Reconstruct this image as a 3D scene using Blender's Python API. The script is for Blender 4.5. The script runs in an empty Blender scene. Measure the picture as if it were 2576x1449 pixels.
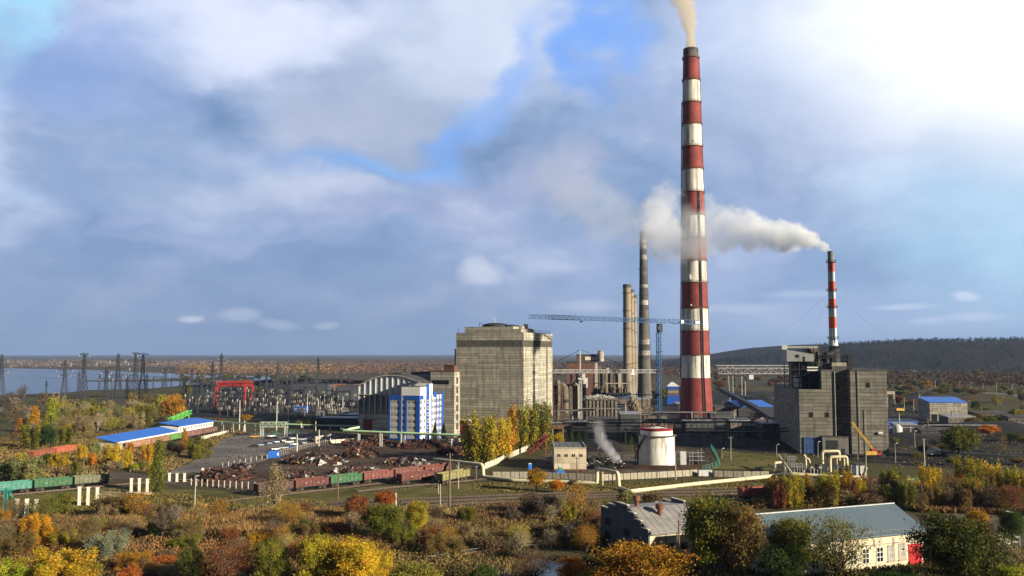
import bpy, bmesh, math, random
from math import pi, sin, cos, tan, atan, atan2, sqrt, radians, hypot
from mathutils import Vector, Matrix, noise
R = random.Random(11)
SC = bpy.context.scene
COL = SC.collection
# ---------------------------------------------------------------- camera
# the pinhole of the camera that took the picture, used to turn a sight line into a point of the ground (G) or a point at a known distance (P)
F = 2231.0; CAMZ = 45.0; PITCH = atan((889 - 724.5) / F)
def ray(x, y):
    a, b = x - 1288.0, 724.5 - y
    return Vector((a, F * cos(PITCH) - b * sin(PITCH), F * sin(PITCH) + b * cos(PITCH)))
def G(x, y, z=0.0):
    d = ray(x, y); t = (z - CAMZ) / d.z
    return Vector((0, 0, CAMZ)) + d * t
def P(x, y, Y):
    d = ray(x, y); return Vector((0, 0, CAMZ)) + d * (Y / d.y)
def ZA(y, Y, x=1288): return P(x, y, Y).z
def XA(x, Y): return P(x, 889, Y).x
cd = bpy.data.cameras.new('camera'); cam = bpy.data.objects.new('camera', cd); COL.objects.link(cam)
cam.location = (0, 0, CAMZ); cam.rotation_euler = (pi / 2 + PITCH, 0, 0)
cd.sensor_width = 36; cd.lens = 36 * F / 2576; cd.clip_start = 1; cd.clip_end = 60000
SC.camera = cam

# ---------------------------------------------------------------- render settings
SC.render.engine = 'CYCLES'
cy = SC.cycles
cy.use_denoising = True
try: cy.denoiser = 'OPENIMAGEDENOISE'
except Exception: pass
cy.use_adaptive_sampling = True; cy.adaptive_threshold = 0.02
cy.max_bounces = 12; cy.diffuse_bounces = 2; cy.glossy_bounces = 2; cy.transmission_bounces = 2; cy.transparent_max_bounces = 6; cy.volume_bounces = 10
cy.caustics_reflective = False; cy.caustics_refractive = False
cy.volume_step_rate = 1.0; cy.volume_max_steps = 96
SC.view_settings.view_transform = 'Standard'; SC.view_settings.look = 'None'; SC.view_settings.exposure = .95; SC.view_settings.gamma = 1.0

# ---------------------------------------------------------------- objects
def tag(o, label=None, cat=None, group=None, kind=None):
    if label: o['label'] = label
    if cat: o['category'] = cat
    if group: o['group'] = group
    if kind: o['kind'] = kind
    return o
def root(name, label, cat, p=(0, 0, 0), rz=0.0, group=None):
    o = bpy.data.objects.new(name, None); COL.objects.link(o); o.empty_display_size = 0.5
    o.location = p; o.rotation_euler = (0, 0, rz)
    return tag(o, label, cat, group)
KIDS = {}
def link(name, me, parent=None):
    o = bpy.data.objects.new(name, me); COL.objects.link(o)
    if parent is not None:
        o.parent = parent; KIDS.setdefault(parent.name, []).append(o)
    return o
def dup(r, p, rz=0.0, label=None, scale=None, group=None):
    c = r.copy(); COL.objects.link(c); c.location = p; c.rotation_euler = (0, 0, rz)
    if label: c['label'] = label
    if group: c['group'] = group
    if scale is not None: c.scale = scale
    for k in KIDS.get(r.name, []): kid(k, c)
    return c
def kid(k, parent):
    d = k.copy(); COL.objects.link(d); d.parent = parent; KIDS.setdefault(parent.name, []).append(d)
    for g in KIDS.get(k.name, []): kid(g, d)
class MB:
    def __init__(s): s.v = []; s.f = []; s.m = []; s.a = []
    def face(s, pts, m=0):
        i = len(s.v); s.v += [tuple(p) for p in pts]; s.f.append(tuple(range(i, i + len(pts)))); s.m.append(m)
    def hexa(s, b, t, m=0):
        i = len(s.v); s.v += [tuple(p) for p in b] + [tuple(p) for p in t]; n = len(b)
        s.f.append(tuple(i + k for k in reversed(range(n)))); s.m.append(m)
        s.f.append(tuple(i + n + k for k in range(n))); s.m.append(m)
        for k in range(n):
            q = (k + 1) % n
            s.f.append((i + k, i + q, i + n + q, i + n + k)); s.m.append(m)
        return s
    def box(s, x0, x1, y0, y1, z0, z1, m=0):
        return s.hexa([(x0, y0, z0), (x1, y0, z0), (x1, y1, z0), (x0, y1, z0)], [(x0, y0, z1), (x1, y0, z1), (x1, y1, z1), (x0, y1, z1)], m)
    def prism(s, poly, z0, z1, m=0):
        return s.hexa([(x, y, z0) for x, y in poly], [(x, y, z1) for x, y in poly], m)
    def bar(s, p, q, w=.1, h=None, m=0):
        p, q = Vector(p), Vector(q); h = h or w; d = q - p
        if d.length < 1e-6: return s
        d.normalize(); up = Vector((0, 0, 1)) if abs(d.z) < .98 else Vector((0, 1, 0))
        a = d.cross(up).normalized() * (w / 2); b = a.cross(d).normalized() * (h / 2)
        return s.hexa([p - a - b, p + a - b, p + a + b, p - a + b], [q - a - b, q + a - b, q + a + b, q - a + b], m)
    def tube(s, p, q, r0, r1=None, n=10, m=0, cap=True):
        p, q = Vector(p), Vector(q); r1 = r0 if r1 is None else r1; d = (q - p).normalized()
        up = Vector((0, 0, 1)) if abs(d.z) < .95 else Vector((0, 1, 0))
        a = d.cross(up).normalized(); b = a.cross(d)
        i = len(s.v)
        for c, r in ((p, r0), (q, r1)):
            for k in range(n):
                t = 2 * pi * k / n; s.v.append(tuple(c + a * (r * cos(t)) + b * (r * sin(t))))
        for k in range(n):
            j = (k + 1) % n; s.f.append((i + k, i + j, i + n + j, i + n + k)); s.m.append(m)
        if cap:
            s.f.append(tuple(i + k for k in reversed(range(n)))); s.m.append(m)
            s.f.append(tuple(i + n + k for k in range(n))); s.m.append(m)
        return s
    def path(s, pts, r, n=10, m=0, bend=1.0):
        # a pipe along pts with rounded corners
        pts = [Vector(p) for p in pts]; out = [pts[0]]
        for k in range(1, len(pts) - 1):
            a, b, c = pts[k - 1], pts[k], pts[k + 1]
            l = min(bend, (a - b).length * .45, (c - b).length * .45)
            p, q = b + (a - b).normalized() * l, b + (c - b).normalized() * l
            for t in (0, .25, .5, .75, 1): out.append((1 - t) ** 2 * p + 2 * t * (1 - t) * b + t * t * q)
        out.append(pts[-1]); i = len(s.v); N = None
        for k, c in enumerate(out):
            d = (out[min(k + 1, len(out) - 1)] - out[max(k - 1, 0)]).normalized()
            if N is None: N = d.orthogonal().normalized()
            N = (N - d * N.dot(d)).normalized(); B = d.cross(N)
            for j in range(n): s.v.append(tuple(c + N * (r * cos(2 * pi * j / n)) + B * (r * sin(2 * pi * j / n))))
        for k in range(len(out) - 1):
            for j in range(n):
                q = (j + 1) % n; s.f.append((i + k * n + j, i + k * n + q, i + (k + 1) * n + q, i + (k + 1) * n + j)); s.m.append(m)
        s.f.append(tuple(i + k for k in reversed(range(n)))); s.m.append(m)
        s.f.append(tuple(i + (len(out) - 1) * n + k for k in range(n))); s.m.append(m)
        return s
    def lathe(s, prof, n=24, cx=0, cy=0, m=0, ms=None, cap=True):
        i = len(s.v)
        for r, z in prof:
            for k in range(n): s.v.append((cx + r * cos(2 * pi * k / n), cy + r * sin(2 * pi * k / n), z))
        for a in range(len(prof) - 1):
            for k in range(n):
                j = (k + 1) % n; s.f.append((i + a * n + k, i + a * n + j, i + (a + 1) * n + j, i + (a + 1) * n + k)); s.m.append(ms[a] if ms else m)
        if cap:
            s.f.append(tuple(i + k for k in reversed(range(n)))); s.m.append(m)
            t = i + (len(prof) - 1) * n; s.f.append(tuple(t + k for k in range(n))); s.m.append(m)
        return s
    def truss(s, p, q, w, h, nb, t=.12, m=0, tri=False):
        # a lattice girder from p to q, w wide and h high, nb bays
        p, q = Vector(p), Vector(q); d = (q - p); L = d.length; d.normalize()
        up = Vector((0, 0, 1)) if abs(d.z) < .9 else Vector((0, 1, 0))
        a = d.cross(up).normalized(); b = a.cross(d).normalized()
        if tri: cs = [a * (-w / 2), a * (w / 2), b * h]
        else: cs = [a * (-w / 2), a * (w / 2), a * (w / 2) + b * h, a * (-w / 2) + b * h]
        n = len(cs)
        for c in cs: s.bar(p + c, q + c, t, m=m)
        for k in range(nb):
            u0, u1 = p + d * (L * k / nb), p + d * (L * (k + 1) / nb)
            for j in range(n):
                c0, c1 = cs[j], cs[(j + 1) % n]
                if k % 2: c0, c1 = c1, c0
                s.bar(u0 + c0, u1 + c1, t * .6, m=m)
                s.bar(u0 + cs[j], u0 + cs[(j + 1) % n], t * .5, m=m)
        return s
    def mesh(s, name, mats, smooth=False):
        me = bpy.data.meshes.new(name); me.from_pydata(s.v, [], s.f)
        if not isinstance(mats, (list, tuple)): mats = [mats]
        for m in mats: me.materials.append(m)
        me.polygons.foreach_set('material_index', s.m)
        if smooth:
            me.polygons.foreach_set('use_smooth', [True] * len(s.f))
        if s.a:
            at = me.attributes.new('var', 'FLOAT', 'POINT'); at.data.foreach_set('value', s.a)
        me.update()
        if smooth:
            try: me.set_sharp_from_angle(angle=radians(40))
            except Exception: pass
        return me
    def build(s, name, mats, parent=None, smooth=False):
        return link(name, s.mesh(name, mats, smooth), parent)

# ---------------------------------------------------------------- materials
class NT:
    def __init__(s, nt): s.t = nt; s.n = nt.nodes; s.l = nt.links
    def add(s, typ, **kw):
        n = s.n.new(typ)
        for k, v in kw.items():
            if k.startswith('i_'): pass
            else: setattr(n, k, v)
        return n
    def con(s, sock, v):
        if hasattr(v, 'is_output') or isinstance(v, bpy.types.NodeSocket): s.l.new(v, sock)
        elif v is not None: sock.default_value = v
    def math(s, op, a, b=None, c=None, clamp=False):
        n = s.n.new('ShaderNodeMath'); n.operation = op; n.use_clamp = clamp
        s.con(n.inputs[0], a)
        if b is not None: s.con(n.inputs[1], b)
        if c is not None: s.con(n.inputs[2], c)
        return n.outputs[0]
    def mix(s, f, a, b, mode='MIX'):
        n = s.n.new('ShaderNodeMix'); n.data_type = 'RGBA'; n.blend_type = mode; n.clamp_factor = True
        s.con(n.inputs[0], f); s.con(n.inputs[6], rgba(a)); s.con(n.inputs[7], rgba(b)); return n.outputs[2]
    def noise(s, vec, scale, detail=4, rough=.55, dist=0.0, dims='3D'):
        n = s.n.new('ShaderNodeTexNoise'); n.noise_dimensions = dims
        if vec is not None: s.l.new(vec, n.inputs['Vector'])
        n.inputs['Scale'].default_value = scale; n.inputs['Detail'].default_value = detail; n.inputs['Roughness'].default_value = rough; n.inputs['Distortion'].default_value = dist
        return n.outputs[0]
    def smooth(s, v, a, b, lo=0.0, hi=1.0):
        n = s.n.new('ShaderNodeMapRange'); n.interpolation_type = 'SMOOTHSTEP'; n.clamp = True
        s.con(n.inputs[0], v)
        for k, x in zip((1, 2, 3, 4), (a, b, lo, hi)): s.con(n.inputs[k], x)
        return n.outputs[0]
    def scalevec(s, v, sc):
        n = s.n.new('ShaderNodeVectorMath'); n.operation = 'MULTIPLY'; s.l.new(v, n.inputs[0]); n.inputs[1].default_value = sc; return n.outputs[0]
    def sep(s, v):
        n = s.n.new('ShaderNodeSeparateXYZ'); s.l.new(v, n.inputs[0]); return n.outputs
    def comb(s, x, y, z):
        n = s.n.new('ShaderNodeCombineXYZ')
        for i, q in enumerate((x, y, z)): s.con(n.inputs[i], q)
        return n.outputs[0]
    def ramp(s, v, stops):
        n = s.n.new('ShaderNodeValToRGB'); s.l.new(v, n.inputs[0]); e = n.color_ramp.elements
        while len(e) < len(stops): e.new(.5)
        for k, (p, c) in enumerate(stops): e[k].position = p; e[k].color = rgba(c)
        return n.outputs[0]
def rgba(c):
    if isinstance(c, (tuple, list)) and len(c) == 3: return (c[0], c[1], c[2], 1.0)
    return c
def newmat(name):
    m = bpy.data.materials.new(name); m.use_nodes = True; nt = NT(m.node_tree)
    b = m.node_tree.nodes['Principled BSDF']; return m, nt, b
MATS = {}
def mat(name, col, rough=.75, var=.18, scale=.6, metal=0.0, stain=0.0, stain_col=(.05, .035, .025), streak=(1.2, 1.2, .06), panel=None, spec=.3, bump=0.0):
    """weathered surface: blotches of noise, run-down streaks (stain) and, with panel=(w,h), cast panels with their own tone and dark joints"""
    if name in MATS: return MATS[name]
    m, t, b = newmat(name); tc = t.add('ShaderNodeTexCoord'); v = tc.outputs['Object']
    n1 = t.noise(v, scale, 6, .62)
    f = t.smooth(n1, .3, .7, 1 - var, 1 + var)
    n3 = t.noise(v, scale * 7, 3, .6); f = t.math('MULTIPLY', f, t.smooth(n3, .25, .75, 1 - var * .5, 1 + var * .5))
    if panel:
        x, y, z = t.sep(v); w, h = panel[:2]; dark = panel[2] if len(panel) > 2 else .45
        g = t.add('ShaderNodeNewGeometry'); 
        s2 = t.math('ADD', x, y); a = t.math('DIVIDE', s2, w); c = t.math('DIVIDE', z, h)
        wn = t.add('ShaderNodeTexWhiteNoise', noise_dimensions='2D'); t.l.new(t.comb(t.math('FLOOR', a), t.math('FLOOR', c), 0), wn.inputs['Vector'])
        f = t.math('MULTIPLY', f, t.smooth(wn.outputs['Value'], 0, 1, .80, 1.16))
        fr = t.math('FRACT', c); ln = t.math('LESS_THAN', fr, min(.3, .28 / h)); fx = t.math('FRACT', a); lx = t.math('LESS_THAN', fx, .22 / w)
        l = t.math('MAXIMUM', ln, t.math('MULTIPLY', lx, .7)); f = t.math('MULTIPLY', f, t.math('SUBTRACT', 1.0, t.math('MULTIPLY', l, dark)))
    mm = t.add('ShaderNodeVectorMath', operation='SCALE'); mm.inputs[0].default_value = col; t.con(mm.inputs['Scale'], f); c = mm.outputs[0]
    if stain:
        st = t.noise(t.scalevec(v, streak), 1.0, 5, .65); k = t.smooth(st, .60 - stain * .22, .78 - stain * .12, 0, min(1, .45 + stain * .5))
        c = t.mix(k, c, stain_col)
    t.l.new(c, b.inputs['Base Color']); b.inputs['Roughness'].default_value = rough; b.inputs['Metallic'].default_value = metal
    b.inputs['Specular IOR Level'].default_value = spec
    MATS[name] = m; return m
SKY = .565
# ---------------------------------------------------------------- sun, sky
SUN_EL = radians(18.5); SUN_AZ = atan2(.855, -.52)      # azimuth from +Y towards +X: behind the camera, to the right
sdir = Vector((sin(SUN_AZ) * cos(SUN_EL), cos(SUN_AZ) * cos(SUN_EL), sin(SUN_EL)))
sl = bpy.data.lights.new('sun', 'SUN'); sl.energy = 5.0; sl.angle = radians(.53); sl.color = (1.0, .87, .66)
so = bpy.data.objects.new('sun', sl); COL.objects.link(so); so.location = sdir * 300; so.rotation_euler = (-sdir).to_track_quat('-Z', 'Y').to_euler()
W = bpy.data.worlds.new('World'); SC.world = W; W.use_nodes = True
w = NT(W.node_tree); bg = W.node_tree.nodes['Background']
tc = w.add('ShaderNodeTexCoord'); gx, gy, gz = w.sep(tc.outputs['Generated'])
az = w.math('ARCTAN2', gx, gy); el = w.math('ARCSINE', gz)
nis = w.add('ShaderNodeTexSky'); nis.sky_type = 'NISHITA'; nis.sun_disc = False; nis.sun_elevation = SUN_EL; nis.sun_rotation = SUN_AZ
nis.altitude = 100; nis.air_density = 1.0; nis.dust_density = .6; nis.ozone_density = 1.5
def AE(x, y):
    d = ray(x, y).normalized(); return atan2(d.x, d.y), math.asin(d.z)
# domain warp so that every cloud edge is ragged
cv = w.comb(az, w.math('MULTIPLY', el, 1.7), 0.0)
wa = w.math('SUBTRACT', w.noise(cv, 5.0, 5, .50), .5); wb = w.math('SUBTRACT', w.noise(w.comb(az, w.math('MULTIPLY', el, 1.7), 4.7), 5.0, 5, .50), .5)
fa = w.math('SUBTRACT', w.noise(w.comb(az, el, 9.1), 22.0, 5, .6), .5)
AZ = w.math('ADD', az, w.math('MULTIPLY', wa, .34)); EL = w.math('ADD', el, w.math('ADD', w.math('MULTIPLY', wb, .20), w.math('MULTIPLY', fa, .02)))
def blob(x, y, rx, ry, lo=1.0, hi=0.0, warp=True, rot=0.0):
    a0, e0 = AE(x, y); A, E = (AZ, EL) if warp else (az, el)
    da = w.math('SUBTRACT', A, a0); de = w.math('SUBTRACT', E, e0)
    if rot:
        c, s = cos(rot), sin(rot)
        da, de = w.math('ADD', w.math('MULTIPLY', da, c), w.math('MULTIPLY', de, s)), w.math('SUBTRACT', w.math('MULTIPLY', de, c), w.math('MULTIPLY', da, s))
    q = w.math('ADD', w.math('POWER', w.math('ABSOLUTE', w.math('DIVIDE', da, rx / F)), 2.0), w.math('POWER', w.math('ABSOLUTE', w.math('DIVIDE', de, ry / F)), 2.0))
    return w.smooth(w.math('SQRT', q), lo, hi, 0, 1)
def paint(c, m, k, col): return w.mix(w.math('MULTIPLY', m, k), c, col)
blue = w.mix(1.0, w.mix(1.0, nis.outputs[0], (.105, .105, .105), 'MULTIPLY'), (1.0, 1.0, 1.06), 'MULTIPLY')
c = w.mix(.55, blue, (.155, .35, .86))
# the grey-violet deck, with paler and darker billows
n1 = w.noise(w.comb(AZ, w.math('MULTIPLY', EL, 1.5), 1.3), 4.6, 7, .50); n2 = w.noise(w.comb(az, w.math('MULTIPLY', el, 1.9), 7.7), 8.0, 6, .52)
n3 = w.math('ADD', w.math('MULTIPLY', n1, .65), w.math('MULTIPLY', n2, .35))
deck = w.ramp(n3, [(.34, (.185, .295, .50)), (.45, (.255, .37, .595)), (.54, (.37, .465, .69)), (.66, (.62, .675, .85))])
cover = w.smooth(n3, .20, .34, .80, 1.0)
c = w.mix(cover, c, deck)
right = w.smooth(az, AE(900, 700)[0], AE(2300, 700)[0]); low = w.smooth(el, AE(1288, 905)[1], AE(1288, 520)[1], 1, 0)
c = paint(c, low, .80, w.mix(right, (.205, .285, .455), (.40, .51, .75)))
B = lambda x, y, rx, ry, k, col, lo=1.25, hi=.15, warp=True, rot=0.0: globals().__setitem__('c', paint(c, blob(x, y, rx, ry, lo, hi, warp, rot), k, col))
B(330, 430, 230, 190, .65, (.225, .34, .56))
B(160, 140, 190, 130, .6, (.29, .42, .78))
B(1010, 250, 330, 170, .65, (.43, .50, .66))
B(430, 60, 200, 110, .65, (.56, .66, .92))
B(680, 70, 300, 140, 1.0, (.72, .78, .96), 1.25, .25)
B(1220, 80, 330, 210, .9, (.66, .73, .89), 1.2, .3)
B(830, 310, 210, 110, .6, (.50, .54, .68))
B(1120, 345, 150, 62, .62, (.19, .43, .96), 1.45, .05, True, .5)
B(950, 425, 270, 40, .6, (.24, .48, .94), 1.45, .05, True, .08)
B(1290, 225, 130, 55, .65, (.23, .44, .92), 1.45, .05, True, .7)
B(1500, 130, 90, 150, .8, (.16, .41, 1.0), 1.4, .1, True, -.2)
B(720, 495, 230, 58, .8, (.56, .62, .79))
B(1390, 425, 110, 90, .6, (.43, .47, .65))
B(1200, 470, 300, 70, .5, (.36, .40, .62))
B(1850, 330, 380, 170, .65, (.315, .41, .61), 1.3, .1, True, -.35)
B(1620, 260, 160, 120, .5, (.29, .38, .62))
B(0, 20, 95, 130, .75, (.36, .76, .98), 1.3, .2)
B(10, 330, 90, 150, .55, (.50, .68, .95))
B(2650, 590, 480, 330, .75, (.48, .74, .95), 1.25, .1)
B(1980, 60, 420, 240, .75, (.60, .70, .92), 1.3, .1)
B(2200, 330, 420, 200, .55, (.56, .65, .86), 1.3, .1, True, -.3)
B(2700, -10, 760, 400, 1.0, (1.05, 1.08, 1.10), 1.12, .45, False, -.25)
B(420, 622, 320, 20, .65, (.40, .46, .69)); B(200, 620, 330, 90, .45, (.20, .31, .52)); B(900, 690, 360, 50, .45, (.215, .32, .52)); B(350, 560, 150, 30, .45, (.37, .43, .68), 1.3, .2, True, .3)
B(1000, 560, 420, 60, .5, (.34, .38, .60)); B(1560, 640, 260, 60, .4, (.36, .44, .66))
for x, y, rx, ry, k in ((1212, 692, 62, 34, .95), (1205, 668, 34, 26, .7), (472, 799, 30, 12, .85), (600, 792, 55, 22, .5), (700, 815, 60, 13, .45), (820, 812, 28, 10, .5), (2426, 752, 24, 12, .9),
                        (2270, 774, 70, 8, .7), (2450, 802, 75, 12, .55), (2330, 812, 40, 10, .5), (1480, 772, 90, 18, .4), (1860, 775, 130, 14, .45), (2020, 740, 90, 10, .35)):
    a0, e0 = AE(x, y)
    AZ2 = w.math('ADD', az, w.math('MULTIPLY', fa, .030)); EL2 = w.math('ADD', el, w.math('MULTIPLY', wa, .030))
    q = w.math('SQRT', w.math('ADD', w.math('POWER', w.math('DIVIDE', w.math('SUBTRACT', AZ2, a0), rx / F), 2.0), w.math('POWER', w.math('DIVIDE', w.math('SUBTRACT', EL2, e0), ry / F), 2.0)))
    c = paint(c, w.smooth(q, 1.25, .35, 0, 1), k * .9, (.60, .655, .80) if x < 2000 else (.66, .75, .92))
n4 = w.noise(w.comb(AZ, w.math('MULTIPLY', EL, 1.4), 17.7), 13.0, 5, .55)
c = w.mix(w.smooth(n2, .35, .70, 0, .30), c, w.mix(1.0, c, (1.25, 1.2, 1.12), 'MULTIPLY'))
c = w.mix(w.smooth(n4, .36, .66, .30, 0), c, w.mix(1.0, c, (.80, .84, .90), 'MULTIPLY'))
up = w.smooth(el, radians(32), radians(60), 1.0, .12); bhd = w.smooth(w.math('ABSOLUTE', az), radians(50), radians(110), 1.0, .22); c = w.mix(1.0, c, w.comb(w.math('MULTIPLY', up, bhd), w.math('MULTIPLY', up, bhd), w.math('MULTIPLY', w.math('POWER', up, .8), bhd)), 'MULTIPLY')
below = w.smooth(gz, -.02, 0.0); c = w.mix(below, (.10, .13, .18), c)
scl = w.add('ShaderNodeVectorMath', operation='SCALE'); W.node_tree.links.new(c, scl.inputs[0]); scl.inputs['Scale'].default_value = SKY / .12
W.node_tree.links.new(scl.outputs[0], bg.inputs['Color']); bg.inputs['Strength'].default_value = .12
try: W.cycles.sampling_method = 'MANUAL'; W.cycles.sample_map_resolution = 512
except Exception: pass
# ---------------------------------------------------------------- haze: one closed box of air round everything, the sky outside
m, t, b = newmat('haze_air'); t.n.remove(b); pv = t.add('ShaderNodeVolumePrincipled')
pv.inputs['Color'].default_value = (.30, .46, .80, 1); pv.inputs['Density'].default_value = 4.2e-5; pv.inputs['Anisotropy'].default_value = .0
t.l.new(pv.outputs[0], t.n['Material Output'].inputs['Volume'])
hz = MB().box(-12000, 12000, -900, 26000, -2.2, 420).build('haze', m); tag(hz, kind='stuff')
# ---------------------------------------------------------------- ground, water, hill
def ground_mat(name, stops, scale=.02, rough=.95, extra=None, fine=1.2):
    m, t, b = newmat(name); tc = t.add('ShaderNodeTexCoord'); v = tc.outputs['Object']
    n1 = t.noise(v, scale, 9, .62, .6); n2 = t.noise(v, fine, 5, .7)
    f = t.math('ADD', t.math('MULTIPLY', n1, .7), t.math('MULTIPLY', n2, .3))
    c = t.ramp(f, stops)
    n3 = t.noise(v, fine * .28, 4, .6); c = t.mix(t.smooth(n3, .35, .7, 0, .45), c, t.mix(1.0, c, (.55, .55, .55), 'MULTIPLY'))
    t.l.new(c, b.inputs['Base Color']); b.inputs['Roughness'].default_value = rough; b.inputs['Specular IOR Level'].default_value = .1
    bp = t.add('ShaderNodeBump'); bp.inputs['Strength'].default_value = .9; bp.inputs['Distance'].default_value = .35; t.l.new(n2, bp.inputs['Height']); t.l.new(bp.outputs[0], b.inputs['Normal'])
    return m
M_plain = ground_mat('meadow_soil', [(.36, (.046, .038, .018)), (.47, (.085, .068, .030)), (.55, (.078, .080, .028)), (.66, (.125, .092, .046))], .018)
M_far = ground_mat('far_fields', [(.38, (.050, .044, .026)), (.5, (.085, .072, .040)), (.62, (.125, .10, .055))], .0016, fine=.02)
M_dirt = ground_mat('trodden_dirt', [(.38, (.060, .050, .040)), (.5, (.105, .088, .068)), (.62, (.16, .135, .105))], .05)
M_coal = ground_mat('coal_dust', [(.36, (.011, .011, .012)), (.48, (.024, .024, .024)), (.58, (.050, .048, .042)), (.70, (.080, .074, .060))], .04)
M_rust = ground_mat('rusty_yard', [(.38, (.045, .030, .023)), (.5, (.085, .060, .046)), (.63, (.135, .105, .082))], .05)
M_asph = ground_mat('worn_asphalt', [(.40, (.12, .11, .10)), (.5, (.18, .162, .147)), (.62, (.24, .215, .195))], .04, rough=.8)
M_redsoil = ground_mat('bare_red_earth', [(.36, (.040, .024, .014)), (.5, (.085, .045, .024)), (.64, (.12, .072, .042))], .05)
M_grass = ground_mat('short_grass', [(.36, (.062, .060, .020)), (.48, (.125, .118, .032)), (.57, (.175, .145, .050)), (.68, (.19, .145, .070))], .05)
def sheet(name, poly, z, m, n=1, jag=0.0):
    # one flat sheet with a slightly ragged outline
    pts = []
    for k in range(len(poly)):
        a, b2 = Vector(poly[k]), Vector(poly[(k + 1) % len(poly)]); q = max(1, int((b2 - a).length / 6)) if jag else 1
        for j in range(q):
            p = a.lerp(b2, j / q); o = Vector((noise.noise(Vector((p.x * .13, p.y * .13, 3))), noise.noise(Vector((p.x * .13, p.y * .13, 9))), 0)) * jag; pts.append((p.x + o.x, p.y + o.y, z))
    me = bpy.data.meshes.new(name); bm = bmesh.new(); bm.faces.new([bm.verts.new(p) for p in pts]); bmesh.ops.triangulate(bm, faces=bm.faces[:]); bmesh.ops.recalc_face_normals(bm, faces=bm.faces[:])
    for f in bm.faces:
        if f.normal.z < 0: f.normal_flip()
    bm.to_mesh(me); bm.free(); me.materials.append(m)
    return tag(link(name, me), kind='structure')
def gp(*pts): return [(G(x, y).x, G(x, y).y) for x, y in pts]
g = sheet('ground', [(-11000, -800), (11000, -800), (11000, 25000), (-11000, 25000)], 0, M_plain)
sheet('far_plain', [(-11000, 1150), (-700, 1010), (-180, 1350), (400, 1200), (11000, 1200), (11000, 24900), (-11000, 24900)], .05, M_far, jag=0)
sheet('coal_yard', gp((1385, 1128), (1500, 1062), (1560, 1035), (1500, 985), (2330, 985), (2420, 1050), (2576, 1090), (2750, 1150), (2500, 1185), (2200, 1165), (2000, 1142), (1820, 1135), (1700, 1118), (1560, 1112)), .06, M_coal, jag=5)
sheet('switchyard_ground', gp((470, 1048), (560, 1052), (900, 1062), (1100, 1040), (1500, 985), (1100, 962), (700, 952), (470, 972)), .05, M_coal, jag=6)
sheet('scrap_yard_ground', gp((470, 1218), (640, 1235), (900, 1215), (1140, 1175), (1215, 1160), (1180, 1108), (900, 1104), (700, 1128), (560, 1180)), .08, M_rust, jag=4)
sheet('parking_lot', gp((410, 1195), (560, 1185), (720, 1145), (830, 1110), (870, 1094), (760, 1088), (640, 1090), (560, 1105), (520, 1140), (470, 1168)), .10, M_asph, jag=2)
sheet('dirt_track', gp((0, 1180), (280, 1185), (440, 1200), (520, 1205), (470, 1225), (300, 1205), (0, 1212)), .07, M_dirt, jag=4)
sheet('tank_yard', gp((1330, 1175), (1385, 1135), (1600, 1140), (1720, 1128), (1790, 1150), (1775, 1183), (1600, 1196), (1330, 1196)), .09, M_dirt, jag=3)
sheet('grass_strip', gp((-60, 1300), (-60, 1252), (300, 1224), (640, 1240), (1150, 1215), (1330, 1222), (1950, 1214), (2300, 1225), (2300, 1262), (1500, 1262), (900, 1262), (500, 1300)), .06, M_grass, jag=5)
sheet('tank_lawn', gp((1790, 1180), (1820, 1135), (1960, 1150), (1945, 1188)), .11, M_grass, jag=2)
sheet('bare_earth_path', gp((-80, 1405), (300, 1388), (560, 1362), (760, 1352), (760, 1378), (520, 1392), (250, 1425), (-80, 1440)), .05, M_redsoil, jag=4)
sheet('bare_earth_patch', gp((1050, 1345), (1300, 1315), (1510, 1308), (1510, 1360), (1300, 1375), (1080, 1382)), .05, M_redsoil, jag=5)
sheet('yard_by_garage', gp((2290, 1295), (2576, 1290), (2700, 1330), (2700, 1420), (2420, 1420), (2300, 1345)), .07, M_dirt, jag=3)
# water: a wide river bend on the far left and the pond in the lower middle
m, t, b = newmat('river_water'); b.inputs['Base Color'].default_value = (.035, .055, .075, 1); b.inputs['Roughness'].default_value = .22; b.inputs['Specular IOR Level'].default_value = .5
tcw = t.add('ShaderNodeTexCoord'); bp = t.add('ShaderNodeBump'); bp.inputs['Strength'].default_value = .35; bp.inputs['Distance'].default_value = .6
t.l.new(t.noise(t.scalevec(tcw.outputs['Object'], (.03, .09, 1)), 1.0, 6, .6), bp.inputs['Height']); t.l.new(bp.outputs[0], b.inputs['Normal'])
M_water = m
sheet('river', gp((-300, 1004), (0, 995), (70, 992), (150, 990), (225, 982), (300, 980), (375, 978), (452, 971), (520, 966), (640, 958), (700, 953), (700, 948), (560, 944), (400, 939), (200, 930), (0, 926), (-300, 922)), .25, M_water, jag=0)
sheet('river_spit', gp((215, 957.5), (320, 956), (420, 953), (520, 951), (640, 950), (640, 954.5), (520, 957.5), (420, 960), (320, 960.5), (215, 960)), .5, M_far)
sheet('pond', gp((1175, 1452), (1240, 1424), (1330, 1410), (1480, 1412), (1500, 1470), (1180, 1480)), .10, M_water, jag=1.5)
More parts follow.
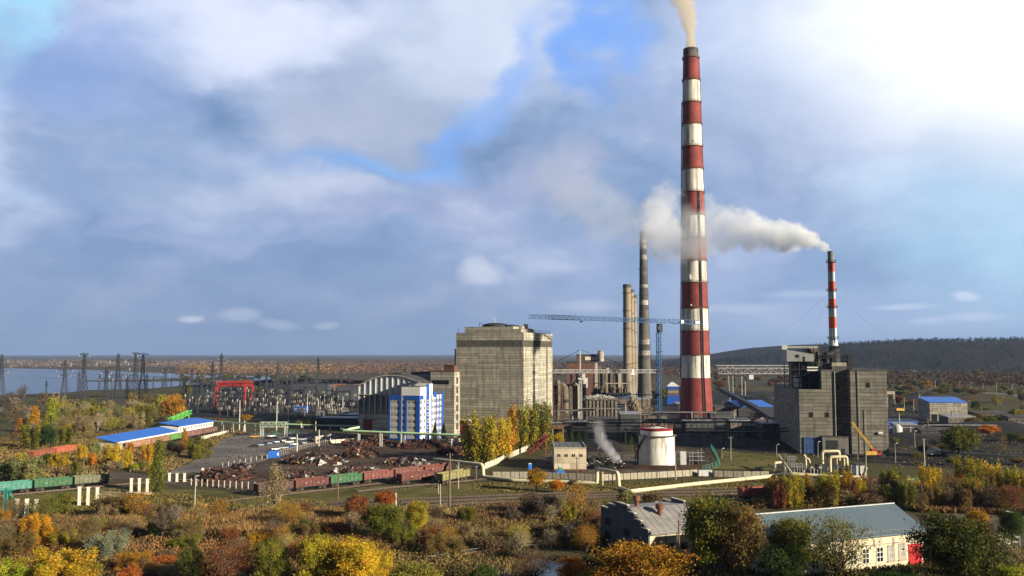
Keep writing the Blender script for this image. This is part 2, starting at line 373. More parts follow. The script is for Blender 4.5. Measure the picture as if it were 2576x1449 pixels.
# the wooded ridge on the right
def crest(X):
    prof = [(200, 0), (480, 8), (700, 24), (860, 45), (1000, 70), (1150, 78), (1500, 84), (2400, 92), (4500, 96)]
    for (a, za), (b2, zb) in zip(prof, prof[1:]):
        if a <= X <= b2: return za + (zb - za) * (X - a) / (b2 - a)
    return 0 if X < 200 else 96
def hill_z(X, Y):
    s = max(0, min(1, (Y - 1750) / 800)); s = s * s * (3 - 2 * s)
    bk = max(0, min(1, (5200 - Y) / 1500))
    return crest(X) * s * bk * (1 + .06 * noise.noise(Vector((X * .004, Y * .004, 1)))) + 1.5 * s * noise.noise(Vector((X * .012, Y * .012, 5)))
mb = MB(); nx, ny = 90, 50
for j in range(ny + 1):
    for i in range(nx + 1):
        X = 150 + 4350 * (i / nx) ** 1.3; Y = 1700 + 3600 * (j / ny) ** 1.4; mb.v.append((X, Y, hill_z(X, Y) - .3 if 0 < i < nx and 0 < j < ny else -.5))
for j in range(ny):
    for i in range(nx):
        a = j * (nx + 1) + i; mb.f.append((a, a + 1, a + nx + 2, a + nx + 1)); mb.m.append(0)
M_hill = ground_mat('hill_soil', [(.38, (.018, .018, .016)), (.5, (.030, .028, .024)), (.62, (.045, .040, .030))], .004, fine=.05)
tag(mb.build('hill', M_hill, smooth=True), kind='structure')
# ---------------------------------------------------------------- materials of the works
C_panel = mat('grey_green_panels', (.385, .365, .30), .9, .2, .35, stain=.7, stain_col=(.155, .145, .11), streak=(.5, .5, .05), panel=(13.2, 1.45, .40))
C_panel2 = mat('brown_grey_panels', (.20, .192, .165), .9, .20, .3, stain=.55, stain_col=(.085, .075, .062), streak=(.5, .5, .05), panel=(6.0, 1.6, .55))
C_conc = mat('stained_concrete', (.38, .345, .285), .9, .2, .25, stain=.5, stain_col=(.14, .12, .09))
C_conc_d = mat('sooty_concrete', (.15, .13, .105), .95, .35, .3, stain=.7, stain_col=(.035, .03, .026))
C_pale = mat('pale_concrete', (.60, .56, .47), .9, .12, .5, stain=.35, stain_col=(.30, .27, .21))
C_dark = mat('dark_steel', (.030, .033, .038), .7, .3, .5, metal=.2)
C_steel = mat('grey_steel', (.26, .27, .28), .6, .2, .6, metal=.3, stain=.3)
C_rust = mat('rusty_steel', (.16, .085, .050), .85, .35, .5, stain=.5, stain_col=(.05, .028, .02))
C_brown = mat('brown_duct', (.20, .155, .105), .85, .35, .35, stain=.7, stain_col=(.045, .036, .03), streak=(.6, .6, .08))
C_black = mat('void_black', (.008, .009, .011), .9, .2, .5)
C_glass = mat('dark_glass', (.012, .016, .020), .12, .2, .5, spec=.5)
C_glassb = mat('bluish_glass', (.05, .075, .10), .15, .2, .5, spec=.5)
C_white = mat('white_paint', (.74, .74, .72), .7, .07, .3, stain=.10, stain_col=(.45, .43, .40))
C_offw = mat('grey_white_panel', (.47, .48, .47), .75, .06, .4)
C_blue = mat('blue_cladding', (.018, .085, .40), .5, .12, .3)
C_bluer = mat('blue_roof_sheet', (.022, .135, .56), .5, .10, .15)
C_red = mat('red_door_paint', (.26, .022, .028), .55, .2, .6, stain=.2, stain_col=(.10, .01, .01))
C_brick = mat('red_brick', (.135, .068, .052), .9, .2, .4, stain=.4)
C_clad = mat('blue_grey_cladding', (.56, .585, .60), .7, .10, .35, stain=.25, stain_col=(.17, .17, .17))
C_roof = mat('bitumen_roof', (.060, .060, .062), .9, .3, .2)
C_cream = mat('cream_plaster', (.62, .54, .40), .9, .14, .35, stain=.55, stain_col=(.27, .22, .16), streak=(.7, .7, .10))
C_teal = mat('teal_paint', (.04, .26, .22), .6, .25, .6, stain=.3)
C_yel = mat('yellow_paint', (.55, .33, .04), .6, .2, .5, stain=.3)
C_green = mat('pale_green_paint', (.42, .62, .38), .55, .12, .3, stain=.15)
def xy(p): return Vector((p[0], p[1], 0))
def wmesh(name, w, h, nx=2, ny=1, fr=.12, d=.12, m=(None, None)):
    # a window in its own plane: x to the right, z up, frame stands d proud; origin at the lower left
    mb = MB(); mb.face([(0, 0, 0), (w, 0, 0), (w, 0, h), (0, 0, h)], 1)
    for a in [k * w / nx for k in range(nx + 1)]: mb.box(a - fr / 2, a + fr / 2, -d, 0.02, -fr / 2, h + fr / 2, 0)
    for k in range(ny + 1): mb.box(0, w, -d * .9, 0.015, k * h / ny - fr / 2, k * h / ny + fr / 2, 0)
    return mb.mesh(name, [m[0] or C_white, m[1] or C_glass])
def put(me, name, parent, loc, rz=0.0):
    o = link(name, me, parent); o.location = loc; o.rotation_euler = (0, 0, rz); return o

# ---------------------------------------------------------------- boiler house
def boiler_house():
    Bc = Vector((6.4, 490)); rz = radians(-20); ax = Vector((cos(rz), sin(rz))); L, D = 40.7, 53.0; A = Bc - ax * L
    r = root('boiler_house', 'huge windowless grey concrete boiler house behind the yellow poplars', 'power station building', (A.x, A.y, 0), rz)
    mb = MB().box(0, L, 0, D, 0, 48.6); mb.box(0, L, 0, D, 52.2, 56.6); mb.build('wall', C_panel, r)
    m = MB(); m.box(.25, L - .25, .25, D - .25, 48.6, 52.2)
    for k in range(66): m.box(.3 + k * .61, .42 + k * .61, .05, .25, 48.6, 52.2)
    for k in range(82): m.box(L - .25, L - .05, .5 + k * .64, .62 + k * .64, 48.6, 52.2)
    m.build('louvre_band', mat('band_grey', (.19, .18, .155), .9, .25, .6, stain=.5), r)
    p = MB(); p.box(5.5, L - 6, .0, 14, 56.603, 59.9); p.box(L - 6, L - 1.5, .02, 8, 56.603, 58.6); p.box(3, 16, 18, 40, 56.603, 58.4); p.box(L - 12, L - 4, 16, 30, 56.603, 59.0); p.build('parapet', C_panel, r)
    MB().box(.5, L - .5, 14.1, D - .5, 56.603, 56.75).build('roof', C_roof, r)
    v = MB(); v.lathe([(7.4, 59.905), (7.4, 60.9), (6.6, 61.6), (4, 62.1), (.2, 62.3)], 26, 21, 8); v.lathe([(5, 59.905), (4.6, 60.8), (.2, 61.3)], 20, 30, 9)
    v.build('roof_dome', C_dark, r, True)
    rl = MB()
    for a in (13.2, 14.6): rl.bar((a, 3, 59.9), (a, 3, 62.4), .16)
    rl.bar((13.2, 3, 62.3), (14.6, 3, 62.3), .16); rl.build('roof_frame', C_dark, r); rl = MB(); rl.bar((1.2, 1, 56.6), (1.2, 1, 59.4), .14); rl.build('antenna', C_dark, r); rl = MB()
    for k in range(9): rl.bar((L - .6, 6 + k * 5.4, 56.6), (L - .6, 6 + k * 5.4, 58 + (k % 3) * .5), .16)
    for k in range(4): rl.bar((L - .6, 6, 56.9 + k * .5), (L - .6, 49, 56.9 + k * .5), .07)
    rl.build('roof_railing', C_dark, r)
    h = MB()
    for (x0, x1, y0, y1, z0, z1) in ((L - 10, L - 6.5, 31, 36, 56.76, 59.6), (L - 8, L - 4, 9, 13, 59.01, 60.4), (22, 27, 30, 35, 56.76, 59.2)): MB().box(x0, x1, y0, y1, z0, z1).build('roof_hut', C_conc, r)
    h.lathe([(1.2, 58.9), (1.5, 61.4), (.9, 62)], 12, L - 7, 24); h.build('roof_cowl', C_conc, r)
    d = MB().box(2.0, 7.6, -.18, -.003, 0, 7.2); d.bar((4.8, -.22, 0), (4.8, -.22, 7.2), .1); d.build('door', C_red, r)
    c = MB(); c.box(1.2, 10.0, -3.0, -.01, 7.6, 8.1); c.bar((1.6, -2.7, 0), (1.6, -2.7, 7.6), .3); c.bar((9.6, -2.7, 0), (9.6, -2.7, 7.6), .3); c.build('porch', C_pale, r)
    t = MB().box(-3.4, -.01, 6, 13, 0, 47.6); t.build('side_shaft', mat('slate_cladding', (.045, .06, .085), .6, .15, .4), r)
    q = MB()
    q.tube((L + .4, 41, 2), (L + .4, 41, 50), .25, n=8)
    q.bar((L + .9, 26, 12), (L + .9, 26.3, 56), .12); q.build('downpipe', C_conc_d, r)
    return r
boiler_house()

# ---------------------------------------------------------------- stair tower
def stair_tower():
    rz = radians(-20); Bc = Vector((-31, 480)); L, D, H = 14.2, 7.6, 35.1; A = Bc - Vector((cos(rz), sin(rz))) * L
    r = root('stair_tower', 'narrow concrete stair tower with a red brick hut on its flat roof', 'tower', (A.x, A.y, 0), rz)
    MB().box(0, L, 0, D, 0, H).build('wall', C_panel, r)
    MB().box(-.12, L + .12, -.12, D + .12, H + .003, H + .5).build('cornice', C_rust, r)
    b = MB().box(L - 6.4, L - .6, .8, D - .8, H + .51, H + 3.3).build('brick_hut', C_brick, r)
    MB().box(L - 6.7, L - .3, .5, D - .5, H + 3.303, H + 3.55).build('hut_roof', C_roof, b)
    s = MB(); s.box(1.0, L - 3.2, -.05, -.003, H - 6.8, H - 4.6)
    for k in range(9): s.box(1 + k * 1.2, 1.12 + k * 1.2, -.09, -.051, H - 6.8, H - 4.6)
    s.build('slot_window', C_glass, r)
    me = wmesh('stair_window', 2.0, 3.3, 2, 3, .12, .1, (C_conc_d, C_glass))
    for k in range(6): put(me, 'window', r, (L + .02, 2.6, 4.1 + k * 4.9), pi / 2)
    a = MB(); a.bar((1, 2, H + .5), (1, 2, H + 3), .12); a.bar((2.6, 2, H + .5), (2.6, 2, H + 3), .12); a.bar((1, 2, H + 2.9), (2.6, 2, H + 2.9), .12); a.build('roof_ladder', C_dark, r)
stair_tower()

# ---------------------------------------------------------------- turbine hall
def turbine_hall():
    rz = radians(-20); A = Vector((-88.4, 515)); L, D, E, H = 43.0, 112.0, 26.0, 32.3
    r = root('turbine_hall', 'long hall with an arched gable, tall dark glazing and a red door', 'power station building', (A.x, A.y, 0), rz)
    def arch(x): return E + (H - E) * (1 - ((x - L / 2) / (L / 2)) ** 2)
    n = 24; xs = [L * k / n for k in range(n + 1)]
    MB().box(0, L, 0, D, 0, 10.2).build('wall', mat('hall_panels', (.62, .59, .49), .9, .14, .35, stain=.4, stain_col=(.17, .15, .11), streak=(.4, .4, .05), panel=(6.0, 2.6, .5)), r)
    g = MB(); i = 0
    bot = [(x, .12, 21.6) for x in xs]; top = [(x, .12, arch(x)) for x in xs]
    for k in range(n):
        g.face([bot[k], bot[k + 1], top[k + 1], top[k]]); g.face([(xs[k + 1], D, 10.2), (xs[k], D, 10.2), (xs[k], D, arch(xs[k])), (xs[k + 1], D, arch(xs[k + 1]))])
    g.box(0, .1, .12, D, 10.203, E); g.box(L - .1, L, .12, D, 10.203, E)
    for k in range(13): 
        x = L * k / 12; g.box(x - .22 if k else 0, x + .22 if k < 12 else L, -.32, .1, 21.6, arch(min(max(x, .4), L - .4)) - .25)
    g.build('gable_cladding', C_clad, r)
    rf = MB()
    for k in range(n): rf.hexa([(xs[k], -.6, arch(xs[k])), (xs[k + 1], -.6, arch(xs[k + 1])), (xs[k + 1], D, arch(xs[k + 1])), (xs[k], D, arch(xs[k]))], [(xs[k], -.6, arch(xs[k]) + .7), (xs[k + 1], -.6, arch(xs[k + 1]) + .7), (xs[k + 1], D, arch(xs[k + 1]) + .7), (xs[k], D, arch(xs[k]) + .7)])
    rf.build('roof', [mat('tarred_roof', (.055, .052, .05), .9, .4, .12)], r)
    tr = MB()
    for k in range(n): tr.bar((xs[k], -.66, arch(xs[k]) + .35), (xs[k + 1], -.66, arch(xs[k + 1]) + .35), .12, .7)
    tr.build('roof_edge', mat('edge_flashing', (.42, .40, .36), .7, .3, .5, stain=.5), r)
    rb = MB(); rb.box(L * .40, L * .60, 3, D - 3, H + .72, H + 1.5); rb.build('ridge_vent', C_roof, r)
    me = MB(); W_ = L / 12; me.face([(0, 0, 0), (W_, 0, 0), (W_, 0, 11.3), (0, 0, 11.3)], 1)
    for k in range(4): me.box(k * W_ / 3 - .06, k * W_ / 3 + .06, -.1, .02, 0, 11.3)
    for k in range(12): me.box(0, W_, -.07, .02, k * 1.02 - .03, k * 1.02 + .03, 2)
    me.box(-.26, .26, -.4, .02, 0, 11.3); me = me.mesh('glazing_bay', [mat('mullion_grey', (.70, .70, .67), .7, .1), C_glass, C_dark])
    for k in range(12): put(me, 'window', r, (k * W_, .1, 10.25))
    MB().box(-.2, L + .2, -.5, .09, 21.2, 21.6).build('sill_band', C_conc, r)
    d = MB().box(3.3, 9.0, -.25, -.003, .1, 7.0); 
    for k in range(5): d.box(3.3 + k * 1.42 - .05, 3.3 + k * 1.42 + .05, -.3, -.251, .1, 7)
    d = d.build('door', C_red, r); MB().box(2.6, 11.5, -.5, -.003, 7.1, 7.5).build('door_rail', C_conc_d, d)
    MB().box(12.6, 13.4, -.05, -.003, 6.9, 7.7).build('vent', C_black, r)
turbine_hall()

# ---------------------------------------------------------------- office block
def office_block():
    rz = radians(-20); Bc = Vector((-45.8, 440)); L, D, H = 16.7, 28.7, 24.2; A = Bc - Vector((cos(rz), sin(rz))) * L
    r = root('office_block', 'blue and white seven storey office block in front of the arched hall', 'office building', (A.x, A.y, 0), rz)
    MB().box(.06, L - .06, .06, D - .06, 0, H - .4).build('wall', C_white, r)
    sp = MB(); fl = 3.15; z0 = 3.9
    for k in range(7):
        for (x0, x1) in ((.95, 5.9), (7.1, 8.95), (10.1, 15.3)): sp.box(x0, x1, -.10, .055, z0 + k * fl - 1.15, z0 + k * fl + .35)
    sp.build('spandrel', C_offw, r)
    b = MB()
    for (x0, x1, zt) in ((0, .95, H), (5.9, 7.1, H), (8.95, 10.1, H), (15.3, L, H)): b.box(x0, x1, -.28, .05, 2.4, zt)
    b.box(.95, 5.9, -.28, .05, H - 2.1, H); b.box(10.1, 15.3, -.28, .05, H - 2.1, H); b.box(.95, 5.9, -.28, .05, 2.4, 3.0); b.box(10.1, 15.3, -.28, .05, 2.4, 3.0); b.box(7.1, 8.95, -.24, .05, 2.4, 3.0)
    b.box(L - .05, L + .28, -.28, .9, 2.4, H); b.box(L - .05, L + .28, .9, 4.6, H - 2.0, H); b.box(L - .05, L + .3, 8.2, 11.2, 0, 29.6); b.box(L - .05, L + .26, 13.6, 14.1, 0, H)
    b.box(L - .05, L + .26, 16.6, 20.2, H - 1.4, H + 1.2); b.box(L - .05, L + .26, 19.3, 20.2, 0, H - 1.4); b.box(L - .05, L + .26, 23.0, 23.8, 0, H - .4); b.box(L - .05, L + .27, 26.4, D, 0, H + 1.4); b.box(L - .05, L + .26, 0, D, .2, 1.0)
    b.build('blue_cladding', C_blue, r)
    wf = wmesh('office_window', 4.6, 1.6, 6, 1, .16, .08); wn = wmesh('stairwell_window', 1.6, 1.6, 3, 1, .12, .08); ws = wmesh('side_window', 1.5, 1.7, 2, 1, .14, .08, (C_offw, C_glassb)); wst = wmesh('glazed_stair', 1.9, 1.5, 1, 1, .2, .1, (C_white, C_glassb))
    for k in range(6):
        z = z0 + .4 + k * fl
        put(wf, 'window', r, (1.12, .04, z)); put(wf, 'window', r, (10.35, .04, z)); put(wn, 'window', r, (7.2, .04, z))
        for y in (1.6, 5.6, 15.2, 17.4, 21.0, 24.5): put(ws, 'window', r, (L - .04, y, z), pi / 2)
        put(wst, 'window', r, (L + .31, 8.7, z), pi / 2)
    g = MB(); g.box(.3, L - .3, -.06, .05, .1, 2.4, 0)
    g = g.build('ground_floor_glazing', C_glassb, r)
    pt = MB()
    for k in range(9): pt = MB(); pt.box(.25 + k * 2, .45 + k * 2, -.16, -.062, 0, 2.4); pt.build('mullion', C_steel, g)
    u = MB(); u.box(6.4, L - .02, 1.2, 12, H - .39, 28.3); u.box(9, L - .1, 12.01, 15.8, H - .39, 29.6); u.build('upper_storey', C_white, r)
    MB().box(6.9, L - .5, 1.7, 12.2, 28.303, 28.45).build('roof', C_roof, r)
    MB().box(.3, L - .3, .3, D - .3, H - .38, H - .2).build('flat_roof', C_roof, r)
office_block()

# ---------------------------------------------------------------- coal bunker building on the right
def bunker_house():
    rz = radians(-9); 
    r = root('bunker_house', 'dark stepped concrete boiler building under the slim orange and white chimney', 'power station building', (130.2, 405, 0), rz)
    w_ = MB(); w_.box(0, 9.99, 0, 85, 0, 28.7); w_.box(10, 15.8, 0, 46, 0, 37.4); w_.box(22.3, 37.9, -.6, 55, 0, 37.3); w_.build('wall', C_panel2, r)
    MB().box(15.81, 22.29, 6.0, 40, 0, 39.2).build('shaft_wall', mat('shaft_panels', (.12, .125, .12), .9, .2, .3, stain=.4, panel=(6.5, 1.6, .4)), r)
    MB().box(15.85, 22.25, 5.9, 9, 39.2, 40.8).build('shaft_parapet', C_conc, r)
    p = MB(); p.box(.3, 9.7, 26, 84, 28.703, 28.9); p.box(22.2, 38.0, -.7, 55, 37.303, 37.75); p.box(10.1, 15.7, .2, 45, 37.403, 37.6); p.build('roof', C_roof, r)
    v = MB(); v.box(-.5, 9.7, 6, 25.5, 28.71, 41.0); v.build('steel_gallery', C_black, r)
    fr = MB()
    for x in (-2.8, 1.2, 5.2, 9.2):
        for y in (4.6, 5.9): fr.bar((x, y, 28.7), (x, y, 41.3), .35)
    for z in (31.5, 34.6, 37.7, 40.9): fr.bar((-2.8, 4.6, z), (9.9, 4.6, z), .3)
    for k in range(4): fr.bar((-2.8 + 4 * k, 4.6, 31.5), (1.2 + 4 * k if k < 3 else 9.9, 4.6, 37.7), .18)
    fr.bar((-2.8, 4.6, 28.7), (-2.8, 24, 28.7), .35); fr.bar((-2.8, 24, 28.7), (-2.8, 24, 41), .35)
    fr.build('steel_frame', C_dark, r)
    MB().box(-1.2, 2.0, 4.9, 5.9, 29.5, 33.6).build('grey_panel', C_clad, r)
    MB().box(4.6, 9.4, 4.2, 4.5, 38.3, 38.9).box(4.6, 9.4, 4.2, 4.5, 37.0, 37.6).build('white_slats', C_white, r)
    h = MB().hexa([(-4.4, 3.5, 41.35), (7.6, 3.5, 41.35), (7.6, 18, 41.35), (-4.4, 18, 41.35)], [(-4.4, 3.5, 46.7), (7.6, 3.5, 44.6), (7.6, 18, 44.6), (-4.4, 18, 46.7)]).build('penthouse', mat('ribbed_sheet', (.27, .29, .30), .6, .08, .4, stain=.2), r)
    wme = wmesh('penthouse_window', 1.6, 1.3, 2, 1, .1, .06, (C_conc_d, C_glass)); put(wme, 'window', h, (-.6, 3.47, 43.1))
    MB().box(2.7, 3.7, 3.40, 3.497, 41.4, 43.5).build('door', C_dark, h)
    j = MB(); j.truss((-5.2, 12, 47.6), (11.5, 16, 47.6), .6, .7, 14, .14); j.bar((-4.2, 12, 46.7), (-4.2, 12, 49), .3); j.box(-5.4, -3.0, 11.5, 12.6, 46.8, 48.9); j.build('hoist_beam', C_offw, r)
    b = MB(); b.box(8, 14.2, 26, 36, 37.61, 48.4); b.box(8.4, 10, 25, 25.9, 44, 47); b.build('roof_block', C_conc_d, r)
    q = MB()
    for x in (11, 14, 17.5, 21.4, 24.6):
        for y in (7, 13, 24):
            q.bar((x, y, 37.5), (x, y, 47.5 if x < 20 else 44.2), .4)
    for z in (40.5, 43, 44.2): q.bar((11, 7, z), (24.6, 7, z), .35); q.bar((11, 13, z), (24.6, 13, z), .35)
    q.lathe([(2.6, 39.5), (3.0, 41), (3.0, 44.6), (1.9, 46.8), (1.9, 48.5)], 14, 19.3, 20); q.tube((11.4, 9, 42.5), (20, 12, 46.6), 1.3, n=12); q.tube((20, 12, 46.6), (19.3, 19, 47.3), 1.3, n=12)
    q.tube((14, 9, 39.3), (14, 9, 45.3), 1.7, n=14); q.box(21.6, 25.2, 8, 14, 37.76, 41.6); q.tube((23.2, 6.6, 40.4), (23.2, 6.6, 44.4), .8, n=10)
    for k in range(6): q.bar((20 + k * .95, 5.9, 40.8), (20 + k * .95, 5.9, 44.6), .14)
    q.bar((20, 5.9, 44.5), (25, 5.9, 44.5), .16); q.bar((20, 5.9, 42.8), (25, 5.9, 42.8), .16)
    q.build('duct_stack', C_dark, r)
    pr = MB()
    for k in range(30): pr.bar((22.3 + k * .53, -.5, 37.75), (22.3 + k * .53, -.5, 38.2), .06)
    pr.bar((22.3, -.5, 38.17), (37.7, -.5, 38.17), .06); pr.build('roof_railing', C_dark, r)
    wn = wmesh('square_opening', 1.9, 2.3, 1, 1, .2, .05, (C_conc_d, C_black))
    for (x, z) in ((4.1, 16.2), (9.5 - 1.9, 16.2), (11.0, 16.2)): 
        if x != 7.6: put(wn, 'window', r, (x, -.02, z))
    put(wn, 'window', r, (28.8, -.62, 29.6)); put(wn, 'window', r, (17.0, 5.98, 28.4))
    MB().box(33.5, 35.4, -1.3, -.61, 9.2, 10.1).build('wall_unit', C_white, r)
    d = MB().box(1.6, 8.6, -.35, -.003, 0, 7.4); 
    d = d.build('glazed_gate', mat('blue_gate', (.06, .10, .18), .4, .2, .5), r)
    gm = MB()
    for k in range(6): gm.box(1.6 + k * 1.36, 1.75 + k * 1.36, -.42, -.351, 0, 7.4)
    for k in range(4): gm.box(1.6, 8.6, -.41, -.352, 1.8 * k + .6, 1.8 * k + .72)
    gm.build('gate_bars', C_blue, d)
    an = MB().box(9.4, 20.6, -1.8, -.01, 0, 7.6); an = an.build('annex', mat('annex_grey', (.17, .17, .16), .9, .15, .4, stain=.4), r)
    MB().box(9.2, 20.8, -2.0, -.0, 7.61, 7.95).build('annex_roof', C_roof, an)
    MB().box(11, 16, -1.9, -1.803, 0, 6.2).box(17.6, 19.0, -1.9, -1.803, 0, 2.6).build('door', C_dark, an)
    MB().box(17.2, 18.2, 5.7, 5.99, 0, 3.4).build('white_door', C_offw, r)
    dp = MB(); dp.tube((15.6, -.3, 0), (15.6, -.3, 37), .22, n=8); dp.tube((25.6, -.9, 0), (25.6, -.9, 37), .16, n=8); dp.tube((28.2, -.9, 0), (28.2, -.9, 20), .12, n=8); dp.build('downpipe', C_steel, r)
bunker_house()
# ---------------------------------------------------------------- chimneys
def depth(Y, z): return Y * cos(PITCH) + (z - CAMZ) * sin(PITCH)
def ring(mb, r, z, t=.35, w=.9, n=28):
    mb.lathe([(r, z), (r + w, z + .05), (r + w, z + t), (r, z + t)], n, cap=False)
def rail(mb, r, z, h=1.1, n=20):
    for k in range(n):
        a, b2 = 2 * pi * k / n, 2 * pi * (k + 1) / n; p, q = (r * cos(a), r * sin(a)), (r * cos(b2), r * sin(b2))
        mb.bar((*p, z), (*p, z + h), .1); mb.bar((*p, z + h), (*q, z + h), .1); mb.bar((*p, z + h * .5), (*q, z + h * .5), .07)
S_red = mat('chimney_red', (.20, .040, .036), .75, .22, .15, stain=.35, stain_col=(.085, .022, .018), streak=(.5, .5, .03))
S_white = mat('chimney_white', (.66, .65, .60), .8, .16, .12, stain=.85, stain_col=(.17, .15, .12), streak=(.55, .55, .03))
S_soot = mat('chimney_soot', (.11, .105, .10), .9, .4, .2, stain=.5, streak=(.5, .5, .04))
S_conc = mat('old_chimney_concrete', (.27, .225, .165), .9, .2, .10, stain=.6, stain_col=(.13, .105, .08), streak=(.4, .4, .02))
S_cdark = mat('chimney_dark_band', (.075, .072, .072), .9, .25, .15, stain=.4)
S_cpale = mat('chimney_pale_band', (.34, .32, .29), .9, .4, .4, stain=.7, stain_col=(.12, .11, .10))
def main_stack():
    Y = 594.0; X = XA(1749, Y); base = Vector((X, Y, 0))
    r = root('striped_chimney', 'tallest chimney, thick and striped deep red and white, trailing yellowish smoke from its top', 'chimney', base)
    ys = [1058, 1020, 990, 950, 893, 833, 776, 712, 657, 600, 543, 485, 427, 371, 315, 260, 204, 148, 124]
    ws = [83, 80, 77, 72.5, 70, 68, 65, 62, 60, 58, 56, 54, 51.5, 49, 47, 44.5, 42, 38.5, 35.5]
    z = [max(0, P(1749, y, Y).z) for y in ys]; z[0] = 0
    rad = [w_ / 2 * depth(Y, zz) / F for w_, zz in zip(ws, z)]
    ms = [0, 0, 0, 1, 0, 1, 0, 1, 0, 1, 0, 1, 0, 1, 0, 1, 0, 2]
    mb = MB(); mb.lathe(list(zip(rad, z)), 56, ms=ms, cap=False); mb.lathe([(rad[-1], z[-1]), (rad[-1] - .8, z[-1]), (rad[-1] - .9, z[-1] - 12)], 56, m=2, cap=False)
    mb.build('shaft', [S_red, S_white, S_soot], r, True)
    for k in range(4, len(z) - 1):
        p = MB(); ring(p, rad[k] - .05, z[k] - .2, .4, .7, 40); rail(p, rad[k] + .68, z[k] + .2, 1.1, 26); p.build('platform', C_rust, r)
    tp = MB(); ring(tp, rad[-1] - .05, z[-1] - .8, .9, .25, 40)
    for k in range(28): a = 2 * pi * k / 28; rr = rad[-1] + .12; tp.bar((rr * cos(a), rr * sin(a), z[-2] + .5), (rr * cos(a), rr * sin(a), z[-1] - .8), .25)
    tp.build('rim', S_soot, r)
    def up(ang, off, z0, z1, w_, name, m_):
        mb2 = MB()
        for k in range(len(z) - 1):
            if z[k + 1] <= z0 or z[k] >= z1: continue
            a, b2 = rad[k] + off, rad[k + 1] + off; mb2.bar((a * cos(ang), a * sin(ang), z[k]), (b2 * cos(ang), b2 * sin(ang), z[k + 1]), w_)
        return mb2.build(name, m_, r)
    ca = radians(-90 + 14)
    up(ca, .25, 0, z[11], .45, 'cable', C_dark); up(ca + .10, .25, 0, z[11], .22, 'cable', C_dark); up(ca + .16, .25, 0, z[11], .3, 'cable', C_dark)
    up(radians(176), .5, z[3], z[15], .55, 'ladder', C_rust); up(radians(3), .45, 5, z[17], .35, 'ladder', C_rust)
    dr = MB(); a = radians(-97); dr.box(rad[0] * cos(a) - 2.6, rad[0] * cos(a) + 2.6, -rad[0] - .6, -rad[0] + 1.5, 0, 5); dr.build('flue_door', S_soot, r)
    for bx in ((-.35, .35, -rad[13] - .5, -rad[13] - .05, z[13] + 3, z[13] + 3.7), (-4.3, -3.6, -rad[6] - .1, -rad[6] + 1.2, z[6] + 1.5, z[6] + 2.3), (-4.5, -4.1, -rad[7], -rad[7] + 1.4, z[7] + 2, z[7] + 5)): MB().box(*bx).build('beacon', C_white, r)
    return base, z, rad
ST_base, ST_z, ST_r = main_stack()
def slim_stack():
    X, Y = 152.4, 421.7; zb = 48.6; r = root('slim_chimney', 'slim steel chimney banded orange and white on the dark bunker building, its plume drifting left', 'chimney', (X, Y, 0))
    ys = [868, 853, 825, 797, 775, 752, 733, 708, 684, 661, 632]; ms = [1, 1, 0, 1, 0, 1, 0, 1, 0, 2]
    z = [P(2088, y, Y).z for y in ys]; ws = [25, 19.5, 19, 18.6, 18.2, 17.8, 17.4, 17, 16.6, 16.2, 15.4]; rad = [a / 2 * depth(Y, b2) / F for a, b2 in zip(ws, z)]
    z[0] = zb
    mb = MB(); mb.lathe(list(zip(rad, z)), 28, ms=ms, cap=False); mb.lathe([(rad[-1], z[-1]), (rad[-1] - .3, z[-1]), (rad[-1] - .35, z[-1] - 4)], 28, m=2, cap=False)
    mb.build('shaft', [mat('chimney_orange', (.55, .085, .030), .6, .12, .3, stain=.2), mat('chimney_pale_blue', (.42, .50, .56), .6, .12, .3, stain=.25), mat('sooty_blue_steel', (.13, .16, .19), .7, .4, .4)], r, True)
    for k in (1, 4, 6, 9):
        p = MB(); ring(p, rad[k] - .02, z[k], .2, .75, 20); rail(p, rad[k] + .72, z[k] + .2, 1.0, 12); p.build('platform', C_dark, r)
    ld = MB(); ld.bar((.2, -rad[1] - .25, z[0]), (.2, -rad[9] - .25, z[9]), .2); ld.build('ladder', C_dark, r)
    g = MB()
    for (a, b2) in ((-34, 8), (40, 2), (-16, -6)): g.tube((0, 0, z[6]), (a, b2, 44 if a < 0 else 40), .022, n=3)
    g.build('guy_wire', C_dark, r)
    return Vector((X, Y, z[-1]))
SL_top = slim_stack()
S_tall = mat('grey_stack_concrete', (.115, .108, .095), .9, .22, .10, stain=.6, stain_col=(.08, .07, .06), streak=(.4, .4, .02))
def old_stack(x, Y, ytop, wt, wb, ybase, label, bands, group=None, body=None):
    zt = P(x, ytop, Y).z; X = XA(x, Y); r = root('concrete_chimney', label, 'chimney', (X, Y, 0), group=group)
    rt, rb = wt / 2 * Y / F, wb / 2 * Y / F; n = len(bands); prof = []; ms = []
    fr = lambda t: rb + (rt - rb) * (t ** .7 if t > 0 else 0)
    zz = [0]; 
    for hgt, m_ in bands: zz.append(zz[-1] + hgt); ms.append(m_)
    zz = [q / zz[-1] for q in zz]
    prof = [(fr(t), t * zt) for t in zz]
    mb = MB(); mb.lathe(prof, 30, ms=ms, cap=False); mb.lathe([(rt, zt), (rt - .5, zt), (rt - .6, zt - 8)], 30, m=1, cap=False); mb.build('shaft', [body or S_conc, S_cdark, S_cpale], r, True)
    for k in range(1, 7):
        t = k / 6.5; p = MB(); ring(p, fr(t) - .02, t * zt, .4, .6, 22); rail(p, fr(t) + .58, t * zt + .4, 1.0, 12); p.build('platform', C_conc_d, r)
    cap = MB(); ring(cap, rt - .05, zt - 3, 3.2, .3, 24); cap.build('rim', S_cdark, r)
    ld = MB(); ld.bar((rb + .3, 0, 3), (fr(.5) + .3, 0, zt * .5), .3); ld.bar((fr(.5) + .3, 0, zt * .5), (rt + .3, 0, zt), .3); ld.build('ladder', C_dark, r)
    return r
plain = [(1, 0)] * 8
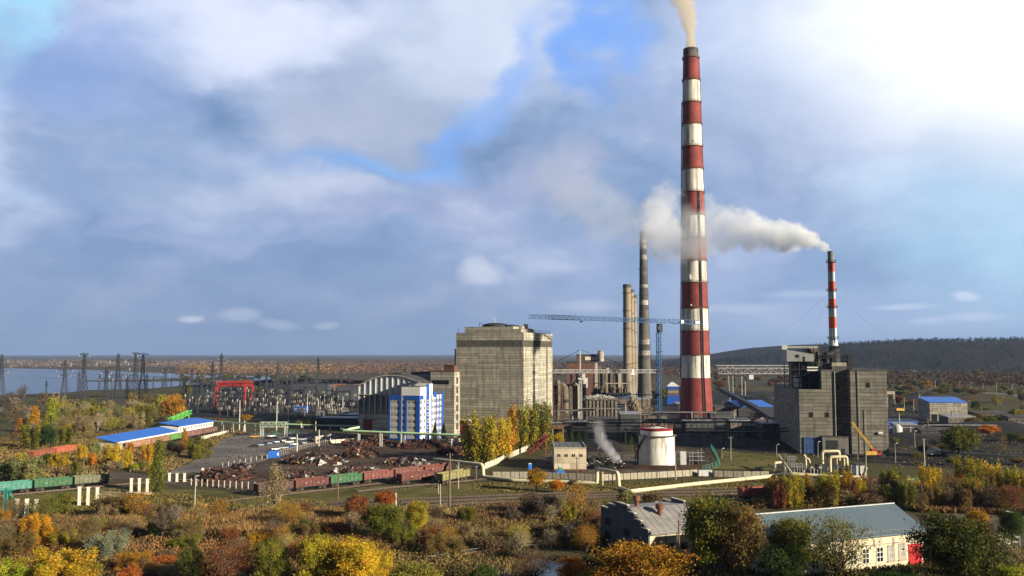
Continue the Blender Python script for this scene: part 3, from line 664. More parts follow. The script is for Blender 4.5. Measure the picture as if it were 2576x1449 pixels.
old_stack(1578.5, 851, 716, 19.2, 25, 1005, 'bare tan concrete chimney, leftmost and nearest of the three equal ones in a row', plain, 'row of three equal concrete chimneys')
old_stack(1587, 918, 728.7, 17.8, 23, 1000, 'tan concrete chimney half hidden between the two others of the row of three', plain, 'row of three equal concrete chimneys')
old_stack(1594.8, 1008, 743, 16.2, 21, 990, 'hindmost tan concrete chimney of the row of three, beside the tall grey one', plain, 'row of three equal concrete chimneys')
old_stack(1620.5, 900, 583, 15.5, 38, 1000, 'tall grey concrete chimney with dark and pale worn bands, its tip lost in steam', [(7, 0), (6, 0), (6, 0), (5, 0), (3, 1), (3, 2), (4, 1), (3, 2), (8, 0), (6, 0), (5, 0), (3, 1), (3, 2), (4, 1), (4, 1), (2, 2), (6, 1), (6, 0), (4, 0), (3, 2), (4, 1), (6, 2), (5, 1)], None, S_tall)

# ---------------------------------------------------------------- tower cranes
def blue_crane():
    Y = 545; X = XA(1660, Y); cb = mat('crane_blue', (.012, .075, .20), .55, .2, .6)
    H = P(1660, 812, Y).z
    A = P(1331, 803, 493); B2 = P(1764, 816, 563); d = Vector((B2.x - A.x, B2.y - A.y, 0)).normalized(); rz = atan2(d.y, d.x)
    r = root('blue_tower_crane', 'blue flat-top tower crane with a long lattice jib, standing left of the tall striped chimney', 'tower crane', (X, Y, 0), rz)
    ax = Vector((cos(rz), sin(rz), 0)); O = Vector((X, Y, 0)); l = (A - O).dot(ax); k2 = (B2 - O).dot(ax)
    m = MB(); m.truss((0, 0, 0), (0, 0, H - 6), 2.0, 2.0, 26, .30); m.build('mast', cb, r)
    j = MB(); j.truss((-1, 0, H), (l, 0, H + .6), 1.5, 2.4, 42, .26, tri=True); j.build('jib', cb, r)
    c = MB(); c.truss((1, 0, H), (k2, 0, H - .2), 1.6, 2.4, 10, .26, tri=True); c.box(k2 * .35, k2 + 1.5, -1, 1, H - .5, H - .2); c.build('counter_jib', cb, r)
    b = MB(); b.box(k2 - 5, k2 - 1.5, -.7, .7, H - .15, H + 1.7); b.box(k2 * .5, k2 * .5 + 2.2, -.8, .8, H - .15, H + 1.9); b.build('counterweight', C_white, r)
    cbn = MB(); cbn.box(-3.2, -1.1, -2.2, -.7, H - 4.4, H - 1.9); cbn.build('cab', C_glassb, r)
    sl_ = MB(); sl_.box(-1.3, 1.3, -1.3, 1.3, H - 6, H - .6); sl_.build('slewing_ring', C_dark, r)
    h = MB(); h.bar((l * .62, 0, H), (l * .62, 0, H - .9), 1.2); h.build('trolley', C_dark, r)
    bs = MB(); bs.box(-3, 3, -3, 3, 0, 1.4); bs.build('base', C_conc_d, r)
    for z in (20, 34, 46):
        p = MB(); p.box(-1.6, 1.6, -1.6, 1.6, z, z + .25); p.build('platform', C_dark, r)
blue_crane()
def grey_crane():
    Y = 560; X = XA(1460, Y); H = P(1460, 938, Y).z; r = root('grey_tower_crane', 'pale grey tower crane with tie bars and a level lattice boom above the wrecked filters', 'tower crane', (X, Y, 0), radians(3))
    g = mat('crane_grey', (.40, .41, .42), .5, .15, .5)
    m = MB(); m.truss((0, 0, 0), (0, 0, H), 1.6, 1.6, 18, .26); m.build('mast', g, r)
    a = MB(); a.bar((-.2, 0, H), (0, 0, H + 14.6), .7); a.build('apex_post', g, r)
    j = MB(); j.truss((0, 0, H), (48, 0, H), 1.3, 2.0, 22, .30, tri=True); j.build('jib', g, r)
    c = MB(); c.truss((0, 0, H), (-27, 0, H), 1.3, 2.0, 12, .30, tri=True); c.build('counter_jib', g, r)
    t = MB(); t.bar((0, 0, H + 14.5), (36, 0, H + 2), .22); t.bar((0, 0, H + 14.5), (-26, 0, H + 1.6), .3); t.build('tie_bar', C_dark, r)
    w_ = MB(); w_.box(-27, -23, -1, 1, H - 2, H - .1); w_.build('counterweight', C_conc, r)
    k = MB(); k.box(31.8, 34.4, -1, 1, H - 1.2, H - .1); k.box(32.4, 33.8, -.6, .6, H + .2, H + 2.4); k.build('trolley', C_white, r)
    hk = MB(); hk.truss((33, 0, H - 18), (33, 0, H - 1.2), 1.0, .6, 10, .12); hk.build('hoist_rope', g, r)
    cb = MB(); cb.box(.9, 2.8, -1.8, -.4, H - 3, H - .6); cb.box(-1.6, 1.6, -1.2, 1.2, H - 4.2, H - 3.1); cb.build('cab', C_offw, r)
grey_crane()
# ---------------------------------------------------------------- wrecked ducts, filters and halls in the middle of the works
def at(x, Y, z=0.0): return Vector((XA(x, Y), Y, z))
def zz(y, Y): return ZA(y, Y)
def works():
    Y = 545
    r = root('flue_duct', 'sooty square duct casing with a rounded shoulder, tight against the sunlit boiler house flank', 'duct', at(1322, 535), radians(-20)); H = zz(950, 535)
    m = MB(); m.box(0, 12, 3, 14, 12, H - 4); m.tube((0.0, 8.5, H - 4.5), (12, 8.5, H - 4.5), 5.5, n=18); m.build('casing', C_brown, r)
    m = MB(); m.box(2.4, 11, 2.6, 2.99, 14, H - 5.5); m.build('opening', C_black, r)
    m = MB()
    for x in (.5, 4, 8, 11.6): m.bar((x, 2.5, 0), (x, 2.5, H - 2), .5); m.bar((x, 14, 0), (x, 14, H - 4), .5)
    for z in (12, 20, H - 5): m.bar((.5, 2.4, z), (11.6, 2.4, z), .4)
    m.build('steel_frame', C_dark, r)
    m = MB()
    for k in range(14): x = R.uniform(-2, 12); y = R.uniform(0, 12); m.bar((x, y, H - 2), (x + R.uniform(-3, 3), y + R.uniform(-3, 3), H + R.uniform(1, 5)), .28)
    for k in range(7): m.bar((-1 + k * 2, 1, H + 3 + (k % 3)), (4 + k * 2, 5, H + 3.4 + (k % 2) * 2), .22)
    m.build('torn_steelwork', C_rust, r)
    r = root('scrubber_pair', 'two upright rust-stained scrubber cylinders in an open steel frame behind the poplars', 'scrubber', at(1373, 548), radians(-14)); H = zz(957, 548)
    for k in range(2):
        m = MB(); m.lathe([(.9, 0), (1.1, 10), (1.2, 12), (2.1, 15), (2.15, H - 4), (1.5, H - 1.5), (1.5, H)], 16, 2.2 + k * 4.7, 2.4); m.build('vessel', C_conc_d, r, True)
    m = MB()
    for x in (-.4, 4.5, 9.2):
        for y in (-.4, 5): m.bar((x, y, 0), (x, y, H - 2), .42)
    for z in (6, 13, 21, H - 2.4): m.bar((-.4, -.4, z), (9.2, -.4, z), .4); m.bar((-.4, 5, z), (9.2, 5, z), .4)
    m.build('steel_frame', C_rust, r)
    r = root('elbow_duct', 'fat grey duct bending over like an elbow, right of the scrubber cylinders', 'duct', at(1412, 560), radians(-10)); H = zz(960, 560)
    m = MB(); m.path([(1.8, 2, 8), (1.8, 2, H - 2.6), (-6, 4, H - 2.6)], 2.5, 16, bend=3.5); m.build('elbow', C_conc_d, r, True)
    m = MB(); m.lathe([(2.8, H - 13), (2.9, H - 12), (2.8, H - 11)], 16, 1.8, 2, cap=False); m.build('flange', C_dark, r)
    m = MB(); m.box(-1, 5, 0, 5, 0, 8); m.build('plinth', C_conc_d, r)
    r = root('twin_outlet_duct', 'dark duct casing with two short roof outlets beside the grey crane mast', 'duct', at(1436, 572), radians(-10)); H = zz(958, 572)
    m = MB(); m.box(-1, 5.4, 0, 8, 6, H - 3); m.tube((-1, 4, H - 3.4), (5.4, 4, H - 3.4), 3.6, n=16); m.build('casing', C_brown, r)
    for k in range(2): m = MB(); m.lathe([(1.1, H - 1), (1.1, H + 3), (1.5, H + 3.2), (.7, H + 5)], 12, .4 + k * 3.6, 3); m.build('outlet', C_dark, r)
    m = MB(); m.path([(4.6, -.8, 4), (4.6, -.8, H - 3), (1, -.8, H)], .55, 10); m.build('side_pipe', C_conc, r)
    # the wrecked electrostatic filter with its rows of hoppers
    Y = 580; r = root('wrecked_filter', 'ruined dust filter with tall ribbed concrete walls and pale debris on its roof', 'filter building', at(1463, Y), radians(-3)); zt = zz(1007, Y); W_ = (1555 - 1463) * Y / F
    m = MB(); m.box(2.5, W_ - 1, .8, 18, 0, zt - .5); m.build('wall', C_conc_d, r)
    m = MB()
    for k in range(9): x = 2.6 + k * 2.35; m.hexa([(x, -.3, 0), (x + 1.15, -.3, 0), (x + 1.15, .79, 0), (x, .79, 0)], [(x - .1, -.6, zt), (x + 1.3, -.6, zt), (x + 1.3, .79, zt), (x - .1, .79, zt)])
    m.build('rib_wall', mat('bleached_concrete', (.20, .185, .155), .95, .35, .4, stain=.8, stain_col=(.05, .045, .04), streak=(.7, .7, .06)), r)
    m = MB(); m.hexa([(-1.5, -.5, 0), (2.3, -.5, 0), (2.3, 6, 0), (-1.5, 6, 0)], [(.8, -.5, zt - 2), (2.2, -.5, zt), (2.2, 6, zt), (.8, 6, zt)]); m.build('broken_flank', C_black, r)
    m = MB(); m.box(1, W_ + .5, -1, 18, zt, zt + .6)
    m.build('roof_slab', C_conc_d, r)
    m = MB(); rr = random.Random(5)
    for k in range(240):
        x = rr.uniform(3, W_ - 3); y = rr.uniform(0, 15); z = zt + .6 + rr.uniform(0, 2.4) * (1 - abs(x - W_ / 2) / W_); s = rr.uniform(.3, 1.1); a = rr.uniform(0, 3)
        m.bar((x, y, z), (x + s * 1.6 * cos(a), y + s * sin(a), z + rr.uniform(-.5, .9)), s * .7, s * .25)
    tag(m.build('roof_debris', mat('pale_debris', (.42, .42, .40), .9, .5, 1.2, stain=.4), r), kind='stuff')
    m = MB()
    for k in range(9): m.bar((-6 + k * .5, 2 + k, zt - 4 + k * .4), (1.5, 2 + k, zt + .4), .4)
    m.hexa([(-7, 0, zt - 4), (0, 0, zt - 1), (0, 14, zt - 1), (-7, 14, zt - 4)], [(-7, 0, zt - 3.5), (0, 0, zt - .4), (0, 14, zt - .4), (-7, 14, zt - 3.5)]); m.build('collapsed_roof', C_brown, r)
    Y = 640; r = root('filter_gallery', 'long grey equipment deck with blue panels behind the wrecked filter', 'filter building', at(1490, Y), radians(-3)); W_ = 94 * Y / F; z0 = zz(985, Y); z1 = zz(963, Y)
    MB().box(0, W_, 0, 18, 0, z0 - 1.8).build('wall', C_conc_d, r)
    m = MB()
    for k in range(4): m.box(.6 + k * W_ / 4, W_ / 4 - .4 + k * W_ / 4, -.25, .0, z0 - 5.2, z0 - 2.0)
    m.build('blue_panel', mat('slate_blue_panel', (.06, .09, .16), .6, .2, .5), r)
    MB().box(-.4, W_ + .4, -1, 18, z0 - 1.79, z0 - .8).build('deck', C_dark, r)
    m = MB(); rr = random.Random(8)
    for k in range(70): x = rr.uniform(.5, W_ - 1.5); m.box(x, x + rr.uniform(.6, 1.6), rr.uniform(0, 8), 10, z0 - .8, z0 + rr.uniform(.5, 3.6))
    m.build('equipment', C_brown, r)
    m = MB(); m.box(-.3, W_ + .3, -.8, 0, z1 - .6, z1); 
    for k in range(6): m.bar((.2 + k * W_ / 5.1, -.4, z0 - .8), (.2 + k * W_ / 5.1, -.4, z1 - .6), .3)
    m.build('top_beam', C_conc, r)
    Y = 690; r = root('silo_block', 'cluster of pale fluted concrete bunkers beside the brick building, left of the tan chimneys', 'bunker', at(1496, Y), radians(-3)); 
    for k in range(7):
        m = MB(); h = zz(913 + (k * 5) % 14 + k * 4, Y); m.box(k * 3.0, k * 3.0 + 2.3, (k % 2) * 1.2, 10, 0, h); m.build('bunker', C_conc_d if k % 3 else C_conc, r)
    MB().box(-.6, 21.6, 10.01, 14, 0, zz(935, Y)).build('back_wall', C_conc_d, r)
    Y = 720; r = root('brick_building', 'red brick building with a flat dark roof and vents, framed by the grey crane', 'building', at(1425, Y), radians(-3)); H = zz(913, Y); W_ = 71 * Y / F
    MB().box(0, W_, 0, 26, 0, H).build('wall', C_brick, r); MB().box(-.4, W_ + .4, -.4, 26.4, H + .003, H + 1.2).build('roof', C_roof, r)
    MB().box(8.5, 29, 4, 18, H + 1.21, H + 6).build('upper_storey', C_brick, r); MB().box(8.1, 29.4, 3.6, 18.4, H + 6.003, H + 7).build('upper_roof', C_roof, r)
    m = MB(); m.box(15, 28, 3.4, 3.59, H + 2.2, H + 5); m.build('pale_band', C_pale, r)
    m = MB(); m.lathe([(2.6, H + 1.2), (2.6, H + 8), (1.9, H + 9.2), (2.4, H + 10)], 14, 27.6, 2); m.build('roof_tank', C_conc, r)
    wme = wmesh('arched_window', 1.3, 3.0, 2, 3, .12, .1, (C_conc, C_glass))
    for k in range(4): put(wme, 'window', r, (2.5 + k * 3.2, -.03, H - 9))
    MB().box(13.5, 17, -.1, -.003, H - 20, H - 12).build('grey_door', C_clad, r)
    Y = 575; r = root('rubble_bank', 'slumped brown slope of dumped rubble and broken slabs, left of the striped chimney foot', 'rubble heap', at(1583, Y)); m = MB(); rr = random.Random(3); nx, ny = 18, 8; W_ = 58 * Y / F
    for j in range(ny + 1):
        for i in range(nx + 1):
            u = i / nx; h = zz(1000, Y) * (1 - .75 * max(0, u - .35) / .65) * sin(pi * min(1, .25 + u * .75)) * (j / ny) ** .6; m.v.append((u * W_ + rr.uniform(-.3, .3), -3 + j * 2.2, max(0, h + rr.uniform(-.8, .8)) if j else 0))
    for j in range(ny):
        for i in range(nx): a = j * (nx + 1) + i; m.f.append((a, a + 1, a + nx + 2, a + nx + 1)); m.m.append(0)
    for k in range(60): x, y = rr.uniform(0, W_), rr.uniform(-3, 10); z = rr.uniform(2, 12); m.bar((x, y, z), (x + rr.uniform(-3, 3), y, z + rr.uniform(-1, 2)), .7, .3)
    m.build('rubble', C_brown, r)
    Y = 790; r = root('blue_hut', 'blue two storey hut with a low pitched grey roof, left of the striped chimney foot', 'building', at(1677, Y), radians(-4)); H = zz(972, Y)
    MB().box(0, 10.6, 0, 10, 0, H - 8).build('wall', C_blue, r); MB().box(.3, 10.3, .3, 9.7, H - 7.99, H).build('brick_storey', C_brick, r); MB().box(.2, 10.4, .1, .29, H - 2.6, H - .01).build('fascia', C_blue, r)
    MB().hexa([(-.4, -.4, H + .003), (11, -.4, H + .003), (11, 10.4, H + .003), (-.4, 10.4, H + .003)], [(4, 4.5, H + 3.6), (6, 4.5, H + 3.6), (6, 5.5, H + 3.6), (4, 5.5, H + 3.6)]).build('roof', C_clad, r)
    wme = wmesh('hut_window', 1.4, 1.7, 2, 1, .15, .08, (C_white, C_glassb))
    for k in range(4): put(wme, 'window', r, (1.2 + k * 2.3, .27, H - 5.6))
works()
# pipe bridges and conveyors
def bridge(name, label, cat, pts, w_, h_, leg, mcol, nb=None, clad=False, legs=None, group=None):
    # a gallery or pipe bridge through 3d points, each span a part, each trestle a part
    r = root(name, label, cat, (pts[0][0], pts[0][1], 0), group=group); o = Vector((pts[0][0], pts[0][1], 0)); q = [Vector(p) - o for p in pts]
    for a, b2 in zip(q, q[1:]):
        m = MB(); n = nb or max(3, int((b2 - a).length / 4))
        if clad: m.bar(a + Vector((0, 0, h_ / 2)), b2 + Vector((0, 0, h_ / 2)), w_, h_)
        else: m.truss(a, b2, w_, h_, n, .28)
        m.build('gallery' if clad else 'span', mcol, r)
        L = (b2 - a).length; k = max(1, int(L / leg))
        for i in range(k + 1):
            if a is not q[0] and i == 0: continue
            p = a.lerp(b2, i / k)
            if p.z < 1.2: continue
            d = (b2 - a).normalized(); s = Vector((-d.y, d.x, 0)) * (w_ * .45); t_ = MB(); t_.bar((p.x + s.x, p.y + s.y, 0), (p.x + s.x * .7, p.y + s.y * .7, p.z), .35); t_.bar((p.x - s.x, p.y - s.y, 0), (p.x - s.x * .7, p.y - s.y * .7, p.z), .35); t_.bar((p.x + s.x, p.y + s.y, p.z * .5), (p.x - s.x, p.y - s.y, p.z * .5), .2); t_.build('trestle', mcol, r)
    return r
def pz(x, y, Y): p = P(x, y, Y); return (p.x, p.y, p.z)
pb = bridge('pipe_bridge', 'long dark pipe bridge running level in front of the ruined filters and the striped chimney', 'pipe bridge', [pz(1388, 1067, 478), pz(1640, 1064, 490), pz(1800, 1062, 497), pz(1945, 1064, 500)], 3.2, 2.0, 15, C_dark)
m = MB()
for k in range(4):
    m.path([Vector(pz(1388, 1066, 478)) - pb.location + Vector((0, -1 + k * .7, .5)), Vector(pz(1640, 1063, 490)) - pb.location + Vector((0, -1 + k * .7, .5)), Vector(pz(1945, 1063, 500)) - pb.location + Vector((0, -1 + k * .7, .5))], .26, 8)
m.build('pipe', C_steel, pb)
bridge('pipe_bridge', 'lower dark pipe trestle behind the white tank', 'pipe bridge', [pz(1440, 1082, 440), pz(1640, 1086, 440), pz(1880, 1088, 440), pz(1990, 1085, 440)], 2.4, 1.6, 11, C_dark)
bridge('conveyor', 'dark enclosed conveyor climbing from the striped chimney towards the bunker building', 'conveyor', [pz(1815, 985, 760), pz(1900, 1032, 600), pz(1945, 1062, 520), pz(1995, 1068, 470)], 3.6, 3.0, 22, C_dark, clad=True)
bridge('conveyor', 'low black conveyor gallery crossing the coal yard at the far right', 'conveyor', [pz(2352, 1147, 395), pz(2576, 1162, 385), pz(2640, 1166, 380)], 3.0, 2.4, 9, C_dark, clad=True)
def coal_gantry():
    Y = 800; g = mat('gantry_grey', (.30, .31, .32), .6, .2, .4, metal=.2, stain=.3); X0, X1 = XA(1806, Y), XA(2010, Y); z0, z1 = zz(940, Y), zz(926, Y)
    r = root('coal_gantry', 'pale grey lattice loading gantry on tall legs, right of the striped chimney', 'gantry crane', (X0, Y, 0)); L = X1 - X0
    m = MB(); m.truss((0, 0, z0), (L, 0, z0), 4, z1 - z0, 14, .75); m.bar((-2, 0, z1 + 2.3), (L, 0, z1 + 2.3), .9); m.build('bridge_span', g, r)
    for x in (8.5, 13, 21, 24, L - 4):
        k = MB(); k.bar((x + (2 if x < 12 else 0), 0, 0), (x, 0, z1 + (3 if x < 14 else 0)), .7); k.build('leg', g, r)
    m = MB(); m.box(27, 31, -2.5, 2.5, z0 - 5, z0 - 1); m.build('cab', C_clad, r)
coal_gantry()
def hall(name, label, cat, x0, x1, Y, ybot, ytop, dep, rz, mw, mr, pitch=0.0, group=None, win=0):
    p = at(x0, Y); r = root(name, label, cat, p, rz, group); W_ = (x1 - x0) * Y / F; H = zz(ytop, Y)
    MB().box(0, W_, 0, dep, 0, H).build('wall', mw, r)
    MB().hexa([(-.3, -.3, H + .003), (W_ + .3, -.3, H + .003), (W_ + .3, dep + .3, H + .003 + pitch), (-.3, dep + .3, H + .003 + pitch)], [(-.3, -.3, H + .35), (W_ + .3, -.3, H + .35), (W_ + .3, dep + .3, H + .35 + pitch), (-.3, dep + .3, H + .35 + pitch)]).build('roof', mr, r)
    if win:
        wme = wmesh(name + '_window', W_ / win * .62, H * .34, 3, 1, .12, .08)
        for k in range(win): put(wme, 'window', r, (W_ / win * (k + .19), -.03, H * .42))
    return r
hall('blue_roof_depot', 'grey depot with a bright blue roof and open vehicle bays, far right', 'building', 2334, 2424, 595, 1055, 1013, 22, radians(-6), mat('depot_panels', (.36, .345, .29), .9, .2, .4, stain=.4, panel=(5, 1.2, .5)), C_bluer, 2.6)
r = bpy.data.objects['blue_roof_depot']; m = MB()
for k in range(5): m.box(1 + k * 4.7, 4.6 + k * 4.7, -.12, -.003, 0, 4.6)
m.build('vehicle_bay', C_black, r)
hall('garage', 'small pale garage with a dark open door at the foot of the wooded ridge', 'garage', 2224, 2248, 880, 1003, 984, 12, 0, C_conc, C_roof)
m = MB(); m.box(3, 7.6, -.1, -.003, 0, 5); m.build('door', C_black, bpy.data.objects['garage'])
hall('blue_shed', 'long bright blue steel shed right of the bunker building', 'shed', 2222, 2303, 530, 1080, 1058, 14, 0, C_blue, C_dark)
hall('long_blue_roof_shed', 'low shed with a blue roof between the striped chimney and the bunker building', 'shed', 1855, 1945, 640, 1040, 1024, 22, radians(6), C_dark, C_bluer, 3.5)
hall('blue_booth', 'small blue switchgear building among the insulators, left of the arched hall', 'building', 740, 772, 690, 1040, 1024, 9, radians(-8), C_blue, C_bluer, 0, win=3)
hall('low_blue_shed', 'low dark blue flat-roofed shed against the left side of the arched hall', 'shed', 858, 903, 560, 1070, 1044, 30, radians(-20), C_blue, C_steel)
hall('dark_annex', 'dark flat annex below the arched hall, behind the pale footbridge', 'building', 800, 903, 535, 1080, 1052, 14, radians(-8), mat('annex_slate', (.05, .06, .075), .7, .2, .4), C_steel)
hall('pink_store', 'pinkish plastered store in the coal yard near the dark conveyor', 'building', 1893, 1925, 560, 1070, 1040, 10, 0, mat('pink_plaster', (.36, .25, .22), .9, .2, .5), C_roof)
hall('red_container_office', 'red and white container office beyond the coal heaps', 'building', 1905, 1945, 760, 1015, 1002, 8, 0, mat('coral_sheet', (.42, .10, .07), .7, .2, .5), C_offw)
hall('tank_shed', 'white-roofed low shed left of the striped chimney foot', 'shed', 1652, 1705, 600, 1060, 1020, 9, 0, C_white, C_dark)
for nm, lb, x0, x1, Y, yt, dep in (('flat_hall', 'long dark flat hall behind the switchyard, left of the orange portal frames', 735, 830, 980, 968, 30), ('flat_hall', 'dark flat hall behind the arched gable', 850, 960, 860, 972, 40)):
    hall(nm, lb, 'building', x0, x1, Y, 0, yt, dep, radians(-6), mat('far_hall', (.07, .08, .10), .8, .2, .2), C_roof)
# coal heaps
def heap(name, label, x, Y, w_, d_, h_, mcol, seed, cat='coal heap'):
    m = MB(); nx, ny = 22, 12; rr = random.Random(seed)
    for j in range(ny + 1):
        for i in range(nx + 1):
            u, v = i / nx * 2 - 1, j / ny * 2 - 1; e = max(0, 1 - (abs(u) ** 2.2 + abs(v) ** 2.2)); n_ = noise.noise(Vector((u * 2.3 + seed, v * 2.3, seed)))
            m.v.append((u * w_ / 2, v * d_ / 2, max(0, e ** .8 * h_ * (1 + .45 * n_)) + (rr.uniform(0, .12) if e > 0 else -.02)))
    for j in range(ny):
        for i in range(nx): a = j * (nx + 1) + i; m.f.append((a, a + 1, a + nx + 2, a + nx + 1)); m.m.append(0)
    o = m.build(name, mcol, None, True); o.location = at(x, Y); return tag(o, label, cat)
C_coal = mat('coal', (.012, .012, .013), .85, .4, .5, spec=.3)
rr = random.Random(41)
for k, (x, Y, w_, d_, h_, lb) in enumerate(((1425, 500, 11, 8, 6, 'low sooty shed under the scrubber cylinders'), (1478, 515, 16, 9, 7, 'dark pipe-roofed shed below the wrecked filter'), (1560, 530, 12, 10, 9, 'sooty block at the right foot of the wrecked filter'), (1618, 545, 14, 9, 7, 'dark shed left of the striped chimney foot'), (1722, 520, 17, 10, 5, 'black shed right in front of the striped chimney foot'), (1785, 560, 14, 8, 7, 'dark shed right of the striped chimney foot'), (1835, 530, 13, 9, 5, 'low dark shed between the striped chimney and the bunker building'), (1870, 480, 15, 9, 6, 'black shed behind the lower pipe trestle'), (1915, 470, 14, 10, 8, 'dark shed left of the bunker building'), (1800, 640, 20, 12, 6, 'sooty hall behind the striped chimney'), (2245, 500, 12, 8, 5, 'dark shed directly right of the bunker building'), (2310, 470, 16, 9, 4.5, 'low dark shed between the blue shed and the tipper truck'), (2380, 560, 18, 9, 5, 'dark shed below the blue roofed grey depot'),
    (2450, 600, 22, 10, 5, 'dark shed right of the blue roofed grey depot'), (2330, 680, 20, 9, 5, 'sooty shed left behind the blue roofed grey depot'), (2530, 560, 20, 10, 5, 'dark shed at the right edge of the coal yard'), (1700, 690, 16, 10, 6, 'sooty shed between the blue hut and the striped chimney'), (1530, 610, 12, 9, 9, 'dark block between the two filters'), (1590, 640, 13, 9, 12, 'tall sooty block below the tan chimneys'))):
    r = root('sooty_shed', lb, 'shed', at(x, Y), rr.uniform(-.15, .15)); cm = (C_conc_d, C_dark, mat('soot_sheet', (.055, .06, .068), .8, .3, .5, stain=.5))[k % 3]
    MB().box(0, w_, 0, d_, 0, h_).build('wall', cm, r); MB().hexa([(-.3, -.3, h_ + .003), (w_ + .3, -.3, h_ + .003), (w_ + .3, d_ + .3, h_ + .003), (-.3, d_ + .3, h_ + .003)], [(-.3, -.3, h_ + .3), (w_ + .3, -.3, h_ + .3), (w_ + .3, d_ + .3, h_ + 1.2), (-.3, d_ + .3, h_ + 1.2)]).build('roof', C_roof if k % 2 else C_steel, r)
    wme = wmesh(f'shed_opening_{k}', 1.5, 1.6, 2, 1, .12, .06, (C_steel, C_black))
    for j in range(int(w_ // 3.4)): put(wme, 'window', r, (1 + j * 3.3, -.03, h_ * .45))
    m = MB(); m.tube((w_ * .3, d_ * .5, h_ + .3), (w_ * .3, d_ * .5, h_ + 3 + rr.uniform(0, 4)), .4, n=8); m.build('vent_stack', C_rust if k % 2 else C_steel, r)
for k, (x0, x1, Y, z, lb) in enumerate(((1400, 1650, 470, 5.5, 'rusty pipe rack between the pump house and the wrecked filter'), (1700, 1960, 455, 4.0, 'black pipe rack behind the teal fence'), (1560, 1800, 535, 8.5, 'sooty pipe rack in front of the striped chimney'), (2230, 2500, 490, 4.5, 'dark pipe rack across the coal yard on the right'), (1400, 1560, 530, 11, 'high dark pipe rack in front of the scrubber cylinders'), (1470, 1640, 620, 15, 'highest pipe rack, above the wrecked filter roof'))):
    a = at(x0, Y); r = root('pipe_rack', lb, 'pipe rack', a); L = (x1 - x0) * Y / F
    for j in range(4): m = MB(); m.path([(0, j * .8, z + (j % 2) * .5), (L * (.3 + .1 * j), j * .8, z + (j % 2) * .5), (L * (.3 + .1 * j) + 2, j * .8, z + 1.4), (L, j * .8, z + 1.2)], .22 + .1 * (j % 2), 8); m.build('pipe', (C_steel, C_dark, C_rust, C_conc_d)[j], r)
    for j in range(int(L // 8) + 1): m = MB(); m.bar((j * 8, -.4, 0), (j * 8, -.4, z), .3); m.bar((j * 8, 2.8, 0), (j * 8, 2.8, z), .3); m.bar((j * 8, -.6, z - .4), (j * 8, 3, z - .4), .3); m.build('trestle', C_dark, r)
heap('coal_heap', 'broad black coal heap under the pale gantry', 1900, 690, 62, 40, 12, C_coal, 3)
heap('coal_heap', 'black coal bank right of the bunker building, below the blue shed', 2290, 445, 48, 22, 5, C_coal, 8)
heap('coal_heap', 'low black coal bank at the right edge of the coal yard', 2480, 520, 80, 40, 5, C_coal, 13)
heap('coal_heap', 'small black coal spill behind the beige pump house', 1505, 420, 30, 20, 4, C_coal, 23)

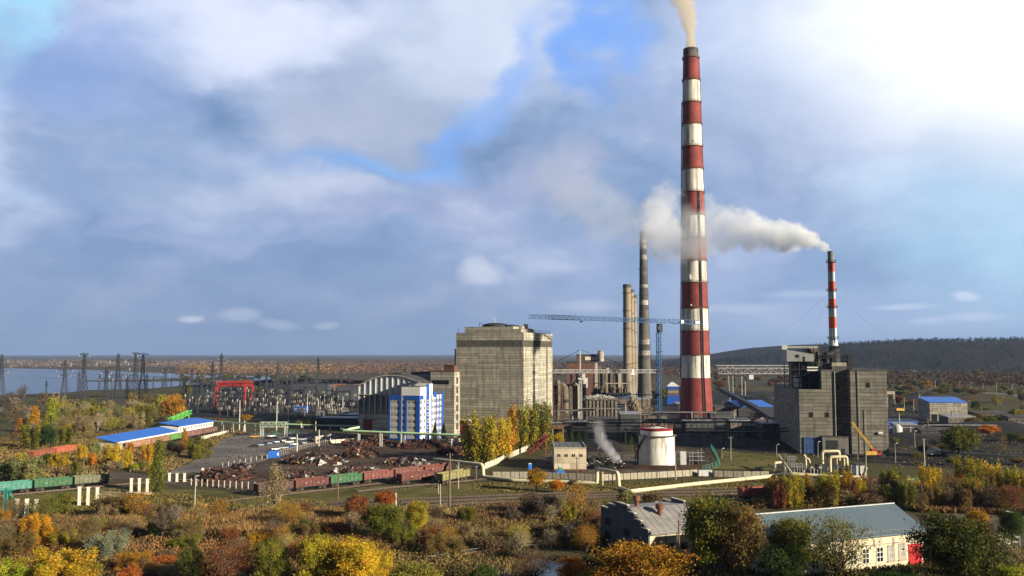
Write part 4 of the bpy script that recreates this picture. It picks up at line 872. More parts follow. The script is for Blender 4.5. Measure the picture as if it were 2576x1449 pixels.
# ---------------------------------------------------------------- white tank with its bund, the pump house and the burnt plant
def tank():
    Y = 362; X = XA(1649, Y); rad = 44 * Y / F; H = P(1649, 1086, Y).z + .9
    r = root('storage_tank', 'white cylindrical storage tank with peeling streaks and a red railed top', 'storage tank', (X, Y, 0))
    m = MB(); m.lathe([(rad + .25, 0), (rad + .25, .5), (rad, .5), (rad, 3.8), (rad + .06, 3.85), (rad + .06, 4.0), (rad, 4.05), (rad, H - 2.4)], 48, cap=False); m.build('shell', mat('tank_white', (.70, .69, .66), .7, .12, .25, stain=.55, stain_col=(.11, .09, .075), streak=(.8, .8, .07)), r, True)
    m = MB(); m.lathe([(rad - .7, H - 2.39), (rad - .7, H), (rad - 2, H + .5), (.1, H + 1.2)], 48, cap=False); m.build('upper_ring', C_white, r, True)
    m = MB(); m.lathe([(rad - .7, H - 2.385), (rad + .9, H - 2.35), (rad + .9, H - 2.1), (rad - .7, H - 2.1)], 48, cap=False); m.build('walkway', C_conc_d, r)
    m = MB(); m.lathe([(rad - .6, H - .2), (rad - .45, H + .55), (rad - 1.5, H + .85)], 48, cap=False); m.build('red_rim', C_red, r)
    m = MB(); rail(m, rad - .6, H + .5, 1.3, 30); m.build('railing', C_rust, r)
    m = MB()
    for k in range(9): 
        a0, a1 = radians(150 + k * 9), radians(159 + k * 9); z0, z1 = 1 + k * 1.3, 2.3 + k * 1.3
        m.bar(((rad + .6) * cos(a0), (rad + .6) * sin(a0), z0), ((rad + .6) * cos(a1), (rad + .6) * sin(a1), z1), .9, .2); m.bar(((rad + 1) * cos(a0), (rad + 1) * sin(a0), z0 + 1), ((rad + 1) * cos(a1), (rad + 1) * sin(a1), z1 + 1), .1)
    m.build('spiral_stair', C_dark, r)
    m = MB(); m.tube((rad + .3, -.5, 0), (rad + .3, -.5, H - 2), .18, n=8); m.tube((-rad - .8, -2, 0), (-rad - .8, -2, H - 3), .25, n=8); m.tube((-rad - 1.8, -2, 0), (-rad - 1.8, -2, H - 3.4), .2, n=8); m.build('riser_pipe', C_dark, r)
    b = root('earth_bund', 'curved brown earth bank ringing the white tank', 'earth bank', (X, Y, 0)); m = MB(); n = 56
    for k in range(n + 1):
        a = radians(150 + 255 * k / n); h = 1.5 + .3 * noise.noise(Vector((k * .4, 1, 2)))
        for (rr_, z) in ((rad + 6.2, 0), (rad + 8.6, h), (rad + 9.8, h), (rad + 13.5, 0)): m.v.append((rr_ * cos(a) * 1.15, rr_ * sin(a) * .78, z))
    for k in range(n):
        for j in range(3): i = k * 4 + j; m.f.append((i, i + 1, i + 5, i + 4)); m.m.append(0)
    m.build('bank', ground_mat('bund_earth', [(.36, (.030, .020, .013)), (.5, (.060, .038, .024)), (.64, (.095, .062, .038))], .3), b, True)
    k = root('pipe_riser_frame', 'small grey pipe frame standing right beside the white tank', 'pipe frame', (X + rad + 3, Y - 1, 0)); m = MB()
    for x in (0, 1.2, 3.4, 4.6): m.bar((x + 3, 0, 0), (x + 3, 0, 5.5 + x * .3), .2)
    for z in (2, 3.6, 5.2): m.bar((2.6, 0, z), (9, 0, z), .22)
    m.build('frame', C_steel, k); MB().box(-.8, 1.4, -1, 1, 0, 5.6).build('cabinet', C_offw, k); m = MB(); m.path([(2.2, .5, 0), (2.2, .5, 3), (7, .8, 3.1), (7, .8, 0)], .3, 8); m.build('pipe', C_dark, k)
tank()
def pump_house():
    rz = radians(-1); Y = 346; A = at(1393, Y); W_ = 80 * Y / F; D = 25; H = zz(1128, Y)
    r = root('pump_house', 'beige flat-roofed pump house with four small dark windows, left of the white tank', 'building', A, rz)
    MB().box(0, W_, 0, D, .6, H).build('wall', mat('beige_panels', (.50, .43, .32), .9, .10, .4, stain=.25, stain_col=(.22, .17, .12), panel=(3.1, 2.7, .25)), r)
    MB().box(-.1, W_ + .1, -.1, D + .1, 0, .59).build('plinth', mat('red_plinth', (.22, .11, .08), .9, .2, .5), r)
    MB().box(.3, W_ - .3, .3, D - .3, H + .003, H + .1).build('roof', mat('felt_roof', (.13, .135, .14), .9, .2, .3, stain=.3), r)
    m = MB(); m.box(-.05, W_ + .05, -.05, .25, H + .004, H + .4); m.box(-.05, .25, .25, D, H + .004, H + .4); m.box(W_ - .25, W_ + .05, .25, D, H + .004, H + .5); m.build('parapet', C_conc, r)
    wme = wmesh('small_window', 1.35, 1.2, 2, 1, .09, .06, (C_cream, C_black))
    for k in range(4): put(wme, 'window', r, (1.15 + k * 2.85, -.02, H - 3.3))
    rr = random.Random(2); m = MB()
    for k in range(11): x, z = rr.choice([1.4, 3.4, 4.9]) + rr.uniform(-.3, .6), H - 4.2 - rr.uniform(0, 1.4); m.box(x, x + .22, -.012, -.004, z, z + .2)
    m.build('shell_marks', C_black, r)
    m = MB()
    for k in range(4): m.lathe([(.18, H + .1), (.18, H + .8), (.3, H + .85), (.3, H + .95)], 8, 2.5 + k * 2.6, 6 + (k % 2) * 7)
    m.build('roof_vent', C_dark, r)
pump_house()
def burnt_plant():
    r = root('burnt_pump_plant', 'burnt-out black machinery and twisted pipes smoking between the pump house and the white tank', 'wreckage', at(1520, 352)); rr = random.Random(9)
    m = MB()
    for k in range(90):
        x, y = rr.uniform(-8, 8), rr.uniform(-4, 14); z = rr.uniform(0, 2.6 + .12 * y); a = rr.uniform(0, pi); l = rr.uniform(.8, 4.5); m.bar((x, y, z), (x + l * cos(a), y + l * sin(a), max(.1, z + rr.uniform(-1.2, 1.2))), rr.uniform(.15, .5))
    for k in range(16): x, y = rr.uniform(-8, 7), rr.uniform(-3, 13); m.box(x, x + rr.uniform(1, 3), y, y + rr.uniform(1, 3), 0, rr.uniform(.8, 3.4))
    tag(m.build('charred_wreck', mat('charred', (.014, .013, .012), .9, .5, .5), r), kind='stuff')
    m = MB()
    for k in range(26): x, y = rr.uniform(-8, 8), rr.uniform(-5, 9); z = rr.uniform(.4, 3); a = rr.uniform(0, pi); m.bar((x, y, z), (x + rr.uniform(.5, 2) * cos(a), y + .8 * sin(a), z + rr.uniform(-.3, .6)), .4, .15)
    tag(m.build('bright_scrap', C_offw, r), kind='stuff')
    m = MB(); m.path([(-1.2, 16, 0), (-1.2, 16, 6), (.6, 17, 8.5), (.6, 17, 12.5)], .22, 8); m.path([(-.4, 16, 0), (-.4, 16, 5.7), (1.3, 17, 8.2)], .18, 8); m.build('vent_pipe', C_steel, r)
    for k in range(5): m = MB(); m.lathe([(.9, 0), (.9, 3.2), (.3, 3.8)], 12, -8 + k * 1.9, 5 + (k % 2) * 2); m.build('dark_vessel', C_dark, r)
burnt_plant()
# ---------------------------------------------------------------- heating main: the cream pipe with its square loops
C_pipe = mat('cream_pipe_paint', (.60, .545, .36), .55, .12, .25, stain=.18, stain_col=(.30, .25, .16))
def pipes():
    L = lambda x, y, z: G(x, y, z)
    pts = [L(1092, 1156, 4.8), L(1105, 1157, 5.0), L(1214, 1169, 5.0), L(1219, 1204, .75), L(1290, 1208, .75), L(1380, 1211, .75), L(1494, 1215, .75)]
    y0 = pts[3].y; pts[3] = Vector((pts[2].x + .3, pts[2].y, .75))
    e = Vector((XA(1499, pts[-1].y), pts[-1].y, 0)); f = L(1554, 1189, 5.6)
    pts[-1] = Vector((e.x, e.y, .75)); pts += [Vector((e.x + .2, e.y, 5.6)), f, Vector((f.x + .3, f.y - .6, .75)), L(1585, 1236, .75), L(1760, 1216, .75), L(1932, 1199, .75), L(1952, 1196, .75)]
    o = Vector((pts[0].x, pts[0].y, 0)); r = root('heating_pipe', 'long cream heating pipe with two raised square loops along the concrete fence', 'pipeline', o)
    q = [p - o for p in pts]; 
    for a, b2 in ((0, 6), (6, 10), (10, 13)):
        seg = q[a:b2 + 1] if b2 < 13 else q[a:]
        m = MB(); m.path(seg, .66, 14, bend=1.0); m.build('pipe', C_pipe, r, True)
    for p, h in ((pts[1], 4.5), (pts[2] + Vector((-9, .8, 0)), 4.4), (pts[2] + Vector((-2.2, -.3, 0)), 4.4), (f + Vector((-1.6, 1.4, 0)), 5.0), (pts[7] + Vector((1.8, -.9, 0)), 5.0)):
        m = MB(); p = p - o; m.bar((p.x, p.y, 0), (p.x, p.y, h), .32); m.bar((p.x - .6, p.y, h - .05), (p.x + .6, p.y, h - .05), .3); m.build('support', C_pipe if h > 4.6 else C_steel, r)
    for k in range(14):
        a, b2 = (q[3], q[6]) if k < 5 else (q[10], q[-1]); t = (k + .5) / 5 if k < 5 else (k - 4.5) / 9
        p = a.lerp(b2, t); m = MB(); m.box(p.x - .4, p.x + .4, p.y - .5, p.y + .5, 0, .3); m.build('footing', C_conc, r)
pipes()
def pipe_yard():
    o = at(1945, 330); r = root('valve_yard_piping', 'maze of cream pipes, loops and valves in front of the bunker building', 'pipework', o)
    def px(x, y, Y): return P(x, y, Y) - o
    gz = lambda x, Y, z: Vector((XA(x, Y), Y, z)) - o
    runs = [([gz(1940, 326, .8), gz(1962, 322, 2.0), gz(1985, 318, 2.2), gz(2060, 316, 2.2)], .5), ([gz(1942, 330, 1.6), gz(1944, 350, 2.4), gz(1958, 352, 2.4)], .45), ([gz(1953, 352, 5.2), gz(1985, 320, 2.4), gz(2110, 318, 1.6), gz(2165, 318, 1.4), gz(2171, 318, 4.8)], .38),
            ([gz(2062, 345, 2), gz(2062, 345, 7.4), gz(2104, 345, 7.5), gz(2104, 345, 4)], .55), ([gz(2081, 330, 1.5), gz(2081, 330, 7.0), gz(2123, 330, 7.1), gz(2123, 330, 1)], .55), ([gz(2116, 333, 7.0), gz(2116, 333, 1)], .3), ([gz(2016, 340, 6.8), gz(2020, 340, 5.8), gz(2021, 340, 1.5)], .38),
            ([gz(2022, 336, 6), gz(2029, 336, 5.4), gz(2032, 336, 2.4), gz(2060, 336, 2.3)], .34), ([gz(1968, 330, 3.2), gz(1972, 322, 2.0)], .3), ([gz(2098, 340, 1), gz(2098, 340, 5.5), gz(2106, 342, 6)], .2)]
    for pts, rad in runs: m = MB(); m.path(pts, rad, 12, bend=.9); m.build('pipe', C_pipe, r, True)
    m = MB()
    for x0, x1, Y, z in ((1975, 1998, 338, 5.2), (1985, 2018, 330, 3.4)):
        a, b2 = gz(x0, Y, z), gz(x1, Y, z)
        for k in range(6): p = a.lerp(b2, k / 5); m.bar((p.x, p.y, 0), (p.x, p.y, z + 1), .12); m.bar((p.x, p.y + 2.5, 0), (p.x, p.y + 2.5, z + 1), .12)
        m.box(a.x, b2.x, a.y, a.y + 2.5, z - .12, z); m.bar(a + Vector((0, 0, 1)), b2 + Vector((0, 0, 1)), .1); m.bar(a + Vector((0, 2.5, 1)), b2 + Vector((0, 2.5, 1)), .1)
    m.build('walkway', C_steel, r)
    for k in range(22): x = 1990 + k * 8.4; Y = 322 + (k * 7) % 16; p = gz(x, Y, 0); m = MB(); m.tube((p.x, p.y, 0), (p.x, p.y, 2.2 + (k % 3) * .8), .17, n=8); m.tube((p.x, p.y, 2.2 + (k % 3) * .8), (p.x, p.y, 2.5 + (k % 3) * .8), .36, n=10); m.build('valve', C_steel if k % 3 else C_pale, r)
    m = MB(); a = gz(2052, 338, 0); m.box(a.x, a.x + 9, a.y, a.y + 4, 0, 3.0); m.build('dark_tank_base', C_dark, r)
pipe_yard()
r = hall('valve_house', 'small grey kiosk with twin dark windows at the right end of the cream pipes', 'kiosk', 2146, 2167, 318, 1190, 1170, 4, 0, C_offw, C_roof); wme = wmesh('kiosk_window', .75, .9, 1, 1, .08, .05); put(wme, 'window', r, (.9, -.03, 1.7)); put(wme, 'window', r, (1.8, -.03, 1.7))
# ---------------------------------------------------------------- materials whose tone comes from the object's own colour
def objmat(name, rough=.6, var=.2, scale=.8, stain=.35, stain_col=(.07, .04, .028), metal=0.0):
    m, t, b = newmat(name); oi = t.add('ShaderNodeObjectInfo'); tc = t.add('ShaderNodeTexCoord'); v = tc.outputs['Object']
    f = t.smooth(t.noise(v, scale, 5, .6), .3, .7, 1 - var, 1 + var); mm = t.add('ShaderNodeVectorMath', operation='SCALE'); t.l.new(oi.outputs['Color'], mm.inputs[0]); t.l.new(f, mm.inputs['Scale']); c = mm.outputs[0]
    if stain: c = t.mix(t.smooth(t.noise(v, scale * .9, 6, .7), .62 - stain * .2, .78 - stain * .1, 0, .7), c, stain_col)
    t.l.new(c, b.inputs['Base Color']); b.inputs['Roughness'].default_value = rough; b.inputs['Metallic'].default_value = metal; b.inputs['Specular IOR Level'].default_value = .35; return m
O_paint = objmat('worn_paint', .75, .28, .9, .65); O_car = objmat('car_paint', .25, .05, .5, 0); O_post = objmat('post_paint', .85, .18, .7, .3, (.16, .13, .10))
def setcol(o, name, col):
    for k in KIDS.get(o.name, []):
        if k.name.split('.')[0] == name: k.color = (*col, 1)
def between(a, b2):
    d = Vector((b2.x - a.x, b2.y - a.y, 0)); return d.length, atan2(d.y, d.x)
ORD = 'first second third fourth fifth sixth seventh eighth ninth tenth eleventh twelfth thirteenth fourteenth fifteenth sixteenth seventeenth eighteenth nineteenth twentieth'.split()

# ---------------------------------------------------------------- lattice pylons
C_pyl = mat('pylon_steel', (.045, .05, .06), .6, .2, .4); C_pylt = mat('pylon_teal', (.12, .30, .32), .6, .2, .4)
def pylon_mesh(kind, H=42.0):
    leg = MB(); b0, b1, b2 = H * .085, H * .034, H * .018; zs = [0, .12, .24, .34, .44, .53, .62, .71, .80, .89, .97]
    wd = lambda t: (b0 + (b1 - b0) * t / .5) if t < .5 else (b1 + (b2 - b1) * (t - .5) / .47)
    for z0, z1 in zip(zs, zs[1:]):
        w0, w1 = wd(z0), wd(z1); A = [(-w0, -w0), (w0, -w0), (w0, w0), (-w0, w0)]; B_ = [(-w1, -w1), (w1, -w1), (w1, w1), (-w1, w1)]
        for k in range(4):
            p, q = A[k], B_[k]; leg.bar((*p, z0 * H), (*q, z1 * H), .40)
            leg.bar((*A[k], z0 * H), (*B_[(k + 1) % 4], z1 * H), .21); leg.bar((*A[(k + 1) % 4], z0 * H), (*B_[k], z1 * H), .21); leg.bar((*B_[k], z1 * H), (*B_[(k + 1) % 4], z1 * H), .24)
    leg.bar((0, 0, .96 * H), (0, 0, H), .5)
    arms = []
    if kind == 'three':
        for z, l in ((.58, .15), (.72, .21), (.86, .14)): arms.append((z, l))
    elif kind == 'wide': arms += [(.80, .30), (.98, .12)]
    else: arms += [(.70, .16), (.86, .12)]
    out = []
    for z, l in arms:
        a = MB()
        for s in (-1, 1):
            for y in (-b1, b1): a.bar((0, y, z * H + 1.2), (s * l * H, 0, z * H), .3); a.bar((0, y, z * H - .8), (s * l * H, 0, z * H), .3)
            for k in range(3): u = (k + 1) / 4; a.bar((s * l * H * u, 0, z * H + 1.2 * (1 - u)), (s * l * H * u, 0, z * H - .8 * (1 - u)), .22)
        out.append(a)
    ins = MB()
    for z, l in arms:
        for s in (-1, 1): ins.bar((s * l * H, 0, z * H), (s * l * H, 0, z * H - 2.4), .32)
    return leg, out, ins
PYL = {}
def pylon(x, ytop, ybase, kind, label, teal=False, rz=0.0):
    g = G(x, ybase); H = P(x, ytop, g.y).z; s = H / 42.0; key = (kind, teal)
    if key not in PYL:
        r = root('power_pylon', label, 'power pylon', (g.x, g.y, 0), rz, 'lattice pylons along the river'); leg, arms, ins = pylon_mesh(kind); mm = C_pylt if teal else C_pyl
        leg.build('tower', mm, r)
        for a in arms: a.build('crossarm', mm, r)
        tag(ins.build('insulator_string', C_offw, r), kind='stuff'); r.scale = (s, s, s); PYL[key] = r
    else: dup(PYL[key], (g.x, g.y, 0), rz, label, (s, s, s))
for x, yt, yb, kd, lb in ((1, 890, 994, 'three', 'three-armed dark pylon cut by the left edge of the river view'), (61, 967, 998, 'wide', 'squat wide-armed dark pylon standing low on the near river bank'),
        (161, 904, 998, 'three', 'dark three-armed pylon alone on the near bank, tapering to a pointed top'), (197, 933, 1001, 'two', 'slender grey pylon just left of a much taller T-topped one'),
        (209, 889, 1003, 'wide', 'very tall pylon with a flat T-shaped top, left of the broad A-shaped one'), (250, 940, 984, 'two', 'faint bluish pylon standing on the far side of the river channel'),
        (265, 922, 1024, 'two', 'dark pylon rising from the bushes beside the blue drums'), (294, 888, 1021, 'three', 'tall broad dark pylon above the spit, tallest between the two T-topped ones'),
        (318, 941, 1002, 'two', 'short dark pylon in front of the river spit'), (339, 887, 986, 'wide', 'distant thin pylon with a small cross top over the far forest'),
        (357, 889, 1003, 'wide', 'tall T-topped dark pylon left of the orange round tree'), (368, 939, 1004, 'two', 'short dark pylon right beside the T-topped one'), (415, 920, 984, 'two', 'two-armed dark pylon above the orange round tree'),
        (457, 935, 984, 'two', 'small dark pylon over the green poplars beside the switchyard'), (482, 926, 980, 'two', 'small pointed pylon behind the green poplars of the switchyard'), (496, 934, 985, 'two', 'small dark pylon between the green poplars and the red portal crane'),
        (533, 910, 992, 'three', 'dark three-armed pylon directly left of the red portal crane'), (556, 888, 962, 'three', 'tall far pylon with a cross top above the red portal crane'),
        (670, 925, 975, 'two', 'small pylon at the left of the flat dark hall'), (698, 907, 975, 'three', 'three-armed pylon against the yellow part of the far wood'), (734, 921, 1000, 'two', 'slim pylon standing among the switchyard portals'),
        (771, 922, 985, 'two', 'slim dark pylon over the flat dark hall'), (800, 897, 962, 'three', 'tallest pylon in front of the reddish far wood'), (858, 928, 990, 'two', 'small pylon behind the left orange portal'), (1019, 918, 962, 'two', 'thin pylon behind the crown of the arched hall')):
    pylon(x, yt, yb, kd, lb, False, (hash(x * 7) % 10 - 5) * .06)
pylon(116, 956, 996, 'two', 'pale teal small pylon on the near river bank', True)
# overhead lines
cab = MB(); rr = random.Random(4)
def wire(mb, a, b2, sag, r=.05, n=8):
    a, b2 = Vector(a), Vector(b2); q = [a.lerp(b2, k / n) + Vector((0, 0, -sag * 4 * (k / n) * (1 - k / n))) for k in range(n + 1)]
    for p, s in zip(q, q[1:]): mb.bar(p, s, r)
for (xa, ya, Ya, xb, yb_, Yb, s) in ((1, 925, 960, 161, 932, 930, 3), (161, 932, 930, 209, 934, 880, 2), (209, 934, 880, 294, 935, 770, 3), (294, 935, 770, 533, 950, 980, 4), (209, 945, 880, 357, 945, 880, 4), (357, 945, 880, 556, 935, 1380, 5), (1, 938, 960, 209, 945, 880, 4), (533, 950, 980, 698, 940, 1170, 5)):
    wire(cab, P(xa, ya, Ya), P(xb, yb_, Yb), s, .13)
tag(cab.build('overhead_wires', C_dark), 'dark overhead power wires strung between the pylons beside the river', 'power lines', kind='stuff')

# ---------------------------------------------------------------- switchyard
def switchyard():
    r = root('insulator_post', 'grey post with pale stacked insulators in the switchyard', 'insulator post', at(500, 700), 0, 'insulator posts of the switchyard')
    m = MB(); m.bar((0, 0, 0), (0, 0, 4.2), .45); m.box(-1.6, 1.6, -.25, .25, 4.2, 4.5); m.build('post', C_conc_d, r)
    for x in (-1.3, 0, 1.3): m = MB(); m.lathe([(.16, 4.5), (.34, 4.7), (.2, 5.1), (.34, 5.3), (.2, 5.7), (.34, 5.9), (.16, 6.4)], 7, x, 0); m.build('insulator', C_offw if x > 0 else (C_brown if x < 0 else C_steel), r)
    rr = random.Random(21); first = True
    for Y, x0, x1, n in ((640, 560, 890, 20), (690, 500, 900, 26), (750, 480, 905, 28), (820, 470, 905, 26), (900, 520, 905, 22), (990, 560, 900, 16)):
        for k in range(n):
            x = x0 + (x1 - x0) * (k + rr.uniform(-.3, .3)) / n; p = at(x, Y + rr.uniform(-9, 9)); s = rr.uniform(.8, 1.35)
            if first: r.location = p; first = False
            else: dup(r, p, rr.choice([0, pi / 2]) + .1, None, (1, 1, s))
    q = root('switchyard_portal', 'dark lattice portal frame in the switchyard', 'portal frame', at(500, 800), 0, 'portal frames of the switchyard'); m = MB()
    m.truss((-6, 0, 0), (-6, 0, 13), .9, .9, 9, .2); m.build('leg', C_pyl, q); m = MB(); m.truss((6, 0, 0), (6, 0, 13), .9, .9, 9, .2); m.build('leg', C_pyl, q)
    m = MB(); m.truss((-6.5, 0, 12.2), (6.5, 0, 12.2), .9, .9, 10, .2); m.build('crossbeam', C_pyl, q)
    m = MB(); m.bar((-6, 0, 13), (-6, 0, 18), .2); m.bar((6, 0, 13), (6, 0, 17), .2); m.build('spike', C_pyl, q)
    first = True
    for Y, x0, x1, n in ((680, 490, 640, 4), (760, 500, 900, 10), (860, 480, 900, 11), (960, 500, 905, 11), (1060, 560, 900, 8), (1180, 300, 880, 12)):
        for k in range(n):
            p = at(x0 + (x1 - x0) * (k + rr.uniform(-.25, .25)) / n, Y + rr.uniform(-12, 12)); s = rr.uniform(.85, 1.25)
            if first: q.location = p; first = False
            else: dup(q, p, rr.uniform(-.3, .3), None, (1, 1, s))
    t = root('transformer', 'grey power transformer with pale bushings in the switchyard', 'transformer', at(600, 660), 0, 'transformers of the switchyard'); m = MB(); m.box(-2.6, 2.6, -1.6, 1.6, .5, 4); 
    for k in range(7): m.box(-2.4 + k * .75, -2.1 + k * .75, -2.2, -1.61, .8, 3.6)
    m.build('tank', C_steel, t); m = MB(); m.lathe([(.5, 0), (.5, 2.6)], 10, 0, 0); m2 = MB(); m2.tube((-2.4, 0, 5.2), (2.0, 0, 5.2), .55, n=10); m2.bar((-1.5, 0, 4), (-1.5, 0, 5), .3); m2.bar((1.5, 0, 4), (1.5, 0, 5), .3); m2.build('conservator', C_steel, t)
    for x in (-1.6, 0, 1.6): m = MB(); m.lathe([(.22, 4), (.35, 4.4), (.2, 5.6), (.12, 6.2)], 8, x, -1); m.build('bushing', C_brown, t)
    first = True
    for x, Y in ((600, 650), (640, 655), (760, 640), (808, 640), (838, 660), (870, 645), (696, 668)):
        if first: t.location = at(x, Y); first = False
        else: dup(t, at(x, Y))
switchyard()
def red_gantry():
    Y = 755; X0 = XA(540, Y); C_rg = mat('signal_red', (.42, .036, .028), .5, .2, .5, stain=.1); r = root('red_portal_crane', 'bright red portal crane with a lattice beam over the switchyard', 'gantry crane', (X0, Y, 0)); H = zz(972, Y); L = 85 * Y / F
    m = MB(); m.truss((2, 4, H), (L + 3, 6, H), 3.2, 4.2, 14, .40); 
    for k in range(28): m.bar((2 + k * L / 27, 2.4, H), (2 + (k + 1 if k % 2 else k - .9) * L / 27, 2.4, H + 4.2), .30)
    m.build('beam', C_rg, r)
    for x, y, w_ in ((1.5, 0, 2.2), (18, 26, 1.6), (L, 12, 1.6)):
        m = MB(); m.hexa([(x - w_ * .8, y, 1), (x + w_ * .8, y, 1), (x + w_ * .8, y + 1, 1), (x - w_ * .8, y + 1, 1)], [(x - w_ * .45, y + 3, H), (x + w_ * .45, y + 3, H), (x + w_ * .45, y + 4, H), (x - w_ * .45, y + 4, H)])
        m.box(x - w_, x + w_, y - .5, y + 2, 0, 1); m.build('leg', C_rg, r)
red_gantry()
C_or = mat('faded_orange', (.42, .15, .09), .7, .25, .5)
for x0, x1, lb in ((839, 873, 'faded orange portal crane behind the switchyard, fully in view'), (893, 918, 'faded orange portal crane half hidden by the arched gable')):
    Y = 900; r = root('orange_portal', lb, 'gantry crane', at(x0, Y)); W_ = (x1 - x0) * Y / F; H = zz(974, Y)
    m = MB(); m.truss((0, 0, H), (W_, 0, H), 1.6, 3, 6, .4); m.build('beam', C_or, r)
    for x in (.5, W_ - .5):
        m = MB(); m.truss((x, 0, 0), (x, 0, H), 1.2, 1.2, 6, .35); m.build('leg', C_or, r)
# pale lamp and wire masts
def pole(name, label, cat, x, ytop, ybase, mcol, r0=.16, r1=.09, lamp=None, cross=False, group=None, color=None):
    g = G(x, ybase); H = P(x, ytop, g.y).z; r = root(name, label, cat, (g.x, g.y, 0), R.uniform(-.3, .3), group); m = MB(); m.tube((0, 0, 0), (R.uniform(-.1, .1), 0, H), r0, r1, 8); s = m.build('shaft', mcol, r)
    if color: s.color = (*color, 1)
    if lamp:
        m = MB(); m.bar((0, 0, H), (lamp, 0, H + .35), .1); m.build('arm', mcol, r); m = MB(); m.box(lamp - .15, lamp + .55, -.16, .16, H + .3, H + .5); m.build('lamp_head', C_white, r)
        if color: KIDS[r.name][1].color = (*color, 1)
    if cross:
        m = MB(); m.box(-1.0, 1.0, -.08, .08, H - .7, H - .55)
        if cross == 2: m.box(-.8, .8, -.08, .08, H - 1.4, H - 1.25)
        m.build('crossarm', C_dark, r)
        for x_ in (-.85, 0, .85): m = MB(); m.tube((x_, 0, H - .55), (x_, 0, H - .3), .06, n=6); m.build('insulator', C_white, r)
    return r
C_palep = mat('pale_mast', (.56, .55, .47), .7, .12, .4)
for x, yt, yb, lb in ((602, 1007, 1083, 'tallest pale mast, right of the white two storey depot'), (695.5, 1010, 1083, 'pale mast rising through the green lattice footbridge'), (726, 1012, 1065, 'pale mast at the right end of the green footbridge'), (747, 1092, 1136, 'white lamp mast at the near row of parked cars'),
        (772.6, 996, 1046, 'pale mast in front of the blue booth'), (800, 1004, 1042, 'pale thin mast right of the blue booth'), (834, 1000, 1042, 'grey mast midway between the blue booth and the arched hall'), (862, 997, 1046, 'grey mast nearest to the arched hall'), (757, 1063, 1100, 'pale post at the back fence of the car park'),
        (802, 1081, 1123, 'white post beside the pale canopy of the car park'), (794, 1060, 1091, 'pale green post among the bushes behind the car park'), (615, 1058, 1086, 'short pale post beside the tallest mast')):
    pole('mast', lb, 'mast', x, yt, yb, C_palep, .3, .2)
# ---------------------------------------------------------------- blue roofed depot on the left
def depot():
    a, b2 = Vector((-181, 409, 0)), Vector((-174.5, 467, 0)); L, rz = between(a, b2)
    r = root('long_blue_depot', 'long low depot with a plain bright blue roof behind the yellow trees', 'depot', a, rz)
    MB().box(0, L, 0, 9, 0, 4.2).build('wall', C_conc, r); MB().hexa([(-.6, -1, 4.25), (L, -1, 4.25), (L, 9.4, 6.6), (-.6, 9.4, 6.6)], [(-.6, -1, 4.5), (L, -1, 4.5), (L, 9.4, 6.85), (-.6, 9.4, 6.85)]).build('roof', C_bluer, r)
    m = MB(); m.box(-.6, L, -1.1, -1.01, 3.9, 4.52); m.build('fascia', C_white, r)
    a = Vector((-178, 478, 0)); b2 = Vector((-171.5, 514, 0)); L, rz = between(a, b2)
    r = root('white_depot', 'white two storey depot with a blue roof and two rows of windows', 'depot', a, rz)
    MB().box(0, L, 0, 11, 0, 6.1).build('wall', C_white, r); MB().hexa([(-.6, -1, 6.15), (L + .6, -1, 6.15), (L + .6, 11.5, 7.8), (-.6, 11.5, 7.8)], [(-.6, -1, 6.5), (L + .6, -1, 6.5), (L + .6, 11.5, 8.1), (-.6, 11.5, 8.1)]).build('roof', C_bluer, r)
    wme = wmesh('depot_window', 1.5, 1.6, 2, 1, .12, .08, (C_white, C_glassb))
    for k in range(13):
        for z in (1.0, 3.9): put(wme, 'window', r, (1.0 + k * 2.7, -.03, z))
depot()
